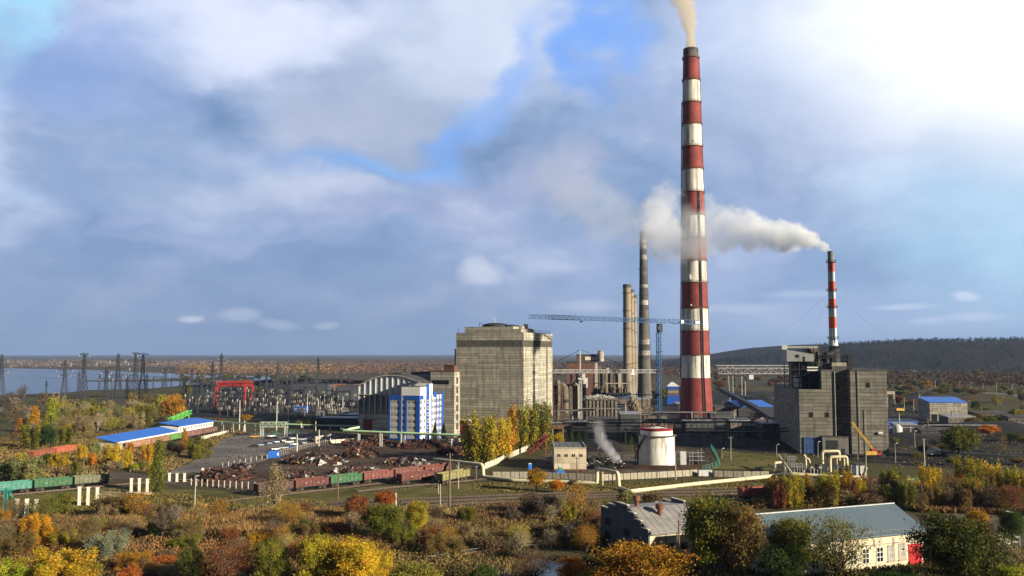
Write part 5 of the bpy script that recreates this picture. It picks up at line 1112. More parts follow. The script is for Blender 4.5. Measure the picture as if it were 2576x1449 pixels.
def green_lines():
    o = P(537, 1058, 515); q = lambda x, y, Y: P(x, y, Y) - Vector((o.x, o.y, 0))
    r = root('green_pipe_trestle', 'pale green pipe on thin posts running behind the car park', 'pipeline', (o.x, o.y, 0)); m = MB(); m.path([q(537, 1059, 515), q(600, 1064, 500), q(655, 1068, 488), q(724, 1067, 488), q(800, 1070, 483), q(905, 1072, 474)], .42, 8); m.build('pipe', C_green, r)
    for x, Y, y in ((560, 508, 1061), (585, 503, 1063), (615, 497, 1066), (640, 491, 1068), (760, 485, 1069), (790, 483, 1070), (830, 481, 1071), (870, 477, 1072)):
        p = q(x, y, Y); m = MB(); m.bar((p.x - .4, p.y, 0), (p.x - .2, p.y, p.z), .25); m.bar((p.x + .6, p.y + .5, 0), (p.x + .3, p.y + .5, p.z), .25); m.build('support', C_offw, r)
    o2 = P(655, 1072, 486); r = root('lattice_footbridge', 'pale green lattice footbridge on four posts behind the car park', 'footbridge', (o2.x, o2.y, 0)); L = 69 * 486 / F
    m = MB(); m.truss((0, 0, o2.z - .4), (L, 0, o2.z - .4), 1.8, 2.6, 9, .25); m.build('span', mat('pale_sage', (.40, .47, .38), .6, .12, .4), r)
    for x in (.3, 1.6, L - 1.6, L - .3): m = MB(); m.bar((x, -.8, 0), (x, -.8, o2.z), .3); m.bar((x, .8, 0), (x, .8, o2.z), .25); m.build('leg', C_offw, r)
    o3 = P(864, 1083, 451); q3 = lambda x, y, Y: P(x, y, Y) - Vector((o3.x, o3.y, 0)); r = root('front_pipe_trestle', 'pale green pipe on white posts crossing in front of the blue office block', 'pipeline', (o3.x, o3.y, 0))
    m = MB(); m.path([q3(864, 1083, 440), q3(960, 1087, 434), q3(1070, 1091, 428), q3(1171, 1095, 422)], .5, 10); m.build('pipe', C_green, r); m = MB(); m.path([q3(864, 1085, 441), q3(1171, 1098, 423)], .22, 8); m.build('thin_pipe', C_offw, r)
    m = MB(); m.path([q3(858, 1079, 446), q3(862, 1080, 443), q3(872, 1083, 440), q3(880, 1079, 446), q3(903, 1075, 452)], .6, 8, bend=1.5); m.build('pipe_bend', C_green, r)
    for x, y, Y in ((901, 1085, 438), (905, 1085, 438), (956, 1087, 434), (961, 1087, 434), (1009, 1089, 431), (1019, 1089, 431), (1070, 1091, 428), (1136, 1093, 425)):
        p = q3(x, y, Y); m = MB(); m.tube((p.x, p.y, 0), (p.x, p.y, p.z - .2), .24, n=8); m.build('support', C_offw, r)
    p = q3(1014, 1089, 431); m = MB(); m.truss((p.x, p.y, 0), (p.x, p.y, p.z - .5), .9, .9, 6, .16); m.build('lattice_support', C_steel, r)
    a = P(428, 1062, 540); r = root('green_gallery', 'bright green sloping gallery frame beside the blue roofs', 'conveyor', (a.x, a.y, 0)); b2 = P(478, 1040, 590) - Vector((a.x, a.y, 0)); m = MB(); m.truss((0, 0, a.z), b2, 2.4, 2.2, 9, .4); m.build('span', mat('bright_green', (.14, .48, .10), .5, .12, .4), r)
    for t_ in (.25, .6, .95): p = Vector((0, 0, a.z)).lerp(b2, t_); m = MB(); m.bar((p.x, p.y, 0), p, .5); m.build('leg', mat('bright_green', (0, 0, 0)), r)
    MB().box(-1, 6, -2, 4, 0, a.z + .5).build('base_house', C_conc_d, r)
green_lines()
# ---------------------------------------------------------------- parked cars
def make_car(est=False):
    r = root('parked_car', '', 'car', (0, 0, 0), 0, 'cars in the works car park')
    prof = [(-2.15, .35), (-2.2, .75), (-2.05, .92), (-1.75, .98), (2.0, .92), (2.2, .75), (2.2, .35)] if not est else [(-2.1, .35), (-2.15, .8), (-2.1, 1.0), (1.1, 1.0), (2.0, .9), (2.15, .7), (2.15, .35)]
    m = MB(); n = len(prof); i = 0
    m.v += [(x, -.84, z) for x, z in prof] + [(x, .84, z) for x, z in prof]; m.f += [tuple(reversed(range(n))), tuple(range(n, 2 * n))]; m.m += [0, 0]
    for k in range(n): j = (k + 1) % n; m.f.append((k, j, n + j, n + k)); m.m.append(0)
    top = ((-.95, .85) if not est else (-1.75, .75)); m.box(top[0], top[1] - .15, -.66, .66, 1.40, 1.40)
    m.build('body', O_car, r)
    c = MB(); b0 = -1.6 if not est else -2.05; c.hexa([(b0, -.78, .97), (1.25, -.78, .97), (1.25, .78, .97), (b0, .78, .97)], [(top[0], -.64, 1.40), (top[1] - .2, -.64, 1.40), (top[1] - .2, .64, 1.40), (top[0], .64, 1.40)]); c.build('cabin_glass', C_glass, r)
    for x in (-1.32, 1.36):
        for y in (-.86, .70): w_ = MB(); w_.tube((x, y, .32), (x, y + .16, .32), .32, n=12); w_.build('wheel', C_black, r)
    for y in (-.6, .6): l = MB(); l.box(2.17, 2.225, y - .18, y + .18, .62, .78); l.build('headlight', C_white, r)
    return r
CARS = [make_car(False), make_car(True)]; used = [False, False]
WH, DK, BL, SV, OR, RD = (.72, .72, .72), (.018, .020, .024), (.025, .075, .20), (.34, .36, .38), (.62, .30, .03), (.22, .02, .02)
for k, (x, y, col, e, lb) in enumerate(((640, 1101, OR, 0, 'orange yellow car standing alone at the back left of the car park'), (676, 1105, DK, 1, 'black estate car at the left of the back row'), (689, 1105, DK, 0, 'dark saloon right beside the black estate in the back row'), (682, 1100, WH, 0, 'white car half hidden behind the dark back row'),
        (722, 1108, DK, 1, 'dark estate car in the middle of the back row'), (733, 1106, WH, 0, 'white car right of the dark estate in the back row'), (760, 1108, SV, 0, 'grey car left of the big dark car at the back right'), (778, 1107, DK, 1, 'biggest dark car, at the right end of the back row'),
        (709, 1112, WH, 0, 'white saloon in the middle aisle, left of another white car'), (727, 1115, WH, 1, 'white hatchback in the middle aisle, right of the white saloon'), (640, 1125, DK, 0, 'black saloon at the near left end of the middle row'), (651, 1123, SV, 0, 'silver saloon second in the middle row'),
        (662, 1121, BL, 1, 'dark blue estate third in the middle row'), (672, 1119, SV, 1, 'pale silver estate fourth in the middle row'), (682, 1117, BL, 0, 'blue saloon fifth in the middle row'), (691, 1115, WH, 0, 'white saloon towards the far end of the middle row'), (699, 1113, DK, 1, 'black hatchback closing the middle row'),
        (694, 1133, WH, 0, 'white saloon nearest to the blue container'), (713, 1130, SV, 0, 'silver car between the white saloon and the blue ones in the near row'), (722, 1128, BL, 1, 'blue estate in the near row'), (734, 1126, BL, 0, 'second blue car in the near row, left of the white lamp mast'),
        (738, 1121, WH, 0, 'white car right behind the white lamp mast'), (751, 1120, DK, 0, 'dark saloon just right of the white lamp mast'), (760, 1118, SV, 1, 'grey estate between dark cars at the right of the near row'), (769, 1116, DK, 0, 'dark saloon at the fence, second from the right end'), (779, 1113, BL, 1, 'dark blue estate at the right end of the near row'))):
    g = G(x, y); rz = radians(28 if k < 17 else 35) + (pi if k % 5 == 2 else 0) + R.uniform(-.1, .1)
    if not used[e]: c = CARS[e]; c.location = (g.x, g.y, .10); c.rotation_euler = (0, 0, rz); c['label'] = lb; used[e] = True
    else: c = dup(CARS[e], (g.x, g.y, .10), rz, lb)
    setcol(c, 'body', col)
# car park furniture
r = root('site_container', 'bright blue site container beside the parked cars', 'container', G(674, 1153), radians(18)); m = MB(); m.box(0, 5.0, 0, 2.4, .15, 2.9)
for k in range(12): m.box(.2 + k * .4, .4 + k * .4, -.06, -.0, .3, 2.75)
m.build('body', C_bluer, r); MB().box(3.9, 4.4, -.1, -.062, 1.0, 2.3).build('window', C_white, r); MB().box(.2, 4.8, .2, 2.2, 0, .149).build('skid', C_dark, r)
r = root('canopy', 'pale flat canopy kiosk at the far corner of the car park', 'canopy', G(792, 1116), radians(14)); MB().hexa([(0, 0, 3.0), (8, 0, 3.4), (8, 3, 3.4), (0, 3, 3.0)], [(0, 0, 3.3), (8, 0, 4.6), (8, 3, 4.6), (0, 3, 3.3)]).build('roof', C_pale, r); MB().box(.4, 3.8, .3, 2.7, 0, 2.99).build('kiosk', C_cream, r)
for x in (5.2, 7.6): MB().box(x, x + .2, .3, .5, 0, 3.0).build('post', C_white, r)
def posts(name, label, cat, group, pts, n, h, w_, col, rails=0, mcol=None):
    # a post and rail line, one thing; posts and rails its parts
    o = Vector((pts[0][0], pts[0][1], 0)); r = root(name, label, cat, o, 0, group); q = [Vector((p[0], p[1], 0)) - o for p in pts]; L = [(b2 - a).length for a, b2 in zip(q, q[1:])]; T = sum(L)
    def pos(t):
        s = t * T
        for a, b2, l in zip(q, q[1:], L):
            if s <= l + 1e-6: return a.lerp(b2, s / l)
            s -= l
        return q[-1]
    me = MB().box(-w_ / 2, w_ / 2, -w_ / 2, w_ / 2, 0, h).mesh('post', mcol or C_pale)
    for k in range(n): o2 = link('post', me, r); o2.location = pos(k / (n - 1)); o2.rotation_euler = (R.uniform(-.04, .04), R.uniform(-.04, .04), 0)
    for j in range(rails):
        m = MB(); K = max(2, n // 2)
        for k in range(K): m.bar(pos(k / K) + Vector((0, 0, h * (.9 - .4 * j))), pos((k + 1) / K) + Vector((0, 0, h * (.9 - .4 * j))), .09)
        m.build('rail', mcol or C_pale, r)
    return r
posts('post_fence', 'cream post fence along the near edge of the car park', 'fence', None, gp((690, 1148), (720, 1140), (780, 1124), (830, 1116)), 30, 2.0, .15, None, 1, C_conc)
posts('post_fence', 'row of low white posts along the front of the rusty scrap heap', 'fence', None, gp((481, 1221), (520, 1224), (580, 1228), (640, 1231)), 12, 2.4, .24, None, 0)
posts('post_fence', 'white posts between the scrap yard and the blue container', 'fence', None, gp((560, 1176), (620, 1164), (672, 1154)), 9, 1.8, .22, None, 0)
posts('green_rail_fence', 'dull green railing along the back of the car park', 'fence', None, gp((650, 1096), (760, 1094), (880, 1096)), 28, 2.4, .2, None, 2, C_teal)
posts('rail_fence', 'thin pale rail fence on the dark bank above the pond', 'fence', None, gp((1078, 1418), (1180, 1400), (1290, 1384), (1380, 1376)), 12, 1.7, .10, None, 2, C_steel)
# ---------------------------------------------------------------- open wagons
def make_wagon():
    L, Wd = 12.2, 3.0; r = root('gondola_wagon', '', 'railway wagon', (0, 0, 0), 0, 'open goods wagons'); m = MB(); z0, z1 = 1.15, 3.35
    m.box(0, L, 0, .12, z0, z1); m.box(0, L, Wd - .12, Wd, z0, z1); m.box(0, .12, .12, Wd - .12, z0, z1); m.box(L - .12, L, .12, Wd - .12, z0, z1); m.box(.12, L - .12, .12, Wd - .12, z0 + .001, z0 + .12)
    for k in range(9):
        x = .05 + k * (L - .22) / 8
        for y0, y1 in ((-.13, -.001), (Wd + .001, Wd + .13)): m.box(x, x + .15, y0, y1, z0, z1 - .02)
    for y0, y1 in ((-.1, .14), (Wd - .14, Wd + .1)): m.box(-.02, L + .02, y0, y1, z1 + .001, z1 + .12)
    m.build('body', O_paint, r)
    u = MB(); u.box(-.6, L + .6, Wd / 2 - .25, Wd / 2 + .25, .78, 1.14); u.box(.1, L - .1, .1, .3, .92, 1.145); u.box(.1, L - .1, Wd - .3, Wd - .1, .92, 1.145); u.build('underframe', C_dark, r)
    for x in (2.0, L - 2.0):
        b = MB(); b.box(x - 1.1, x + 1.1, .35, .5, .42, .74); b.box(x - 1.1, x + 1.1, Wd - .5, Wd - .35, .42, .74); b.box(x - .2, x + .2, .3, Wd - .3, .5, .9); b = b.build('bogie', C_dark, r)
        for dx in (-.85, .85): w_ = MB(); w_.tube((x + dx, .6, .5), (x + dx, .72, .5), .45, n=12); w_.tube((x + dx, Wd - .72, .5), (x + dx, Wd - .6, .5), .45, n=12); w_.tube((x + dx, .6, .5), (x + dx, Wd - .6, .5), .08, n=6); w_.build('wheelset', C_rust, b)
    l = MB(); l.hexa([(.13, .13, 1.3), (L - .13, .13, 1.3), (L - .13, Wd - .13, 1.3), (.13, Wd - .13, 1.3)], [(.13, .13, 2.9), (L - .13, .13, 3.0), (L - .13, Wd - .13, 2.7), (.13, Wd - .13, 2.9)]); l.build('load', M_dirt, r)
    for k in range(5):
        p = MB(); x = 1.2 + k * 2.2; p.box(x, x + (.9 if k % 2 else .5), -.010, -.002, 1.9 + (k % 3) * .25, 2.15 + (k % 3) * .25); p.build('chalk_mark', mat('faded_chalk', (.22, .20, .17), .9, .3, .8), r)
    return r
WG = make_wagon(); wused = [False]
MAR, TEA, GRN, OLI, RUS, BRN = (.115, .036, .032), (.06, .23, .19), (.040, .125, .060), (.21, .195, .075), (.22, .070, .040), (.080, .044, .036)
def wagon(xa, ya, xb, yb_, col, lb, grp=None):
    a, b2 = G(xa, ya), G(xb, yb_); L, rz = between(a, b2); sx = L / 12.9
    if not wused[0]: w_ = WG; w_.location = (a.x, a.y, .25); w_.rotation_euler = (0, 0, rz); w_['label'] = lb; w_.scale = (sx, 1, 1.05); wused[0] = True
    else: w_ = dup(WG, (a.x, a.y, .25), rz, lb, (sx, 1, 1.05))
    setcol(w_, 'body', col)
    return a, b2
a0, b0 = G(-22, 1249), G(283, 1220); tt = lambda t: (a0.lerp(b0, t))
def line_wagons(A, B_, items):
    n = len(items)
    for k, (col, lb) in enumerate(items):
        p, q = A.lerp(B_, k / n), A.lerp(B_, (k + 1) / n); L, rz = between(p, q)
        if not wused[0]: w_ = WG; w_.location = (p.x, p.y, .3); w_.rotation_euler = (0, 0, rz); w_['label'] = lb; w_.scale = (L / 12.9, 1, 1.05); wused[0] = True
        else: w_ = dup(WG, (p.x, p.y, .3), rz, lb, (L / 12.9, 1, 1.05))
        setcol(w_, 'body', col)
line_wagons(a0, b0, [(TEA, 'bright teal wagon at the left edge of the picture'), (GRN, 'faded green wagon with teal panels, second in the left row'), ((.13, .14, .085), 'olive grey wagon at the right end of the left row')])
line_wagons(G(649, 1250), G(1139, 1192), [(BRN, 'brown wagon at the left end of the scrap yard row, behind the thin tree'), (MAR, 'maroon wagon with white and orange marks left of the green one'), (GRN, 'green wagon in the middle of the scrap yard row'), ((.17, .055, .048), 'maroon wagon right after the green one'), ((.15, .06, .05), 'dusty brown wagon, fifth in the scrap yard row'), ((.14, .045, .035), 'dark red wagon at the far right end of the scrap yard row')])
line_wagons(G(1010, 1222), G(1098, 1211), [(MAR, 'short red wagon standing alone on the front siding')])
line_wagons(G(1113, 1221), G(1186, 1207), [(OLI, 'yellow green wagon under the cream pipe')])
line_wagons(G(330, 1135), G(548, 1090), [((.34, .19, .12), 'peach brown wagon below the long blue roof'), ((.28, .15, .09), 'second peach brown wagon below the long blue roof'), ((.11, .24, .07), 'bright green wagon below the end of the long blue roof'), ((.20, .10, .085), 'dull red wagon behind the golden bushes'), ((.16, .09, .08), 'dark red wagon below the white depot')])
line_wagons(G(84, 1160), G(195, 1140), [(RUS, 'orange red wagon left, among the bushes of the cutting'), ((.36, .10, .05), 'orange red wagon further right among the bushes of the cutting')])
line_wagons(G(2140, 1241), G(2330, 1237), [(BRN, 'brown wagon seen through the autumn trees right of the cream pipes'), ((.19, .075, .05), 'rust red wagon in the middle behind the autumn trees'), ((.10, .26, .15), 'pale green wagon peeping between the autumn trees')])
line_wagons(G(1868, 1262), G(1960, 1258), [((.30, .07, .05), 'red wagon half hidden left of the golden birches')])
# ---------------------------------------------------------------- railway tracks
C_rail = mat('rail_steel', (.14, .10, .08), .5, .2, .5, metal=.4); C_slp = mat('sleeper', (.17, .15, .12), .9, .3, .6); M_bal = ground_mat('ballast', [(.38, (.030, .026, .022)), (.5, (.055, .046, .038)), (.62, (.085, .072, .06))], .2, fine=2.5)
def track(pts, label):
    P3 = [G(x, y) for x, y in pts]; o = P3[0].copy(); o.z = 0; r = root('railway_track', label, 'railway track', o, 0, 'railway tracks'); q = [p - o for p in P3]; fine = []
    for a, b2 in zip(q, q[1:]): fine += [a.lerp(b2, k / 6) for k in range(6)]
    fine.append(q[-1]); bl = MB(); r1 = MB(); r2 = MB(); sl_ = MB(); acc = 0
    for a, b2 in zip(fine, fine[1:]):
        d = (b2 - a).normalized(); s = Vector((-d.y, d.x, 0)); up = Vector((0, 0, .13))
        bl.hexa([a - s * 2, a + s * 2, b2 + s * 2, b2 - s * 2][::-1], [a - s * 1.5 + up, a + s * 1.5 + up, b2 + s * 1.5 + up, b2 - s * 1.5 + up][::-1])
        for mb, k in ((r1, -.76), (r2, .76)): mb.bar(a + s * k + Vector((0, 0, .31)), b2 + s * k + Vector((0, 0, .31)), .10, .15)
        L = (b2 - a).length; t_ = acc
        while t_ < L:
            p = a + d * t_; sl_.bar(p - s * 1.3 + Vector((0, 0, .17)), p + s * 1.3 + Vector((0, 0, .17)), .3, .14); t_ += 1.15
        acc = t_ - L
    bl.build('ballast_bed', M_bal, r); r1.build('rail', C_rail, r); r2.build('rail', C_rail, r); tag(sl_.build('sleepers', C_slp, r), kind='stuff')
track([(-60, 1268), (-22, 1252), (120, 1238), (283, 1222), (420, 1212), (560, 1203)], 'railway siding under the teal and green wagons at the left')
track([(560, 1263), (649, 1253), (855, 1230), (1010, 1210), (1140, 1193), (1180, 1178)], 'railway siding under the maroon wagons beside the scrap heaps')
track([(900, 1238), (1010, 1226), (1190, 1210), (1290, 1196)], 'short siding under the red and yellow green wagons')
track([(400, 1304), (900, 1282), (1288, 1263), (1500, 1253), (1900, 1243), (2340, 1238)], 'main railway track nearest to the dry reeds')
track([(500, 1288), (900, 1273), (1288, 1255), (1500, 1246), (1870, 1236)], 'middle of the three main railway tracks')
track([(640, 1272), (900, 1263), (1288, 1247), (1500, 1239), (1850, 1229)], 'farthest of the three main railway tracks, closest to the cream pipe')
track([(2140, 1244), (2340, 1239)], 'siding under the wagons behind the autumn trees')
track([(2330, 1135), (2420, 1105), (2500, 1086), (2700, 1120)], 'curving track at the far right beyond the coal yard')
# ---------------------------------------------------------------- concrete columns left of the scrap yard
COLS = []
def column(x, yt, yb, label, foot=False, grp='bare concrete columns of a vanished pipe rack', w_=.85):
    g = G(x, yb); H = P(x, yt, g.y).z; r = root('concrete_column', label, 'column', (g.x, g.y, 0), radians(20), grp); m = MB(); m.box(-w_ / 2, w_ / 2, -w_ / 2, w_ / 2, 0, H); m.box(-w_ * .62, w_ * .62, -w_ * .35, w_ * .35, H + .002, H + .25); m.build('shaft', C_pale, r)
    m = MB(); f = 1.6 if foot else .9; m.box(-w_ * f, w_ * f, -w_ * f, w_ * f, 0.0, .55 if foot else .12); m.build('footing', C_conc, r)
for grp, ft, rows in (('the nearest trio by the teal mast', False, ((42, 1256, 1308), (66, 1257, 1310), (90, 1258, 1308))), ('the trio standing alone on the grass', False, ((199, 1226, 1272), (221, 1227, 1272), (244, 1228, 1273))), ('the trio on thick footings by the green poplar', True, ((330, 1205, 1241), (350, 1205, 1242), (370, 1206, 1243))), ('the short trio right of the green poplar', False, ((426, 1191, 1212), (445, 1192, 1212), (464, 1192, 1212))), ('the far pair at the scrap yard corner', True, ((510, 1179, 1192), (528, 1179, 1193)))):
    for k, (x, yt, yb) in enumerate(rows):
        column(x, yt, yb, f"pale concrete column, {('left', 'middle' if len(rows) == 3 else 'right', 'right')[k]} one of {grp}", ft)
r = root('teal_mast', 'teal lattice mast with a slanting brace in front of the teal wagon', 'mast', G(12, 1297)); m = MB(); m.truss((0, 0, 0), (0, 0, 7.5), 1.0, .8, 8, .2); m.build('lattice', C_teal, r); m = MB(); m.bar((1.2, 0, 6.5), (4.4, 0, .6), .28); m.bar((-1.5, 0, 6.8), (2, 0, 6.8), .2); m.build('brace', C_teal, r)
C_wood = mat('pole_wood', (.15, .115, .085), .9, .25, .6); C_cpole = mat('concrete_pole', (.40, .37, .31), .85, .15, .5)
for x, yt, yb, mm, r0, cr, lb in ((489, 1204, 1297, C_cpole, .17, 1, 'thin pale utility pole in the grass right of the concrete columns'), (209, 1150, 1203, C_wood, .2, 1, 'dark utility pole behind the green and olive wagons'), (314, 1112, 1152, C_wood, .2, 1, 'utility pole among the golden bushes'), (850, 1176, 1260, C_wood, .2, 1, 'utility pole in front of the joint between maroon and green wagons'),
        (1131, 1140, 1281, C_wood, .36, 2, 'thick dark wooden pole, tallest beside the tracks'), (1153, 1162, 1230, C_cpole, .18, 0, 'grey post right of the thick dark pole'), (1108, 1217, 1282, C_cpole, .16, 0, 'thin pale post left of the thick dark pole'), (1103, 1219, 1243, C_cpole, .16, 0, 'short pale stake behind the thin pale post'), (996, 1240, 1279, C_pale, .26, 0, 'stubby white concrete post among the red bushes'),
        (1451, 1149, 1207, C_wood, .2, 1, 'slim utility pole at the right corner of the pump house'), (1700, 1135, 1207, C_cpole, .2, 1, 'slim utility pole in front of the right edge of the white tank'), (1839, 1098, 1160, C_cpole, .16, 1, 'lone pole on the lawn right of the green fence'), (1973, 1139, 1218, C_wood, .2, 1, 'dark pole in front of the maze of cream pipes'),
        (2180, 1135, 1211, C_cpole, .18, 1, 'pale pole right of the grey kiosk'), (2326, 1103, 1172, C_cpole, .3, 2, 'tall concrete pole with crossarm at the coal yard'), (2158, 1085, 1158, C_cpole, .13, 0, 'thin post beside the yellow truck crane'), (2412, 1020, 1064, C_cpole, .3, 2, 'pole with crossarm in front of the blue roofed grey depot'), (2314, 990, 1055, C_cpole, .3, 0, 'tall bare mast at the left corner of the blue roofed grey depot')):
    pole('utility_pole', lb, 'utility pole', x, yt, yb, mm, r0, r0 * .7, None, cr)
# ---------------------------------------------------------------- fences round the tank yard
def panel_fence(label, pts, h, mcol, step=3.0, name='panel_fence'):
    P3 = [G(x, y) for x, y in pts]; o = P3[0].copy(); r = root(name, label, 'fence', o); q = [p - o for p in P3]; me = {}
    for a, b2 in zip(q, q[1:]):
        L, rz = between(a, b2); n = max(1, round(L / step)); s = L / n
        if s not in me:
            m = MB(); m.box(.1, s - .1, -.05, .05, .1, h)
            for k in range(7): m.box(.1 + k * (s - .2) / 7 + .03, .1 + (k + .7) * (s - .2) / 7, -.09, -.051, .2, h - .12)
            me[s] = m.mesh('panel', mcol); 
        pm = MB().box(-.13, .098, -.14, .14, 0, h + .12).mesh('fence_post', C_conc_d)
        for k in range(n):
            for nm, mm in (('panel', me[s]), ('post', pm)):
                c = link(nm, mm, r); c.location = a.lerp(b2, k / n); c.rotation_euler = (R.uniform(-.015, .015), 0, rz)
C_fence = mat('fence_concrete', (.40, .37, .30), .9, .2, .5, stain=.45, stain_col=(.13, .12, .10))
panel_fence('grey ribbed concrete fence in front of the pump house and the white tank', [(1240, 1203), (1330, 1203), (1513, 1210), (1640, 1204), (1755, 1197)], 2.3, C_fence)
panel_fence('grey ribbed concrete fence right of the grey steel gate', [(1797, 1200), (1870, 1202), (1935, 1202)], 2.3, C_fence)
panel_fence('pale concrete fence climbing along the foot of the big yellow poplars', [(1219, 1181), (1255, 1166), (1288, 1150), (1345, 1126), (1390, 1112)], 2.4, C_pale)
panel_fence('low pale concrete wall beside the rough ground below the white depot', [(505, 1107), (545, 1097), (575, 1090)], 1.8, C_pale)
panel_fence('bleached concrete fence in front of the office block and the arched hall', [(830, 1116), (900, 1112), (1000, 1118), (1090, 1116), (1165, 1112)], 1.9, C_pale)
r = root('steel_gate', 'grey steel gate leaf in the gap of the concrete fence', 'gate', G(1758, 1199)); W_ = G(1794, 1200).x - G(1758, 1199).x; MB().box(0, W_, -.06, .06, .15, 2.4).build('leaf', C_clad, r); m = MB(); m.box(-.15, -.002, -.1, .1, 0, 2.6); m.build('post', C_dark, r); m = MB(); m.box(W_ + .002, W_ + .15, -.1, .1, 0, 2.6); m.build('post', C_dark, r)
posts('mesh_fence', 'teal green mesh fence bending round the lawn right of the white tank', 'fence', None, gp((1698, 1121), (1788, 1127), (1800, 1145), (1812, 1174), (1768, 1186)), 34, 2.3, .12, None, 3, C_teal)
r = root('fallen_lattice', 'red lattice steel ramp lying askew at the foot of the yellow poplars', 'steel lattice', G(1332, 1143)); d = P(1378, 1100, 395) - G(1332, 1143); m = MB(); m.truss((0, 0, .2), (d.x, d.y, d.z), 2.2, 2.0, 9, .3); m.build('lattice', mat('faded_crimson', (.34, .05, .06), .6, .2, .5), r); m = MB(); m.bar((d.x * .9, d.y * .9, 0), (d.x * .9, d.y * .9, d.z * .9), .3); m.bar((d.x * .5, d.y * .5, 0), (d.x * .5, d.y * .5, d.z * .5), .3); m.build('prop', mat('faded_crimson', (0, 0, 0)), r)
p0 = P(1362, 1070, 460); r = root('loading_shelter', 'dark open shelter with a rusty parapet behind the fallen red lattice', 'shelter', (XA(1362, 440), 440, 0)); H = ZA(1072, 440); MB().box(0, 11, 0, 8, H - 1.4, H).build('roof', C_rust, r)
for x in (.4, 5.4, 10.4): MB().box(x, x + .35, .2, .5, 0, H - 1.41).build('post', C_conc, r)
MB().box(.8, 10.2, 5, 7.8, 0, H - 1.42).build('back_wall', C_black, r)
for x, y, w_, h_, cc, lb in ((1333, 1182, 1.3, 2.3, C_bluer, 'bright blue portable toilet left of the pump house'), (1409, 1188, 1.3, 2.0, C_teal, 'pale teal cabin behind the blue tank by the fence')):
    r = root('portable_toilet', lb, 'cabin', G(x, y), .2); MB().box(-w_ / 2, w_ / 2, -w_ / 2, w_ / 2, .1, h_).build('body', cc, r); MB().hexa([(-w_ * .56, -w_ * .56, h_ + .002), (w_ * .56, -w_ * .56, h_ + .002), (w_ * .56, w_ * .56, h_ + .002), (-w_ * .56, w_ * .56, h_ + .002)], [(-.2, -.2, h_ + .3), (.2, -.2, h_ + .3), (.2, .2, h_ + .3), (-.2, .2, h_ + .3)]).build('roof', C_white, r); MB().box(-.4, .4, -w_ / 2 - .03, -w_ / 2 - .002, .2, h_ - .2).build('door', cc, r)
r = root('blue_tank', 'bright blue horizontal tank lying behind the concrete fence', 'tank', G(1409, 1200), .1); m = MB(); m.lathe([(.05, -1.75), (.7, -1.6), (.95, -1.4), (.95, 1.4), (.7, 1.6), (.05, 1.75)], 18); q = m.build('vessel', C_bluer, r, True); q.rotation_euler = (0, pi / 2, 0); q.location = (0, 0, 1.3); MB().box(-1.1, -.8, -.7, .7, 0, .6).box(.8, 1.1, -.7, .7, 0, .6).build('saddle', C_conc, r)
# ---------------------------------------------------------------- scrap heaps (pieces past counting)
m, t, b = newmat('scrap_metal'); at_ = t.add('ShaderNodeAttribute', attribute_name='var'); cr = t.add('ShaderNodeValToRGB'); cr.color_ramp.interpolation = 'CONSTANT'; t.l.new(at_.outputs['Fac'], cr.inputs[0])
e = cr.color_ramp.elements; stops = [(0, (.050, .024, .017)), (.22, (.090, .040, .026)), (.42, (.022, .014, .012)), (.60, (.125, .055, .034)), (.70, (.02, .018, .017)), (.80, (.12, .10, .09)), (.875, (.42, .42, .42)), (.955, (.55, .50, .40)), (.97, (.12, .22, .36)), (.985, (.45, .27, .06))]
while len(e) < len(stops): e.new(.5)
for k, (p, c_) in enumerate(stops): e[k].position = p; e[k].color = rgba(c_)
tcx = t.add('ShaderNodeTexCoord'); nz = t.noise(tcx.outputs['Object'], 1.5, 4, .6); mm = t.add('ShaderNodeVectorMath', operation='SCALE'); t.l.new(cr.outputs[0], mm.inputs[0]); t.l.new(t.smooth(nz, .3, .7, .65, 1.3), mm.inputs['Scale']); t.l.new(mm.outputs[0], b.inputs['Base Color']); b.inputs['Roughness'].default_value = .75; b.inputs['Specular IOR Level'].default_value = .25
M_scrap = m
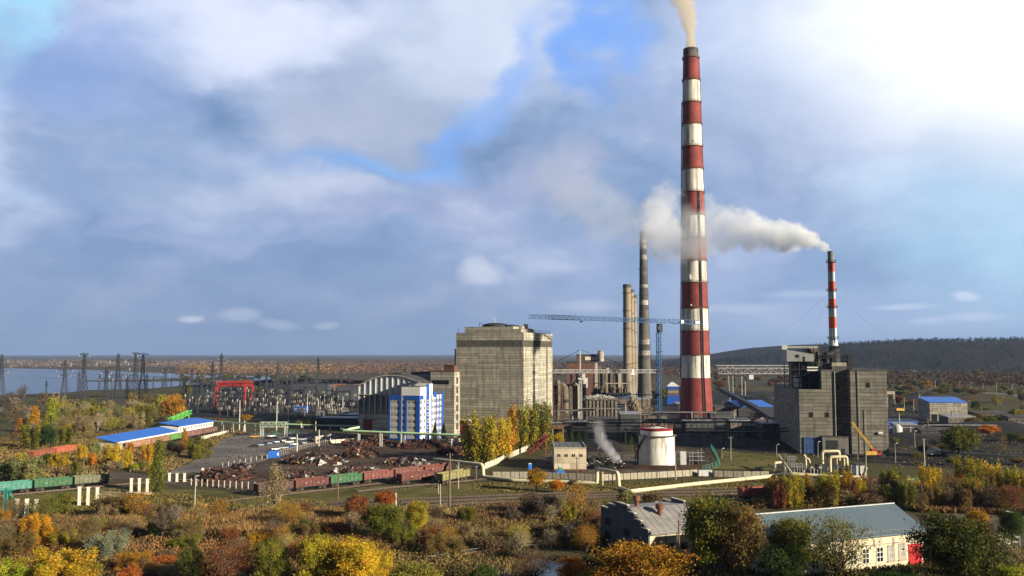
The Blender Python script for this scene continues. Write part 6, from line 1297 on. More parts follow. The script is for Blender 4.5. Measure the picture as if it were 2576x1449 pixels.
def scrap(x, y, wpx, dm, h, n, seed, label, bright=.0, dark=False):
    c = G(x, y); W_ = wpx * c.y / F; rr = random.Random(seed); mb = MB()
    def H(u, v): return max(0, 1 - abs(u) ** 2.4 - abs(v) ** 2.0) ** .7 * h * (1 + .5 * noise.noise(Vector((u * 3, v * 3, seed))))
    nx, ny = 24, 14
    for j in range(ny + 1):
        for i in range(nx + 1): u, v = i / nx * 2 - 1, j / ny * 2 - 1; mb.v.append((u * W_ / 2, v * dm / 2, H(u, v) * .85 + (rr.uniform(-.15, .15) if H(u, v) > 0 else -.05))); mb.a.append(rr.uniform(0, .6))
    for j in range(ny):
        for i in range(nx): a = j * (nx + 1) + i; mb.f.append((a, a + 1, a + nx + 2, a + nx + 1)); mb.m.append(0)
    for k in range(n):
        u, v = rr.uniform(-1, 1), rr.uniform(-1, 1); hh = H(u, v)
        if hh < .05 and rr.random() < .8: continue
        p = Vector((u * W_ / 2, v * dm / 2, hh * rr.uniform(.8, 1.0) + .1)); kd = rr.random(); a, el = rr.uniform(0, 2 * pi), rr.gauss(0, .5); d = Vector((cos(a) * cos(el), sin(a) * cos(el), sin(el)))
        n0 = len(mb.v)
        if kd < .55: l = rr.uniform(.6, 4.4); mb.bar(p - d * l / 2, p + d * l / 2, rr.uniform(.12, .45), rr.uniform(.06, .3))
        elif kd < .8:
            s = rr.uniform(.5, 1.6); e1 = d * s; e2 = d.orthogonal().normalized() * s * rr.uniform(.4, 1); e3 = d.cross(e2).normalized() * rr.uniform(.2, .7); mb.face([p - e1 - e2, p + e1 - e2 + e3 * .4, p + e1 + e2, p - e1 + e2 + e3])
        else: s = rr.uniform(.3, .9); mb.hexa([p + Vector((-s, -s, -s * .5)), p + Vector((s, -s * .8, -s * .5)), p + Vector((s * .9, s, -s * .4)), p + Vector((-s, s * .9, -s * .5))], [p + Vector((-s * .8, -s, s * .4)), p + Vector((s, -s, s * .6)), p + Vector((s, s * .8, s * .4)), p + Vector((-s, s, s * .5))])
        val = rr.random(); val = val * .74 if dark else (rr.uniform(.78, 1) if rr.random() < bright else val * .90)
        mb.a += [val] * (len(mb.v) - n0)
    o = mb.build('scrap_heap', M_scrap); o.location = (c.x, c.y, .1); tag(o, label, 'scrap heap', kind='stuff')
scrap(565, 1204, 140, 18, 3.2, 380, 1, 'rusty scrap heap in front of the far pair of columns', .02)
scrap(790, 1165, 150, 17, 2.8, 560, 2, 'large mixed scrap heap with pale sheet metal behind the green wagon', .22)
scrap(905, 1148, 90, 18, 3.2, 340, 3, 'dark red rusty heap in the middle of the scrap yard', .02)
scrap(930, 1120, 150, 12, 2.8, 340, 4, 'scrap heap with white pieces at the foot of the arched hall', .16)
scrap(1065, 1126, 140, 16, 3.0, 380, 5, 'blackish scrap heap in front of the blue office block', .03, True)
scrap(1135, 1142, 70, 13, 2.6, 240, 6, 'dark scrap heap nearest to the yellow poplars', .02, True)
scrap(1020, 1170, 110, 8, 2.2, 320, 7, 'scrap heap sprinkled with yellow and white pieces behind the maroon wagons', .30)
scrap(900, 1192, 130, 6, 1.8, 300, 8, 'long narrow rust-brown heap right behind the wagon row', .08)
scrap(745, 1203, 110, 10, 1.8, 260, 9, 'low rusty heap behind the brown wagon', .06)
scrap(610, 1181, 60, 8, 1.6, 140, 10, 'small heap of white and orange scrap by the white posts', .35)
# ---------------------------------------------------------------- coal yard things on the right
r = root('arched_tanks', 'left one of two pale upright tanks with rounded tops below the blue shed', 'tank', at(2242, 470), 0, 'pale round-topped tanks'); m = MB(); m.lathe([(.1, 8.0), (1.6, 7.4), (2.3, 6.2), (2.3, 1.2), (1.2, .4)][::-1], 18); m.build('vessel', C_offw, r, True)
r.name = 'round_topped_tank'; m = MB()
for k in range(3): m.bar((1.8 * cos(k * 2.1), 1.8 * sin(k * 2.1), 0), (1.8 * cos(k * 2.1), 1.8 * sin(k * 2.1), 1.6), .3)
m.build('stand', C_dark, r)
m = MB(); m.tube((2.4, -.6, .5), (2.4, -.6, 6.6), .14, n=6); m.build('side_pipe', C_white, r)
r.location = at(2251, 470); dup(r, at(2272, 470), 0, 'right one of two pale upright tanks with rounded tops below the blue shed')
def truck(name, label, x, y, rz, body, cab, crane=False, scale=1.0):
    g = G(x, y); r = root(name, label, 'truck', (g.x, g.y, .05), rz); m = MB(); m.box(-3.6, 3.6, -.5, .5, .75, 1.0); m.build('chassis', C_dark, r)
    m = MB(); m.box(-3.6, 1.4, -1.2, 1.2, 1.01, 2.6); 
    for k in range(5): m.box(-3.5 + k * 1.15, -3.4 + k * 1.15, -1.27, -1.201, 1.05, 2.55)
    m.build('load_body', body, r)
    m = MB(); m.hexa([(1.7, -1.15, .9), (3.7, -1.15, .9), (3.7, 1.15, .9), (1.7, 1.15, .9)], [(1.7, -1.1, 2.9), (3.2, -1.1, 2.9), (3.2, 1.1, 2.9), (1.7, 1.1, 2.9)]); c = m.build('cab', cab, r); MB().box(2.0, 3.0, -1.17, -1.12, 1.9, 2.7).build('side_window', C_glass, c)
    for x_ in (-2.6, -1.3, 2.6):
        for y_ in (-1.2, .9): w_ = MB(); w_.tube((x_, y_, .5), (x_, y_ + .3, .5), .5, n=12); w_.build('wheel', C_black, r)
    if crane:
        m = MB(); m.truss((0, 0, 2.9), (-9, 1, 15), .7, .7, 12, .16); m.build('boom', C_yel, r); m = MB(); m.box(-.9, .9, -1, 1, 2.61, 3.6); m.build('turret', C_red, r)
    r.scale = (scale,) * 3; return r
truck('truck_crane', 'yellow truck crane with a raised lattice boom at the foot of the bunker building', 2196, 1150, radians(5), C_yel, C_red, True)
truck('tipper_truck', 'grey tipper truck in the coal yard below the blue shed', 2327, 1110, radians(8), C_steel, C_steel, False, 1.0)
truck('tipper_truck', 'white and blue truck beside the low black conveyor', 2352, 1148, radians(20), C_clad, C_white, False, 1.0)
truck('loader_truck', 'small yellow truck beyond the bunker building near the garage', 2263, 1036, radians(15), C_yel, C_yel, False, 1.0)
for k, (x, yt, yb) in enumerate(((2335, 956, 977), (2353, 957, 979), (2384, 959, 981), (2414, 960, 983), (2443, 962, 985), (2474, 964, 988), (2507, 966, 991), (2547, 968, 995))):
    pole('road_lamp', f'{ORD[k]} street lamp from the left along the road below the ridge', 'street lamp', x, yt, yb, C_cpole, .3, .18, 1.6, group='street lamps along the far road')
for k, (x, yt, yb, lb) in enumerate(((2253, 1117, 1165, 'white lamp post right of the yellow truck crane'), (2302, 1086, 1126, 'lamp post between the round-topped tanks and the tipper truck'), (2058, 1113, 1150, 'white lamp post before the bunker building annex'), (1954, 1120, 1150, 'short lamp post left of the bunker building'), (1816, 1130, 1154, 'short white bollard lamp on the lawn right of the green fence'))):
    pole('lamp_post', lb, 'lamp post', x, yt, yb, C_cpole, .14, .09, .6)
for k, (x, yt, yb, lb) in enumerate(((2233, 998, 1026, 'post nearest to the garage'), (2251, 995, 1020, 'second post right of the garage'), (2275, 1000, 1028, 'grey mast left of the grey depot, third of four'), (2299, 1004, 1032, 'grey mast closest to the grey depot'))):
    pole('mast', lb + ' in the field below the ridge', 'mast', x, yt, yb, C_cpole, .3, .2)
sheet('far_road', gp((2318, 975), (2450, 984), (2700, 1004), (2700, 1009), (2450, 988), (2300, 978)), .12, M_asph)
r = root('street_lamp', 'pale curved street lamp among the trees at the far right edge', 'street lamp', G(2566, 1374)); m = MB(); m.tube((0, 0, 0), (-.3, 0, 7), .12, .08, 8); m.path([(-.3, 0, 7), (-.6, 0, 7.6), (-2.4, 0, 8.0)], .07, 8); m.build('mast', C_cpole, r); MB().box(-3.0, -2.3, -.14, .14, 7.95, 8.12).build('lamp_head', C_white, r)
# ---------------------------------------------------------------- workshop with a stepped gable
def workshop():
    rz = radians(22.7); A = Vector((29.8, 197.6, 0)); L, D = 15.5, 21.6
    r = root('workshop', 'small workshop with a stepped dark gable, grey roof and two rusty vents, right foreground', 'workshop', A, rz)
    zs = [(0, 5.9), (8.5, 9.6), (14, 9.4), (D, 7.2)]
    def zr(y):
        for (a, za), (b2, zb) in zip(zs, zs[1:]):
            if a <= y <= b2: return za + (zb - za) * (y - a) / (b2 - a)
        return zs[-1][1]
    w_ = MB(); w_.box(.4, L - .4, 0, D, 0, 5.4); w_.build('wall', C_cream, r)
    for x0, nm in ((0, 'gable_wall'), (L - .4, 'gable_wall')):
        g = MB(); steps = [(0, 3.0, 6.4), (3.0, 5.8, 7.8), (5.8, 8.8, 9.0), (8.8, 14.2, 10.3), (14.2, 18, 9.4), (18, D, 8.2)]
        for k, (a, b2, z) in enumerate(steps): g.box(x0, x0 + .399, a + (.0 if k else -.05), b2, 0, z)
        g.build(nm, mat('gable_plaster', (.085, .095, .115), .9, .15, .4, stain=.4, stain_col=(.08, .08, .085)), r)
        c = MB()
        for k, (a, b2, z) in enumerate(steps): c.box(x0 - .1, x0 + .5, a - .08, b2 + .04, z + .003 * (k + 1), z + .2)
        c.build('gable_coping', C_pale, r)
    rf = MB()
    for (a, za), (b2, zb) in zip(zs, zs[1:]): rf.hexa([(.405, a - (.7 if a == 0 else 0), za - (.3 if a == 0 else 0)), (L - .405, a - (.7 if a == 0 else 0), za - (.3 if a == 0 else 0)), (L - .405, b2, zb), (.405, b2, zb)], [(.405, a - (.7 if a == 0 else 0), za - (.1 if a == 0 else -.2)), (L - .405, a - (.7 if a == 0 else 0), za - (.1 if a == 0 else -.2)), (L - .405, b2, zb + .2), (.405, b2, zb + .2)])
    for k in range(9): x = .8 + k * (L - 1.6) / 8; rf.bar((x, -.6, 5.85), (x, 8.5, 9.83), .07)
    rf.build('roof', mat('pale_roof_sheet', (.25, .24, .235), .75, .16, .4, stain=.35, stain_col=(.17, .16, .15)), r)
    for x, y, s in ((6.4, 5.4, 1.0), (3.4, 10.5, .85)):
        z = zr(y); m = MB(); m.lathe([(.55 * s, z - .2), (.55 * s, z + 1.3), (.95 * s, z + 1.5), (1.0 * s, z + 2.3), (.75 * s, z + 2.6)], 14, x, y); m.build('roof_vent', mat('vent_brown', (.16, .062, .045), .8, .25, .6, stain=.3), r, True)
    wme = wmesh('workshop_window', 1.7, 1.5, 2, 2, .1, .06, (C_conc_d, C_glass))
    for x in (1.6, 5.0, 8.4, 11.6): put(wme, 'window', r, (x, -.03, 1.6))
    gw = wmesh('gable_window', 2.5, 1.5, 3, 2, .1, .06, (C_dark, C_black))
    for y, z in ((19.6, 4.4), (10.6, 3.4), (19.6, 1.2), (10.6, .8), (4.6, 2.2)): put(gw, 'window', r, (-.03, y, z), -pi / 2)
    MB().box(12.2, 13.4, -.08, -.003, 0, 2.2).build('door', C_red, r)
    gt = MB(); gt.bar((.4, -.75, 5.45), (L - .4, -.75, 5.45), .16); gt.build('gutter', C_steel, r)
workshop()
def long_shed():
    rz = radians(21.6); A = Vector((52.6, 180, 0)); L, D, E, H = 38.5, 17.2, 7.2, 11.2
    r = root('garage_shed', 'long cream shed with a wide blue grey metal roof and a bright red door', 'shed', A, rz)
    MB().box(0, L, 0, D, 0, E).build('wall', C_cream, r)
    for x in (0.02, L - .3):
        g = MB(); g.hexa([(x, 0, E + .002), (x + .28, 0, E + .002), (x + .28, D, E + .002), (x, D, E + .002)], [(x, D / 2 - .1, H - .1), (x + .28, D / 2 - .1, H - .1), (x + .28, D / 2 + .1, H - .1), (x, D / 2 + .1, H - .1)]); g.build('gable', C_cream, r)
    rf = MB(); o_ = .9; dz = (H - E) / (D / 2) * o_
    for s in (0, 1):
        y0, y1 = (-o_, D / 2) if not s else (D + o_, D / 2); q = [(-.7, y0, E - dz), (L + .7, y0, E - dz), (L + .7, y1, H), (-.7, y1, H)]; rf.hexa(q if not s else q[::-1], [(a, b2, c_ + .22) for a, b2, c_ in (q if not s else q[::-1])])
    for k in range(46): x = -.6 + k * (L + 1.2) / 45; rf.bar((x, -o_, E - dz + .24), (x, D / 2, H + .24), .06, .05)
    rf.build('roof', mat('blue_grey_sheet', (.125, .175, .215), .5, .06, .15, stain=.06, metal=.15), r)
    rd = MB(); rd.bar((-.7, D / 2, H + .27), (L + .7, D / 2, H + .27), .45, .16); rd.build('ridge_cap', C_clad, r)
    sg = MB()
    for k in range(34): x = .2 + k * (L - .4) / 33; sg.bar((x, -.5, E - .1), (x, -.5, E + .75), .05)
    sg.bar((0, -.5, E + .72), (L, -.5, E + .72), .05); sg.bar((0, -.5, E + .4), (L, -.5, E + .4), .05); sg.build('snow_guard', C_steel, r)
    MB().box(-.1, L + .1, -.16, -.003, 4.9, 5.15).build('string_course', C_conc, r)
    wd = wmesh('shed_window', 1.7, 3.0, 2, 3, .12, .07, (C_white, C_glass)); wb_ = wmesh('blocked_window', 1.8, 3.2, 1, 1, .12, .05, (C_conc, mat('blockwork', (.36, .35, .32), .95, .3, 1.5, stain=.4)))
    put(wd, 'window', r, (25.6, -.03, 1.4)); put(wb_, 'window', r, (28.6, -.03, 1.4)); put(wb_, 'window', r, (31.6, -.03, 1.5))
    for k in range(7): put(wd, 'window', r, (2 + k * 3.3, -.03, 1.4))
    for x in (28.6, 31.6): MB().box(x - .2, x + 2, -.3, -.09, 1.2, 1.38).build('window_sill', C_conc, r)
    d = MB().box(34.3, 37.9, -.14, -.003, 0, 4.4).build('door', mat('bright_red_door', (.48, .012, .022), .5, .12, .6, stain=.06), r)
    fr = MB(); fr.box(36.02, 36.1, -.17, -.141, 0, 4.4); fr.box(34.3, 37.9, -.17, -.141, 2.2, 2.3); fr.build('door_bar', C_red, d)
    gt = MB()
    for x in (25.0, 30.2): gt.bar((x, -.2, 4.6), (x, -.2, 6.2), .1)
    gt.build('wall_hook', C_dark, r)
long_shed()
r = root('utility_pole', 'dark twin wooden pole in front of the workshop lit wall', 'utility pole', G(1709, 1424), .2); m = MB(); m.tube((0, 0, 0), (0, 0, 9.6), .2, .16, 8); m.build('shaft', C_wood, r); m = MB(); m.tube((-.7, 0, 0), (-.4, 0, 7.2), .17, .15, 8); m.build('brace', C_wood, r); m = MB(); m.bar((-.7, 0, 9.2), (.8, 0, 9.2), .14); m.build('crossarm', C_wood, r)
heap('slab_pile', 'pile of pale concrete slabs in the yard right of the long shed', 2490, 215, 7, 4, .8, C_conc, 31, 'slab pile'); m = MB()
for k in range(14): x, y, z = R.uniform(-3, 3), R.uniform(-1.5, 1.5), .3 + k * .1; m.box(x, x + 2.6, y, y + 1.0, z, z + .18)
o = m.build('slabs', C_pale, bpy.data.objects['slab_pile'])
# ---------------------------------------------------------------- leaves: the tone comes from the object's colour, each leaf a little different
m, t, b = newmat('leaves'); oi = t.add('ShaderNodeObjectInfo'); va = t.add('ShaderNodeAttribute', attribute_name='var'); f = va.outputs['Fac']
lo = t.mix(1.0, oi.outputs['Color'], (.58, .58, .60), 'MULTIPLY'); hi = t.mix(1.0, oi.outputs['Color'], (1.38, 1.34, 1.15), 'MULTIPLY'); tcl = t.add('ShaderNodeTexCoord'); ln_ = t.smooth(t.noise(tcl.outputs['Object'], .33, 3, .6), .36, .62, 0, 1); c0 = t.mix(f, lo, hi); c0 = t.mix(t.math('MULTIPLY', ln_, .75), c0, t.mix(1.0, c0, (.62, .86, .90), 'MULTIPLY'))
hs = t.add('ShaderNodeHueSaturation'); t.l.new(c0, hs.inputs['Color']); t.l.new(t.math('ADD', .468, t.math('MULTIPLY', t.math('FRACT', t.math('MULTIPLY', f, 7.31)), .062)), hs.inputs['Hue']); hs.inputs['Saturation'].default_value = 1.0
df = t.add('ShaderNodeBsdfDiffuse'); tr = t.add('ShaderNodeBsdfTranslucent'); mx = t.add('ShaderNodeMixShader'); mx.inputs[0].default_value = .28
t.l.new(hs.outputs[0], df.inputs[0]); t.l.new(hs.outputs[0], tr.inputs[0]); t.l.new(df.outputs[0], mx.inputs[1]); t.l.new(tr.outputs[0], mx.inputs[2]); t.l.new(mx.outputs[0], t.n['Material Output'].inputs[0]); t.n.remove(b)
M_leaf = m; C_bark = mat('bark', (.085, .068, .055), .95, .3, .8); C_birch = mat('birch_bark', (.42, .39, .34), .85, .3, 1.2, stain=.4)
def leaf(mb, p, s, rr, v, up=.0):
    d = Vector((rr.gauss(0, 1), rr.gauss(0, 1), rr.gauss(0, 1) + up)); 
    if d.length < .01: d = Vector((0, 0, 1))
    d.normalize(); e = d.orthogonal().normalized(); e.rotate(Matrix.Rotation(rr.uniform(0, 6.28), 3, d)); g = d.cross(e); s *= rr.uniform(.6, 1.35)
    i = len(mb.v); mb.v += [tuple(p - e * s * .6), tuple(p + g * s * .42), tuple(p + e * s * .6), tuple(p - g * s * .42)]; mb.f.append((i, i + 1, i + 2, i + 3)); mb.m.append(0); mb.a += [v] * 4
def limb(mb, p, q, r0, r1, rr, n=3, k=5):
    p, q = Vector(p), Vector(q); pts = [p.lerp(q, i / n) + (Vector((rr.gauss(0, 1), rr.gauss(0, 1), 0)) * (q - p).length * .035 if 0 < i < n else Vector()) for i in range(n + 1)]
    for i in range(n): mb.tube(pts[i], pts[i + 1], r0 + (r1 - r0) * i / n, r0 + (r1 - r0) * (i + 1) / n, k, cap=False)
    return pts
def gen(kind, seed, nleaf, ls):
    # crown and trunk in metres at the kind's own size (H, W)
    rr = random.Random(seed); cr = MB(); tk = MB()
    if kind == 'poplar':
        H, W = 16.0, 4.6; limb(tk, (0, 0, 0), (0, 0, H * .9), .28, .04, rr, 6); K = 46
        for k in range(K):
            u = (k + rr.random()) / K; z = H * (.06 + .90 * u); rad = W / 2 * (min(1, u * 4 + .3) * (1 - u) ** .55 + .06); a = rr.uniform(0, 6.28); q = rad * rr.uniform(.25, .95); c = Vector((q * cos(a), q * sin(a), z)); tone = rr.uniform(.1, .9)
            limb(tk, (0, 0, max(.3, z - H * .14)), c, .07, .02, rr, 2, 4)
            for _ in range(nleaf // K): leaf(cr, c + Vector((rr.gauss(0, .34), rr.gauss(0, .34), rr.gauss(0, .95))), ls, rr, min(1, max(0, tone + rr.gauss(0, .22))))
    elif kind == 'multi':
        H, W = 11.0, 8.0; N = 9
        for s in range(N):
            a = s * 2.4 + rr.uniform(-.3, .3); q = W * .36 * sqrt((s + .5) / N); bx, by = q * cos(a), q * sin(a); h = H * rr.uniform(.66, 1.0) * (1 - .12 * q / W); lean = Vector((bx * .25, by * .25, 0)); limb(tk, (bx * .5, by * .5, 0), Vector((bx, by, h * .92)) + lean, .14, .02, rr, 4)
            K = 14
            for k in range(K):
                u = (k + rr.random()) / K; rad = 1.25 * (min(1, u * 3 + .25) * (1 - u) ** .6 + .08); a2 = rr.uniform(0, 6.28); c = Vector((bx, by, 0)) + lean * u + Vector((rad * cos(a2) * rr.random(), rad * sin(a2) * rr.random(), h * (.08 + .9 * u))); tone = rr.uniform(.1, .9)
                for _ in range(nleaf // (N * K)): leaf(cr, c + Vector((rr.gauss(0, .38), rr.gauss(0, .38), rr.gauss(0, .55))), ls, rr, min(1, max(0, tone + rr.gauss(0, .2))))
    elif kind in ('round', 'airy'):
        H, W = 10.0, 9.0; th = H * (.30 if kind == 'round' else .2); tp = limb(tk, (0, 0, 0), (rr.uniform(-.3, .3), rr.uniform(-.3, .3), th), .30, .22, rr, 2, 7); top = tp[-1]; N = 30
        for k in range(N):
            z = 1 - 2 * (k + .5) / N; a = k * 2.39996 + rr.uniform(-.3, .3); q = sqrt(1 - z * z); rad = rr.uniform(.50, 1.12); c = Vector((q * cos(a) * W * .40 * rad, q * sin(a) * W * .40 * rad, H * .60 + z * H * .34 * rad)); c.z = max(c.z, H * .16)
            mid = top.lerp(c, .5) + Vector((0, 0, .5)); limb(tk, top, mid, .12, .07, rr, 2, 5); limb(tk, mid, c, .07, .02, rr, 2, 4); tone = rr.uniform(.08, .92)
            sp = .84 if kind == 'round' else 1.1; nn = nleaf // N if kind == 'round' else nleaf // (N * 2)
            for _ in range(nn): leaf(cr, c + Vector((rr.gauss(0, sp * .78), rr.gauss(0, sp * .78), rr.gauss(0, sp * .58))), ls, rr, min(1, max(0, tone + rr.gauss(0, .2))))
            if kind == 'airy':
                for _ in range(7): d = Vector((rr.gauss(0, 1), rr.gauss(0, 1), abs(rr.gauss(.6, .8)))).normalized(); tk.tube(c, c + d * rr.uniform(.8, 1.8), .035, .012, 3, cap=False)
    elif kind == 'shrub':
        H, W = 3.2, 5.0; N = 26
        for k in range(N):
            a = k * 2.4; q = sqrt((k + .5) / N) * W * .46; h = H * (.45 + .5 * sqrt(max(0, 1 - (q / (W * .52)) ** 2))) * rr.uniform(.7, 1.08); c = Vector((q * cos(a), q * sin(a), h * .72)); tone = rr.uniform(.1, .9)
            limb(tk, (q * cos(a) * .3, q * sin(a) * .3, 0), (c.x, c.y, h), .05, .012, rr, 2, 4)
            for _ in range(nleaf // N): leaf(cr, c + Vector((rr.gauss(0, .42), rr.gauss(0, .42), -abs(rr.gauss(0, .75)) + .45)), ls, rr, min(1, max(0, tone + rr.gauss(0, .2))))
    elif kind == 'bare':
        H, W = 9.0, 6.0; tp = limb(tk, (0, 0, 0), (rr.uniform(-.3, .3), 0, H * .3), .2, .15, rr, 2, 6); top = tp[-1]
        for k in range(13):
            a = k * 2.4; z = rr.uniform(.45, 1.0); c = Vector((W * .5 * (1.15 - z) * cos(a) * 1.2, W * .5 * (1.15 - z) * sin(a) * 1.2, H * z)); limb(tk, top.lerp(Vector((0, 0, H * z * .6)), rr.random()), c, .08, .025, rr, 3, 4)
            for j in range(34):
                p = top.lerp(c, rr.uniform(.35, 1)); d = Vector((rr.gauss(0, .7), rr.gauss(0, .7), abs(rr.gauss(.8, .5)))).normalized(); q = p + d * rr.uniform(.6, 2.0); i = len(cr.v); e = d.orthogonal().normalized() * .035; cr.v += [tuple(p - e), tuple(p + e), tuple(q)]; cr.f.append((i, i + 1, i + 2)); cr.m.append(0); cr.a += [rr.random()] * 3
    elif kind == 'fir':
        H, W = 11.0, 5.0; limb(tk, (0, 0, 0), (0, 0, H * .97), .2, .03, rr, 3); K = 60
        for k in range(K):
            u = (k + rr.random()) / K; z = H * (.06 + .93 * u); rad = W / 2 * (1 - u) + .1; a = k * 2.4
            for j in range(nleaf // K): q = rad * sqrt(rr.random()); leaf(cr, Vector((q * cos(a + rr.gauss(0, .35)), q * sin(a + rr.gauss(0, .35)), z - q * .35 + rr.gauss(0, .12))), ls, rr, rr.random())
    return H, W, cr, tk
SP = {}
def species(kind, var, near):
    key = (kind, var, near)
    if key not in SP:
        nl, ls = {'poplar': (2600, .42), 'multi': (4600, .42), 'round': (4200, .46), 'airy': (2600, .36), 'shrub': (1500, .30), 'bare': (0, .3), 'fir': (2400, .40)}[kind]
        if near == 1: nl, ls = int(nl * 4.2), ls * .47
        if near == 0: nl, ls = int(nl * 1.5), ls * .80
        if near == 2: nl, ls = int(nl * .45), ls * 1.5
        H, W, cr, tk = gen(kind, hash(kind) % 97 * 0 + {'poplar': 1, 'multi': 2, 'round': 3, 'airy': 4, 'shrub': 5, 'bare': 6, 'fir': 7}[kind] * 100 + var, nl, ls)
        zs = [v[2] for v in cr.v]; xs = sorted(abs(v[0]) for v in cr.v); ys_ = sorted(abs(v[1]) for v in cr.v)
        SP[key] = (max(zs), xs[int(len(xs) * .985)] + ys_[int(len(ys_) * .985)], cr.mesh(f'{kind}_crown', M_leaf), tk.mesh(f'{kind}_trunk', C_birch if kind == 'airy' and var == 1 else C_bark))
    return SP[key]
COLR = dict(YL=(.50, .33, .030), YO=(.52, .27, .025), OR=(.52, .20, .022), AMB=(.40, .21, .030), YG=(.34, .27, .030), OLV=(.17, .155, .030), GRN=(.150, .150, .028), DG=(.040, .062, .020), DG2=(.060, .085, .024), RST=(.23, .088, .040), ORR=(.36, .105, .030), BRN=(.165, .105, .062), BRO=(.20, .135, .050), TAN=(.29, .215, .115), GG=(.22, .215, .085), SLV=(.24, .245, .17), PUR=(.125, .092, .078), GY=(.30, .31, .030), DGY=(.080, .085, .024))
NT_ = [0]
def tree(kind, x, yb, hpx, wpx, col, label, group=None, var=None, name=None, p=None, near=None, hw=None):
    g = G(x, yb) if p is None else p; dist = g.y
    if hw: h, w_ = hw
    else: h = P(x, yb - hpx, g.y).z; w_ = wpx * g.y / F
    NT_[0] += 1; var = (NT_[0] % 3 if kind in ('round', 'multi', 'poplar', 'shrub', 'airy') else NT_[0] % 2) if var is None else var
    if near is None: near = 1 if dist < 235 else (0 if dist < 620 else 2)
    H, W, cm, tm = species(kind, var, near)
    nm = name or {'poplar': 'poplar_tree', 'multi': 'poplar_clump', 'round': 'broadleaf_tree', 'airy': 'birch_tree', 'shrub': 'shrub', 'bare': 'bare_tree', 'fir': 'fir_tree'}[kind]
    r = root(nm, label, 'shrub' if kind == 'shrub' else 'tree', (g.x, g.y, 0), R.uniform(0, 6.28), group); r.scale = (w_ / W, w_ / W, h / H)
    c = link('crown', cm, r); cc = COLR[col] if isinstance(col, str) else col; j = R.uniform(1.08, 1.32); c.color = (cc[0] * j, cc[1] * j * R.uniform(.95, 1.05), cc[2] * j, 1); link('trunk', tm, r); return r
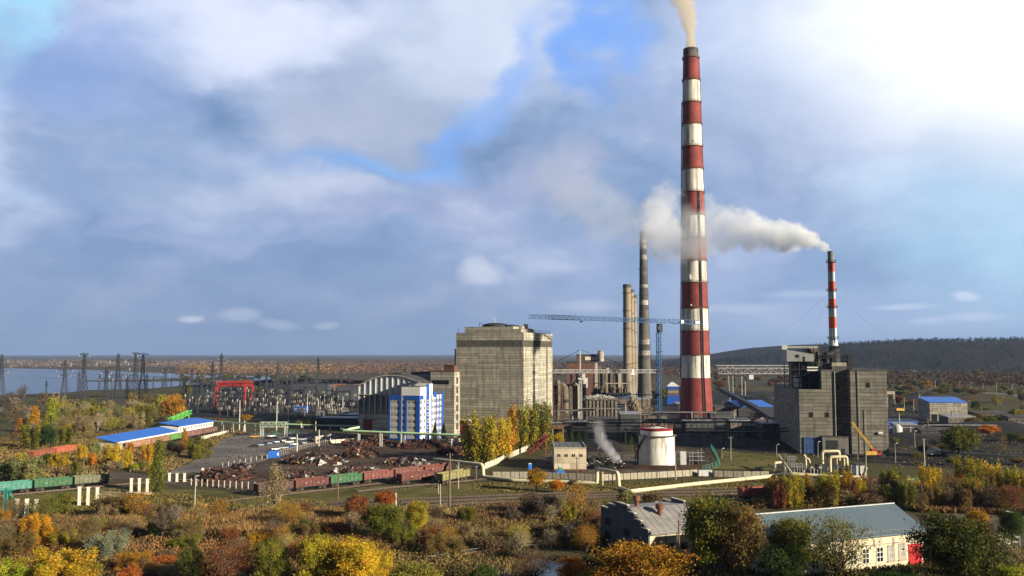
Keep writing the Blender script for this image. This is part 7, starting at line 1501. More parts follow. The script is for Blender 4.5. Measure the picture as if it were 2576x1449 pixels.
T = '''poplar|125|1092|97|32|GY|tall yellow green poplar left of the pylons, highest of the left thicket
poplar|85|1102|83|32|YO|orange yellow poplar just left of the tallest yellow green one
poplar|49|1102|55|20|OR|small orange poplar at the left of the poplar group
multi|85|1132|74|58|OLV|broad olive clump below the orange yellow poplar
round|122|1132|66|36|DG|dark green tree below the tallest left poplar
multi|160|1124|58|42|OLV|olive green clump right of the dark green tree in the left thicket
poplar|173|1102|40|15|YL|slim yellow poplar beside the olive clump
round|433|1062|76|54|AMB|round orange tree standing alone left of the red portal crane
poplar|463|1002|44|14|DG2|left one of two dark green poplars beyond the round orange tree
poplar|476|1002|40|14|OLV|right one of two dark green poplars beyond the round orange tree
multi|204|1162|50|28|YL|golden tree right above the joint of the green wagons
multi|234|1174|39|21|OR|orange bush right of the golden tree above the green wagons
multi|279|1172|62|44|YL|brightest broad golden tree below the long blue roof
shrub|285|1184|26|50|TAN|dry tan shrub at the foot of the brightest golden tree
multi|318|1180|58|26|YL|yellow tree between the broad golden one and the lone green poplar
multi|372|1166|54|30|YO|orange gold tree directly behind the lone green poplar
multi|329|1142|34|15|OR|little orange tree below the peach wagons
multi|238|1152|46|27|GG|greenish bush behind the golden trees, left of the long blue roof
poplar|397|1238|141|40|GRN|tall lone green poplar standing in the grass by the concrete columns
shrub|10|1208|52|44|GG|grey green bush cut by the left edge above the teal wagon
multi|65|1210|70|84|GG|big grey green willow bush above the teal wagon
multi|52|1168|32|24|YL|small bright yellow tree peeping over the willow bush
multi|147|1178|44|48|YL|golden bush above the faded green wagon
round|118|1172|34|25|DG2|dark green bush left of the orange red wagons
shrub|190|1199|42|24|OLV|small olive shrub beside the dark utility pole
shrub|355|1182|25|22|GRN|low green shrub left of the lone poplar
multi|377|1192|32|13|YL|thin yellow sapling beside the lone poplar
shrub|338|1184|18|20|GY|low yellow green shrub by the dirt track
poplar|464|1127|52|17|YO|narrow amber poplar in front of the white depot
multi|500|1154|58|64|OLV|wide olive thicket right of the narrow amber poplar
round|434|1148|42|29|DG2|green tree left of the narrow amber poplar
airy|450|1152|48|34|BRN|brown thin tree under the narrow amber poplar
multi|1211|1164|136|92|YG|largest yellow green poplar clump in front of the boiler house
multi|1258|1157|116|62|YL|bright yellow poplar clump right of the largest one
poplar|1288|1142|128|34|AMB|amber poplar spire in the middle of the boiler house clump
multi|1322|1132|124|62|YG|tall yellowish poplars right of the amber spire
multi|1360|1128|128|72|OLV|olive poplar clump at the sunlit corner of the boiler house
multi|1405|1122|37|32|YL|small yellow bush above the fallen red lattice
round|1183|1153|78|44|DG2|dark green tree at the left foot of the poplar clumps
fir|1094|1116|56|20|DG|left dark fir at the corner of the office block
fir|1116|1114|52|22|DG|right dark fir at the corner of the office block
round|546|1067|17|24|RST|rust red bush behind the white depot
round|619|1062|22|26|AMB|amber bush beside the tallest pale mast
round|755|1078|22|24|OLV|left olive bush behind the car park
round|785|1079|28|32|OLV|middle and largest olive bush behind the car park
round|812|1078|23|26|GG|right pale olive bush behind the car park
poplar|651|998|29|18|OLV|olive poplar right of the red portal crane
poplar|745|992|18|20|GG|grey green tree behind the blue booth
round|1662|1012|36|40|GRN|green tree at the foot of the blue hut by the striped chimney
fir|1437|1112|36|18|DG|left dark fir behind the pump house
fir|1454|1112|40|18|DG|middle dark fir behind the pump house
fir|1472|1111|34|18|DG|right dark fir behind the pump house
fir|1572|1112|36|20|DG|dark fir behind the smoking wreck, left of the white tank
round|2413|1152|87|84|GRN|big round green tree in the coal yard at the far right
round|2486|1100|34|46|OR|round orange tree right of the big green one
bare|2522|1162|70|30|TAN|pale leafless tree with white trunk right of the big green tree
multi|1945|1264|70|30|AMB|amber poplar clump at the left end of the golden row
multi|1996|1277|84|56|YG|yellow green clump, second in the golden row
poplar|2030|1264|76|26|AMB|amber spire below the cream pipe maze
multi|2085|1275|96|62|YG|broad yellow green clump in front of the cream loops
multi|2126|1258|80|50|AMB|amber clump right of the cream loops
poplar|2132|1244|80|22|OLV|slim olive poplar beside the grey kiosk
multi|2240|1258|88|52|OLV|olive poplar clump standing alone before the conveyor fence
multi|2342|1266|102|56|YL|bright golden poplars right of the lone olive clump
multi|2320|1270|72|30|OLV|olive bush at the foot of the bright golden poplars
airy|2400|1278|92|62|BRO|brownish thin tree in the middle of the right wood
multi|2440|1254|112|66|YG|highest yellow green poplars of the right wood
multi|2497|1266|114|56|YL|yellow poplars right of the highest ones
multi|2552|1272|108|44|YG|yellow green poplars at the right edge
multi|2438|1268|52|20|OR|small orange tree in front of the highest poplars
airy|2540|1290|74|64|RST|rust coloured tree at the right edge of the right wood
airy|2490|1286|76|72|BRN|brown leafless-looking tree in front of the yellow poplars
bare|2295|1274|68|44|PUR|dark bare tree left of the bright golden poplars
shrub|2185|1280|42|72|BRN|brown scrub between the wagons and the long shed
round|2414|1500|220|192|DGY|largest dark green tree in front of the red door, right foreground
round|2458|1405|130|58|AMB|amber tree behind the largest dark green one
round|2546|1376|104|58|DG2|dark green tree behind the street lamp
shrub|2560|1470|96|78|TAN|dry tan bush at the lower right corner
shrub|2545|1510|92|96|GY|yellow green bush at the very lower right corner
round|2262|1504|78|112|DG|dark green bush below the red door
round|1790|1470|236|130|OLV|tall olive and amber tree right of the workshop
round|1862|1482|232|120|BRO|brownish green tree between the workshop and the long shed
round|1992|1466|182|104|OLV|olive tree covering the left end of the long shed roof
airy|2105|1500|220|172|OLV|large thin olive tree in the middle of the long shed
round|1972|1500|134|116|DG|dark green tree below the olive one at the shed
round|1612|1530|178|224|AMB|huge amber tree hiding the workshop wall
round|1440|1490|94|76|OR|orange tree left of the huge amber one
shrub|1492|1500|72|88|YG|yellow green bush below the huge amber tree
airy|1335|1485|112|104|BRN|dark brown thin tree by the pond
airy|1452|1312|114|54|AMB|golden birch left of the workshop
multi|1437|1314|52|34|YG|yellow green bush at the foot of the golden birch
shrub|1487|1316|42|38|OLV|olive bush right of the golden birch
bare|1504|1310|64|26|TAN|pale bare sapling left of the workshop roof
round|1349|1237|64|46|AMB|small amber tree with dark trunk in front of the cream pipe
round|1400|1240|36|38|OR|low orange tree right of the small amber one
shrub|1577|1278|47|46|GG|grey green shrub at the second loop of the cream pipe
shrub|1642|1274|38|52|BRN|brown shrub behind the workshop vents
airy|690|1302|144|58|TAN|tall thin tan tree in front of the brown wagon
round|895|1316|76|58|RST|rust red tree beside the tracks
round|970|1288|58|50|ORR|orange red tree behind the rust red one
round|968|1368|110|104|GRN|wide green tree right of the rust red one
round|1050|1358|104|58|YG|yellow green tree with dark trunk near the tracks
shrub|848|1356|42|64|RST|dark red bush among the reeds
round|770|1344|40|36|DG2|small dark green bush in the reeds
airy|705|1384|66|48|AMB|thin amber tree below the tall tan one
round|800|1490|152|104|YG|yellow green tree in the lower middle foreground
round|890|1500|158|114|YL|golden tree in the lower middle foreground
multi|945|1490|118|74|YL|golden bush right of the foreground golden tree
round|680|1490|142|84|OLV|olive brown tree left of the foreground golden tree
shrub|825|1490|62|44|OR|small orange bush at the bottom edge
shrub|1040|1490|76|124|OLV|low olive bush right of the golden bush
shrub|1215|1495|76|74|DG2|dark green bush at the pond
shrub|1240|1390|44|104|BRN|dark scrub on the bank above the pond
multi|95|1378|94|74|YO|thin amber tree behind the nearest concrete columns
multi|262|1410|76|114|SLV|silvery grey willow bush in the left foreground
bare|410|1364|96|74|PUR|crooked dark bare tree in the reeds
bare|165|1384|74|62|PUR|low dark bare tree left of the silvery willow
multi|150|1490|116|156|YL|big bright yellow bush at the lower left
multi|40|1495|92|116|GY|bright green yellow bush in the lower left corner
shrub|415|1434|38|74|ORR|low fiery orange bush in the left foreground
round|482|1485|114|68|DGY|dark olive tree right of the fiery orange bush
airy|570|1490|146|132|RST|broad reddish brown thin tree at the lower left middle
shrub|325|1490|72|54|ORR|red orange bush at the bottom edge, lower left
airy|237|1364|76|26|TAN|thin bare sapling behind the silvery willow
shrub|388|1358|48|36|DG2|dark green bush beside the crooked bare tree
shrub|30|1345|40|80|BRN|brown scrub behind the nearest concrete columns'''
for ln in T.split('\n'):
    k, x, yb, h, w_, c_, lb = ln.split('|'); tree(k, float(x), float(yb), float(h), float(w_), c_, lb)
# the thin grey wood between the river and the blue roofs
rr = random.Random(77)
for k in range(96):
    x = rr.uniform(130, 430); yb = rr.uniform(1040, 1100); 
    if yb > 1096 - (x - 270) * .26 and x > 262: yb = rr.uniform(1030, 1058)
    kd = rr.choice(['airy', 'airy', 'multi', 'multi', 'bare']); tree(kd, x, yb, rr.uniform(30, 56), rr.uniform(24, 40), rr.choice(['TAN', 'TAN', 'GG', 'BRO', 'TAN', 'OLV', 'YG']), 'half bare autumn tree in the thin wood between the pylons and the long blue roof', 'half bare trees of the thin wood')
for k in range(30):
    x = rr.uniform(-20, 150); yb = rr.uniform(1012, 1120); tree(rr.choice(['airy', 'bare', 'airy']), x, yb, rr.uniform(24, 46), rr.uniform(24, 40), rr.choice(['PUR', 'BRN', 'TAN', 'PUR']), 'greyish bare tree of the thicket at the left edge below the river', 'bare trees at the left edge')
for k in range(42):
    x = rr.uniform(2200, 2590); yb = rr.uniform(985, 1075)
    if 2300 < x < 2430 and yb > 1000: yb = rr.uniform(978, 996)
    if yb > 1030 and x < 2430: continue
    tree(rr.choice(['round', 'airy', 'round']), x, yb, rr.uniform(12, 28), rr.uniform(16, 34), rr.choice(['PUR', 'BRN', 'OLV', 'RST', 'BRO', 'AMB' if k % 5 == 0 else 'OLV']), 'brownish autumn tree on the flat ground between the far road and the coal yard', 'autumn trees round the far road')
for k in range(26):
    x = rr.uniform(1700, 1990); yb = rr.uniform(948, 985); tree('round', x, yb, rr.uniform(10, 18), rr.uniform(14, 24), rr.choice(['PUR', 'BRN', 'BRO', 'RST']), 'dull brown tree in the wood behind the coal gantry', 'brown trees behind the coal gantry')
for k in range(34):
    x = rr.uniform(560, 905) if k % 2 else rr.uniform(450, 620); yb = rr.uniform(952, 972); tree('round', x, yb, rr.uniform(9, 16), rr.uniform(12, 20), rr.choice(['PUR', 'BRN', 'OLV', 'DG2']), 'dark low tree behind the switchyard', 'dark trees behind the switchyard')
for k in range(46):
    x = rr.uniform(1930, 2590); yb = rr.uniform(1262, 1292); 
    if x < 2240: yb = rr.uniform(1255, 1278)
    tree(rr.choice(['airy', 'shrub', 'bare', 'airy']), x, yb, rr.uniform(34, 74), rr.uniform(30, 60), rr.choice(['BRN', 'BRO', 'TAN', 'RST', 'PUR', 'OLV']), 'brown undergrowth tree of the wood behind the long shed', 'undergrowth trees behind the long shed')
# the tangle of shrubs across the lower part
for k in range(130):
    x = rr.uniform(-20, 1510); yb = rr.choice([rr.uniform(1345, 1400), rr.uniform(1395, 1480), rr.uniform(1300, 1345)])
    if x > 1150 and 1400 < yb < 1470: continue
    kd = rr.choice(['shrub', 'airy', 'airy', 'multi', 'shrub', 'airy']); tall = {'shrub': (24, 44), 'airy': (44, 84), 'multi': (40, 70), 'round': (34, 62)}[kd]; h_ = rr.uniform(*tall); c_ = rr.choice(['BRO', 'OLV', 'AMB', 'RST', 'YG', 'BRN', 'TAN', 'BRO', 'RST', 'BRO', 'OLV', 'PUR', 'BRN', 'AMB', 'TAN'])
    tree(kd, x, yb, h_, h_ * rr.uniform(.8, 1.6) if kd != 'airy' else h_ * .8, c_, {'shrub': 'low autumn shrub in the tangle between the tracks and the lower edge', 'airy': 'thin half bare tree in the tangle between the tracks and the lower edge', 'multi': 'many-stemmed bush in the tangle between the tracks and the lower edge', 'round': 'small round tree in the tangle between the tracks and the lower edge'}[kd], {'shrub': 'shrubs of the lower tangle', 'airy': 'thin trees of the lower tangle', 'multi': 'bushes of the lower tangle', 'round': 'small trees of the lower tangle'}[kd])
for k in range(34):
    x = rr.uniform(1930, 2590); yb = rr.uniform(1258, 1282); h_ = rr.uniform(44, 88); kd = rr.choice(['multi', 'poplar', 'multi', 'airy']); tree(kd, x, yb, h_, h_ * (.3 if kd == 'poplar' else .55), rr.choice(['AMB', 'YG', 'OLV', 'BRO', 'YL', 'OLV', 'RST']), 'young autumn poplar filling the wood behind the long shed', 'young poplars behind the long shed')
for k in range(70):
    x = rr.uniform(2200, 2600); yb = rr.uniform(940, 996); tree(rr.choice(['round', 'airy', 'round']), x, yb, rr.uniform(10, 20), rr.uniform(14, 28), rr.choice(['OLV', 'BRN', 'OLV', 'DG2', 'BRO', 'PUR', 'GG']), 'dull green or brown tree along the far road under the ridge', 'trees along the far road')
for k in range(44):
    x = rr.uniform(2240, 2600); yb = rr.uniform(1005, 1075) if k % 3 else rr.uniform(1100, 1180); x = x if x > 2430 or yb < 1012 or yb > 1095 else x + 140
    tree(rr.choice(['round', 'shrub', 'airy']), x, yb, rr.uniform(14, 30), rr.uniform(20, 40), rr.choice(['OLV', 'GRN', 'YG', 'OLV', 'BRO', 'DG2']), 'green or yellowish bush among the sheds of the coal yard at the far right', 'bushes of the coal yard')
for k in range(16):
    x = rr.uniform(1560, 1700); yb = rr.uniform(1085, 1118); tree('fir' if k % 2 else 'round', x, yb, rr.uniform(14, 28), rr.uniform(12, 22), rr.choice(['DG', 'DG2', 'OLV']), 'dark low tree behind the white tank', 'dark trees behind the white tank')
# ---------------------------------------------------------------- stuff: reeds, scrub, far woods
m, t, b = newmat('mixed_growth'); va = t.add('ShaderNodeAttribute', attribute_name='var'); oi = t.add('ShaderNodeObjectInfo'); f = va.outputs['Fac']
tcg = t.add('ShaderNodeTexCoord'); gn = t.smooth(t.noise(tcg.outputs['Object'], .11, 5, .65), .40, .62, 0, .75); hue2 = t.mix(t.math('MULTIPLY', gn, t.smooth(t.math('FRACT', t.math('MULTIPLY', f, 9.7)), 0, 1, .35, 1.0)), oi.outputs['Color'], t.mix(1.0, oi.outputs['Color'], (.62, .66, .95), 'MULTIPLY'))
c0 = t.mix(f, t.mix(1.0, hue2, (.42, .42, .45), 'MULTIPLY'), t.mix(1.0, hue2, (1.6, 1.55, 1.35), 'MULTIPLY')); df = t.add('ShaderNodeBsdfDiffuse'); t.l.new(c0, df.inputs[0]); tr = t.add('ShaderNodeBsdfTranslucent'); t.l.new(c0, tr.inputs[0]); mx = t.add('ShaderNodeMixShader'); mx.inputs[0].default_value = .2; t.l.new(df.outputs[0], mx.inputs[1]); t.l.new(tr.outputs[0], mx.inputs[2]); t.l.new(mx.outputs[0], t.n['Material Output'].inputs[0]); t.n.remove(b); M_growth = m
def inpoly(x, y, poly):
    c = False; j = len(poly) - 1
    for i in range(len(poly)):
        if (poly[i][1] > y) != (poly[j][1] > y) and x < (poly[j][0] - poly[i][0]) * (y - poly[i][1]) / (poly[j][1] - poly[i][1]) + poly[i][0]: c = not c
        j = i
    return c
def blades(name, label, poly, n, h, w_, col, seed, patch=.5, lean=.25):
    rr = random.Random(seed); q = gp(*poly); xs = [p[0] for p in q]; ys_ = [p[1] for p in q]; mb = MB(); k = 0; tries = 0
    while k < n and tries < n * 6:
        tries += 1; x, y = rr.uniform(min(xs), max(xs)), rr.uniform(min(ys_), max(ys_))
        if not inpoly(x, y, q): continue
        d = noise.noise(Vector((x * .09, y * .09, seed))) 
        if d < -patch + rr.uniform(-.2, .2): continue
        k += 1; hh = h * rr.uniform(.5, 1.15) * (1 + .5 * d); a = rr.uniform(0, 3.14); e = Vector((cos(a), sin(a), 0)) * w_ * rr.uniform(.5, 1.2); p = Vector((x, y, 0)); tp = p + Vector((rr.gauss(0, lean) * hh, rr.gauss(0, lean) * hh, hh)); md = p.lerp(tp, .6)
        i = len(mb.v); mb.v += [tuple(p - e * .5), tuple(p + e * .5), tuple(md + e * .8), tuple(tp), tuple(md - e * .8)]; mb.f.append((i, i + 1, i + 2, i + 3, i + 4)); mb.m.append(0); v = min(1, max(0, .45 + .5 * noise.noise(Vector((x * .05, y * .05, seed + 3))) + rr.gauss(0, .22))); mb.a += [v] * 5
    o = mb.build(name, M_growth); o.color = (*col, 1); return tag(o, label, None, kind='stuff')
blades('reeds', 'golden dry reeds along the tracks', [(440, 1312), (640, 1300), (880, 1290), (900, 1335), (760, 1352), (560, 1352), (440, 1340)], 15000, 2.3, .17, (.31, .195, .085), 1, .45)
blades('reeds', 'dry reeds left of the crooked bare tree', [(-30, 1348), (60, 1318), (300, 1310), (390, 1318), (380, 1352), (200, 1365), (-30, 1385)], 13000, 2.0, .17, (.25, .165, .080), 2, .3)
blades('reeds', 'brown reeds between the tracks and the workshop', [(1070, 1300), (1300, 1280), (1520, 1276), (1520, 1310), (1300, 1322), (1080, 1345)], 14000, 1.9, .17, (.235, .15, .075), 3, .4)
blades('dry_weeds', 'brown weeds on the slope above the pond', [(560, 1362), (900, 1350), (1200, 1335), (1520, 1310), (1520, 1372), (1300, 1385), (1100, 1420), (700, 1425)], 18000, 1.2, .20, (.22, .15, .078), 4, .35, .5)
blades('dry_weeds', 'mixed weeds in the lower foreground', [(-40, 1392), (500, 1380), (1000, 1420), (1320, 1405), (1340, 1470), (-40, 1480)], 18000, 1.1, .18, (.20, .15, .065), 5, .4, .5)
blades('dry_weeds', 'low brown grass round the concrete columns', [(-40, 1305), (60, 1270), (300, 1238), (640, 1252), (900, 1268), (640, 1295), (300, 1308)], 9000, .55, .28, (.20, .165, .06), 6, .25, .5)
blades('dry_weeds', 'rough grass along the cream pipe', [(1190, 1215), (1500, 1218), (1940, 1206), (1940, 1228), (1500, 1240), (1190, 1238)], 7000, .5, .28, (.20, .165, .06), 7, .25, .5)
blades('dry_weeds', 'rough growth round the left thicket', [(-40, 1120), (200, 1100), (270, 1120), (420, 1150), (430, 1180), (200, 1200), (-40, 1205)], 9000, 1.3, .4, (.24, .18, .075), 8, .3, .4)
blades('dry_weeds', 'tall weeds behind the long shed', [(1900, 1262), (2240, 1262), (2600, 1285), (2600, 1300), (2320, 1290), (2240, 1268), (1900, 1280)], 8000, 1.6, .3, (.20, .12, .055), 9, .5, .4)
blades('dry_weeds', 'weeds in front of the workshop and the shed', [(1500, 1380), (1900, 1425), (2300, 1410), (2600, 1380), (2600, 1480), (1400, 1490)], 9000, 1.0, .3, (.10, .085, .035), 10, .3, .5)
blades('dry_weeds', 'weeds round the car park edge', [(400, 1198), (470, 1166), (520, 1140), (560, 1106), (620, 1088), (600, 1084), (520, 1100), (440, 1150), (380, 1185)], 4000, .9, .35, (.21, .16, .075), 11, .2, .4)
blades('dry_weeds', 'thin weeds in the coal yard', [(1700, 1120), (2000, 1145), (2500, 1185), (2650, 1150), (2420, 1060), (2240, 1000), (2240, 1120), (2000, 1120)], 9000, .6, .4, (.13, .12, .055), 12, -.05, .4)
blades('dry_weeds', 'weeds along the main tracks', [(420, 1300), (900, 1278), (1500, 1250), (1900, 1236), (1900, 1246), (1500, 1262), (900, 1292), (420, 1312)], 5000, .5, .25, (.20, .155, .065), 13, .0, .4)
def scrub(label, poly, n, col, seed, h=1.7):
    rr = random.Random(seed); q = gp(*poly); xs = [p[0] for p in q]; ys_ = [p[1] for p in q]; mb = MB(); k = 0; tries = 0
    while k < n and tries < n * 8:
        tries += 1; x, y = rr.uniform(min(xs), max(xs)), rr.uniform(min(ys_), max(ys_))
        if not inpoly(x, y, q) or noise.noise(Vector((x * .07, y * .07, seed))) < rr.uniform(-.75, -.05): continue
        k += 1; tone = min(1, max(0, .45 + .7 * noise.noise(Vector((x * .06, y * .06, seed + 5))) + rr.gauss(0, .1))); hh = h * rr.uniform(.5, 1.5); w_ = hh * rr.uniform(.7, 1.2)
        for j in range(24): u = rr.random(); leaf(mb, Vector((x + rr.gauss(0, w_ * .4), y + rr.gauss(0, w_ * .4), .15 + hh * u)), .34, rr, min(1, max(0, tone + rr.gauss(0, .15))))
    o = mb.build('undergrowth', M_growth); o.color = (*col, 1); tag(o, label, None, kind='stuff')
scrub('rusty brown undergrowth across the lower left', [(-40, 1385), (300, 1375), (620, 1352), (1000, 1345), (1000, 1480), (-40, 1485)], 1700, (.27, .155, .065), 51)
scrub('olive undergrowth in the lower middle', [(560, 1360), (1100, 1335), (1510, 1315), (1510, 1372), (1180, 1395), (1180, 1480), (700, 1480)], 1500, (.20, .155, .06), 52)
scrub('tan brush along the edge of the reeds', [(-40, 1312), (400, 1300), (900, 1288), (1500, 1272), (1500, 1300), (900, 1330), (300, 1350), (-40, 1350)], 1300, (.29, .195, .085), 53, 1.4)
scrub('brush under the trees behind the long shed', [(1900, 1258), (2600, 1262), (2600, 1290), (2240, 1280), (1900, 1278)], 900, (.25, .16, .065), 54, 2.2)
scrub('brush round the left thicket', [(-40, 1100), (430, 1085), (440, 1170), (200, 1195), (-40, 1200)], 1300, (.27, .20, .075), 55, 2.0)
rr2 = random.Random(91); mb = MB()
for k in range(1500):
    q = rr2.choice([(1380, 1960, 1100, 1200), (480, 1180, 1125, 1235), (2220, 2560, 1010, 1180), (560, 860, 1090, 1160)]); g = G(rr2.uniform(q[0], q[1]), rr2.uniform(q[2], q[3])); s_ = rr2.uniform(.12, .55); a_ = rr2.uniform(0, 3); n0 = len(mb.v); mb.bar((g.x, g.y, .12), (g.x + s_ * 2 * cos(a_), g.y + s_ * 2 * sin(a_), .12 + rr2.uniform(0, .3)), s_, s_ * .6); mb.a += [rr2.choice([.1, .3, .5, .75, .82, .82])] * (len(mb.v) - n0)
tag(mb.build('yard_litter', M_scrap), 'small scattered litter and broken bits over the yards', None, kind='stuff')
def wood(name, label, pts, col, seed, nq=12):
    # a wood far off that reads as one mass: pts = (x, y, z, h, w, tone)
    rr = random.Random(seed); mb = MB()
    for (x, y, z, h, w_, tone) in pts:
        tone = .45 + (tone - .45) * .55
        for k in range(nq + 4):
            u = rr.random(); a = rr.uniform(0, 6.28); q = w_ * .5 * sqrt(rr.random()) * (1 - .55 * max(0, u - .45)); p = Vector((x + q * cos(a), y + q * sin(a), z + h * (.12 + .8 * u))); leaf(mb, p, max(h * .22, 1.2), rr, min(1, max(0, tone + rr.gauss(0, .08))), 1.8)
        n0 = len(mb.v); e = .25 + h * .012; mb.v += [(x - e, y, z), (x + e, y, z), (x, y, z + h * .8)]; mb.f.append((n0, n0 + 1, n0 + 2)); mb.m.append(0); mb.a += [min(1, tone * .5)] * 3
    o = mb.build(name, M_growth); o.color = (*col, 1); return tag(o, label, None, kind='stuff')
rr = random.Random(5)
def row(x0, x1, y0, y1, n, h, zfun=None, tone=.45, sp=.25):
    out = []
    for k in range(n):
        yb = rr.uniform(y0, y1); xx = rr.uniform(x0, x1); g = G(xx, yb); tn = tone + sp * noise.noise(Vector((g.x * .006, g.y * .006, 2))) * 2 + rr.gauss(0, .06); hh = h * rr.uniform(.6, 1.15); out.append((g.x, g.y, 0, hh, hh * rr.uniform(.6, .95), tn))
    return out
wood('far_wood', 'pale pinkish bare wood on the far river bank', row(-80, 700, 911, 926, 1800, 17), (.25, .205, .185), 1)
wood('far_wood', 'golden brown wood behind the switchyard', row(440, 1160, 914, 943, 2200, 14), (.26, .18, .125), 2)
wood('far_wood', 'yellow birches at the river side of the far wood', row(470, 830, 926, 942, 320, 15), (.40, .27, .11), 3)
wood('far_wood', 'reddish wood left of the boiler house', row(800, 1160, 912, 935, 1400, 13), (.20, .125, .098), 4)
wood('far_wood', 'brown wood between the chimneys', row(1390, 1960, 914, 950, 1500, 15), (.17, .115, .085), 6)
wood('far_wood', 'brown wood at the foot of the ridge', row(1960, 2650, 940, 972, 1300, 13), (.10, .078, .058), 7)
wood('far_wood', 'rust and orange trees at the foot of the ridge', row(2250, 2600, 950, 972, 160, 11), (.26, .11, .05), 8)
pts = []
for k in range(7000):
    X = 250 + 2600 * rr.random() ** 1.2; Y = 1780 + 1250 * rr.random(); z = hill_z(X, Y)
    if abs(X / Y) > .64 or z < 1: continue
    hh = rr.uniform(6, 11); pts.append((X, Y, z - .5, hh, hh * .9, .4 + .8 * noise.noise(Vector((X * .008, Y * .008, 7))) + rr.gauss(0, .14)))
wood('hill_wood', 'dark bare wood covering the ridge', pts, (.040, .054, .054), 9, 9)
pts = []
for k in range(420):
    X = 560 + 1500 * rr.random(); Y = rr.uniform(2560, 2760); z = hill_z(X, Y); hh = rr.uniform(7, 15); pts.append((X, Y, z - .5, hh, hh * .8, .4 + rr.gauss(0, .1)))
wood('ridge_trees', 'line of taller bare trees along the crest of the ridge', pts, (.055, .048, .045), 10, 14)
# ---------------------------------------------------------------- smoke: soft volumes along curved spines, densest on the axis
def plume(name, label, cat, spine, radii, dens, col, nscale, seed, cut=.42, aniso=.2, soft=.5, fade=None, bil=2.0, group=None):
    o = Vector(spine[0]); q = [Vector(p) - o for p in spine]; mb = MB(); n = 20; N = None; rings = []
    fine = []; fr = []
    for k in range(len(q) - 1):
        p0, p1, p2, p3 = q[max(0, k - 1)], q[k], q[k + 1], q[min(len(q) - 1, k + 2)]
        for j in range(5):
            s = j / 5; fine.append(.5 * ((2 * p1) + (p2 - p0) * s + (2 * p0 - 5 * p1 + 4 * p2 - p3) * s * s + (3 * p1 - p0 - 3 * p2 + p3) * s ** 3)); fr.append(radii[k] + (radii[k + 1] - radii[k]) * s)
    fine.append(q[-1]); fr.append(radii[-1]); M = len(fine)
    for k, c in enumerate(fine):
        d = (fine[min(k + 1, M - 1)] - fine[max(k - 1, 0)]).normalized()
        if N is None: N = d.orthogonal().normalized()
        N = (N - d * N.dot(d)).normalized(); B_ = d.cross(N)
        for j in range(n):
            a = 2 * pi * j / n; pd = N * cos(a) + B_ * sin(a); r = fr[k] * (1 + .24 * noise.noise((c + pd * fr[k]) * (1.6 / max(fr[k], 1)) + Vector((seed, 0, 0)))); mb.v.append(tuple(c + pd * r))
    for k in range(M - 1):
        for j in range(n): i2 = (j + 1) % n; mb.f.append((k * n + j, k * n + i2, (k + 1) * n + i2, (k + 1) * n + j)); mb.m.append(0)
    mb.f.append(tuple(reversed(range(n)))); mb.m.append(0); mb.f.append(tuple((M - 1) * n + j for j in range(n))); mb.m.append(0)
    m, t, b = newmat(name + '_air'); t.n.remove(b); pv = t.add('ShaderNodeVolumePrincipled'); pv.inputs['Color'].default_value = (*col, 1); pv.inputs['Anisotropy'].default_value = aniso
    tc = t.add('ShaderNodeTexCoord'); v = tc.outputs['Object']
    # distance to the spine, measured segment by segment, relative to the local radius
    best = None; K = len(q)
    for k in range(K - 1):
        a, b2 = q[k], q[k + 1]; ab = b2 - a; L2 = ab.length_squared
        s1 = t.add('ShaderNodeVectorMath', operation='SUBTRACT'); t.l.new(v, s1.inputs[0]); s1.inputs[1].default_value = a
        dt = t.add('ShaderNodeVectorMath', operation='DOT_PRODUCT'); t.l.new(s1.outputs[0], dt.inputs[0]); dt.inputs[1].default_value = ab
        h = t.math('DIVIDE', dt.outputs['Value'], L2, clamp=True)
        sc = t.add('ShaderNodeVectorMath', operation='SCALE'); sc.inputs[0].default_value = ab; t.l.new(h, sc.inputs['Scale'])
        df = t.add('ShaderNodeVectorMath', operation='DISTANCE'); t.l.new(s1.outputs[0], df.inputs[0]); t.l.new(sc.outputs[0], df.inputs[1])
        rad = t.math('MULTIPLY_ADD', h, radii[k + 1] - radii[k], radii[k]); rel = t.math('DIVIDE', df.outputs['Value'], rad)
        dn = t.math('MULTIPLY_ADD', h, dens[k + 1] - dens[k], dens[k]) 
        if best is None: best, bd = rel, dn
        else:
            lt = t.math('LESS_THAN', rel, best); mixd = t.math('ADD', t.math('MULTIPLY', dn, lt), t.math('MULTIPLY', bd, t.math('SUBTRACT', 1, lt))); best = t.math('MINIMUM', best, rel); bd = mixd
    of = t.add('ShaderNodeVectorMath', operation='ADD'); t.l.new(v, of.inputs[0]); of.inputs[1].default_value = (seed * 13.7, seed * 3.1, 0)
    nz = t.noise(of.outputs[0], nscale, 5, .58)
    body = t.math('SUBTRACT', 1.0, best); x = t.math('ADD', t.math('MULTIPLY', t.math('SUBTRACT', nz, .5), bil), t.math('MULTIPLY', body, 1.3))
    d = t.math('MULTIPLY', t.smooth(x, cut - soft * .5, cut + soft, 0, 1), bd); t.l.new(t.math('MULTIPLY', d, t.smooth(best, 1.0, .72, 0, 1)), pv.inputs['Density'])
    t.l.new(pv.outputs[0], t.n['Material Output'].inputs['Volume'])
    try: m.cycles.volume_step_rate = .6
    except Exception: pass
    ob = mb.build(name, m); ob.location = o; tag(ob, label, cat, group, kind='stuff'); return ob
Y = 594
top = Vector((ST_base.x, ST_base.y, ST_z[-1] - 1))
s = lambda x, y, Y: P(x, y, Y)
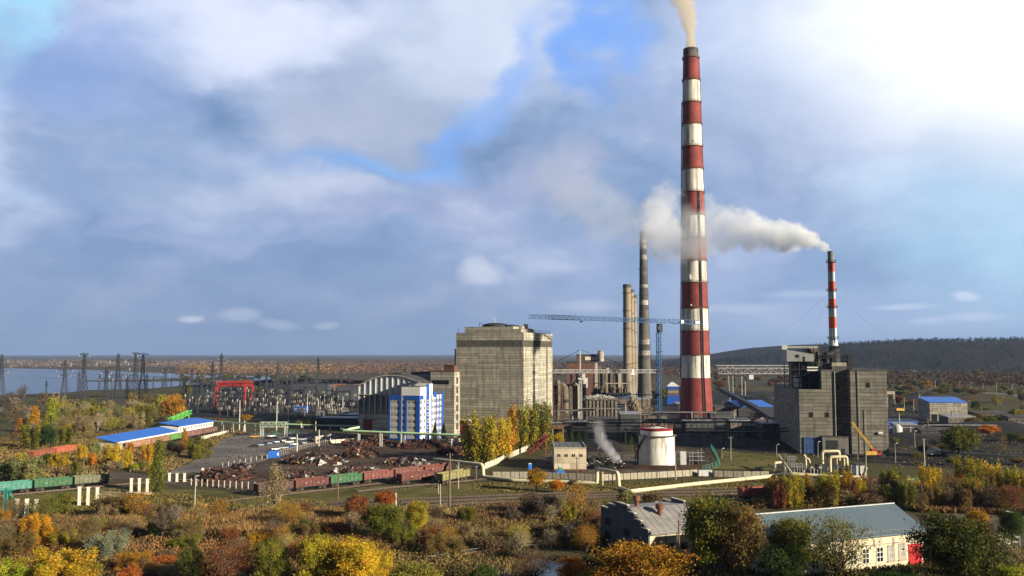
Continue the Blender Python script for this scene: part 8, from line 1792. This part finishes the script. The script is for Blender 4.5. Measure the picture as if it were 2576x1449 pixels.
plume('chimney_smoke', 'yellowish smoke rising from the tallest striped chimney', 'smoke', [top, s(1738, 95, 592), s(1734, 60, 590), s(1724, 20, 588), s(1705, -40, 584), s(1680, -110, 580)], [4.2, 5.4, 7.0, 10, 15, 20], [.34, .28, .20, .13, .06, .03], (.88, .80, .60), .16, 1, .36, .1)
tp = SL_top
plume('steam_plume', 'thick white steam drifting left from the slim chimney', 'steam', [tp + Vector((0, 0, -.5)), s(2072, 622, 423), s(2040, 603, 428), s(1990, 596, 436), s(1930, 592, 444), s(1860, 582, 452), s(1800, 572, 460), s(1735, 578, 470), s(1660, 600, 480)], [1.3, 3.2, 6.4, 9.6, 12.0, 16, 20, 22, 22], [.12, .36, .36, .26, .15, .07, .04, .018, .006], (.94, .97, 1.0), .12, 2, .45, 0.0, .30, bil=3.0)
plume('steam_wisp', 'faint veil of steam spreading left past the tall grey chimney', 'steam', [s(1790, 605, 470), s(1720, 620, 480), s(1650, 595, 492), s(1655, 540, 500), s(1680, 490, 505), s(1690, 470, 508)], [12, 15, 17, 16, 14, 8], [.035, .05, .055, .05, .04, .012], (.94, .97, 1.0), .09, 3, .46, .0, .3, bil=2.6)
plume('steam_wisp', 'fainter outer veil of steam far left of the tall grey chimney', 'steam', [s(1655, 590, 500), s(1590, 560, 515), s(1520, 530, 530), s(1440, 480, 545), s(1390, 400, 560)], [15, 20, 26, 30, 28], [.020, .015, .011, .007, .003], (.94, .97, 1.0), .06, 4, .44, .0, .4, bil=2.4)
plume('ground_smoke', 'grey smoke rising from the burnt wreck beside the pump house', 'smoke', [G(1562, 1168, .4), s(1548, 1150, 354), s(1530, 1130, 358), s(1512, 1105, 362), s(1505, 1075, 368), s(1516, 1058, 372)], [1.2, 2.4, 3.0, 3.4, 3.6, 2.6], [.55, .42, .26, .15, .08, .02], (.80, .80, .84), .42, 5, .42, .2)
plume('roof_steam', 'wisp of white steam over the boiler house roof dome', 'steam', [s(1247, 812, 497), s(1245, 803, 497), s(1238, 796, 497)], [1.0, 1.6, 1.4], [.3, .2, .05], (.95, .95, .95), .5, 6, .4, .2)
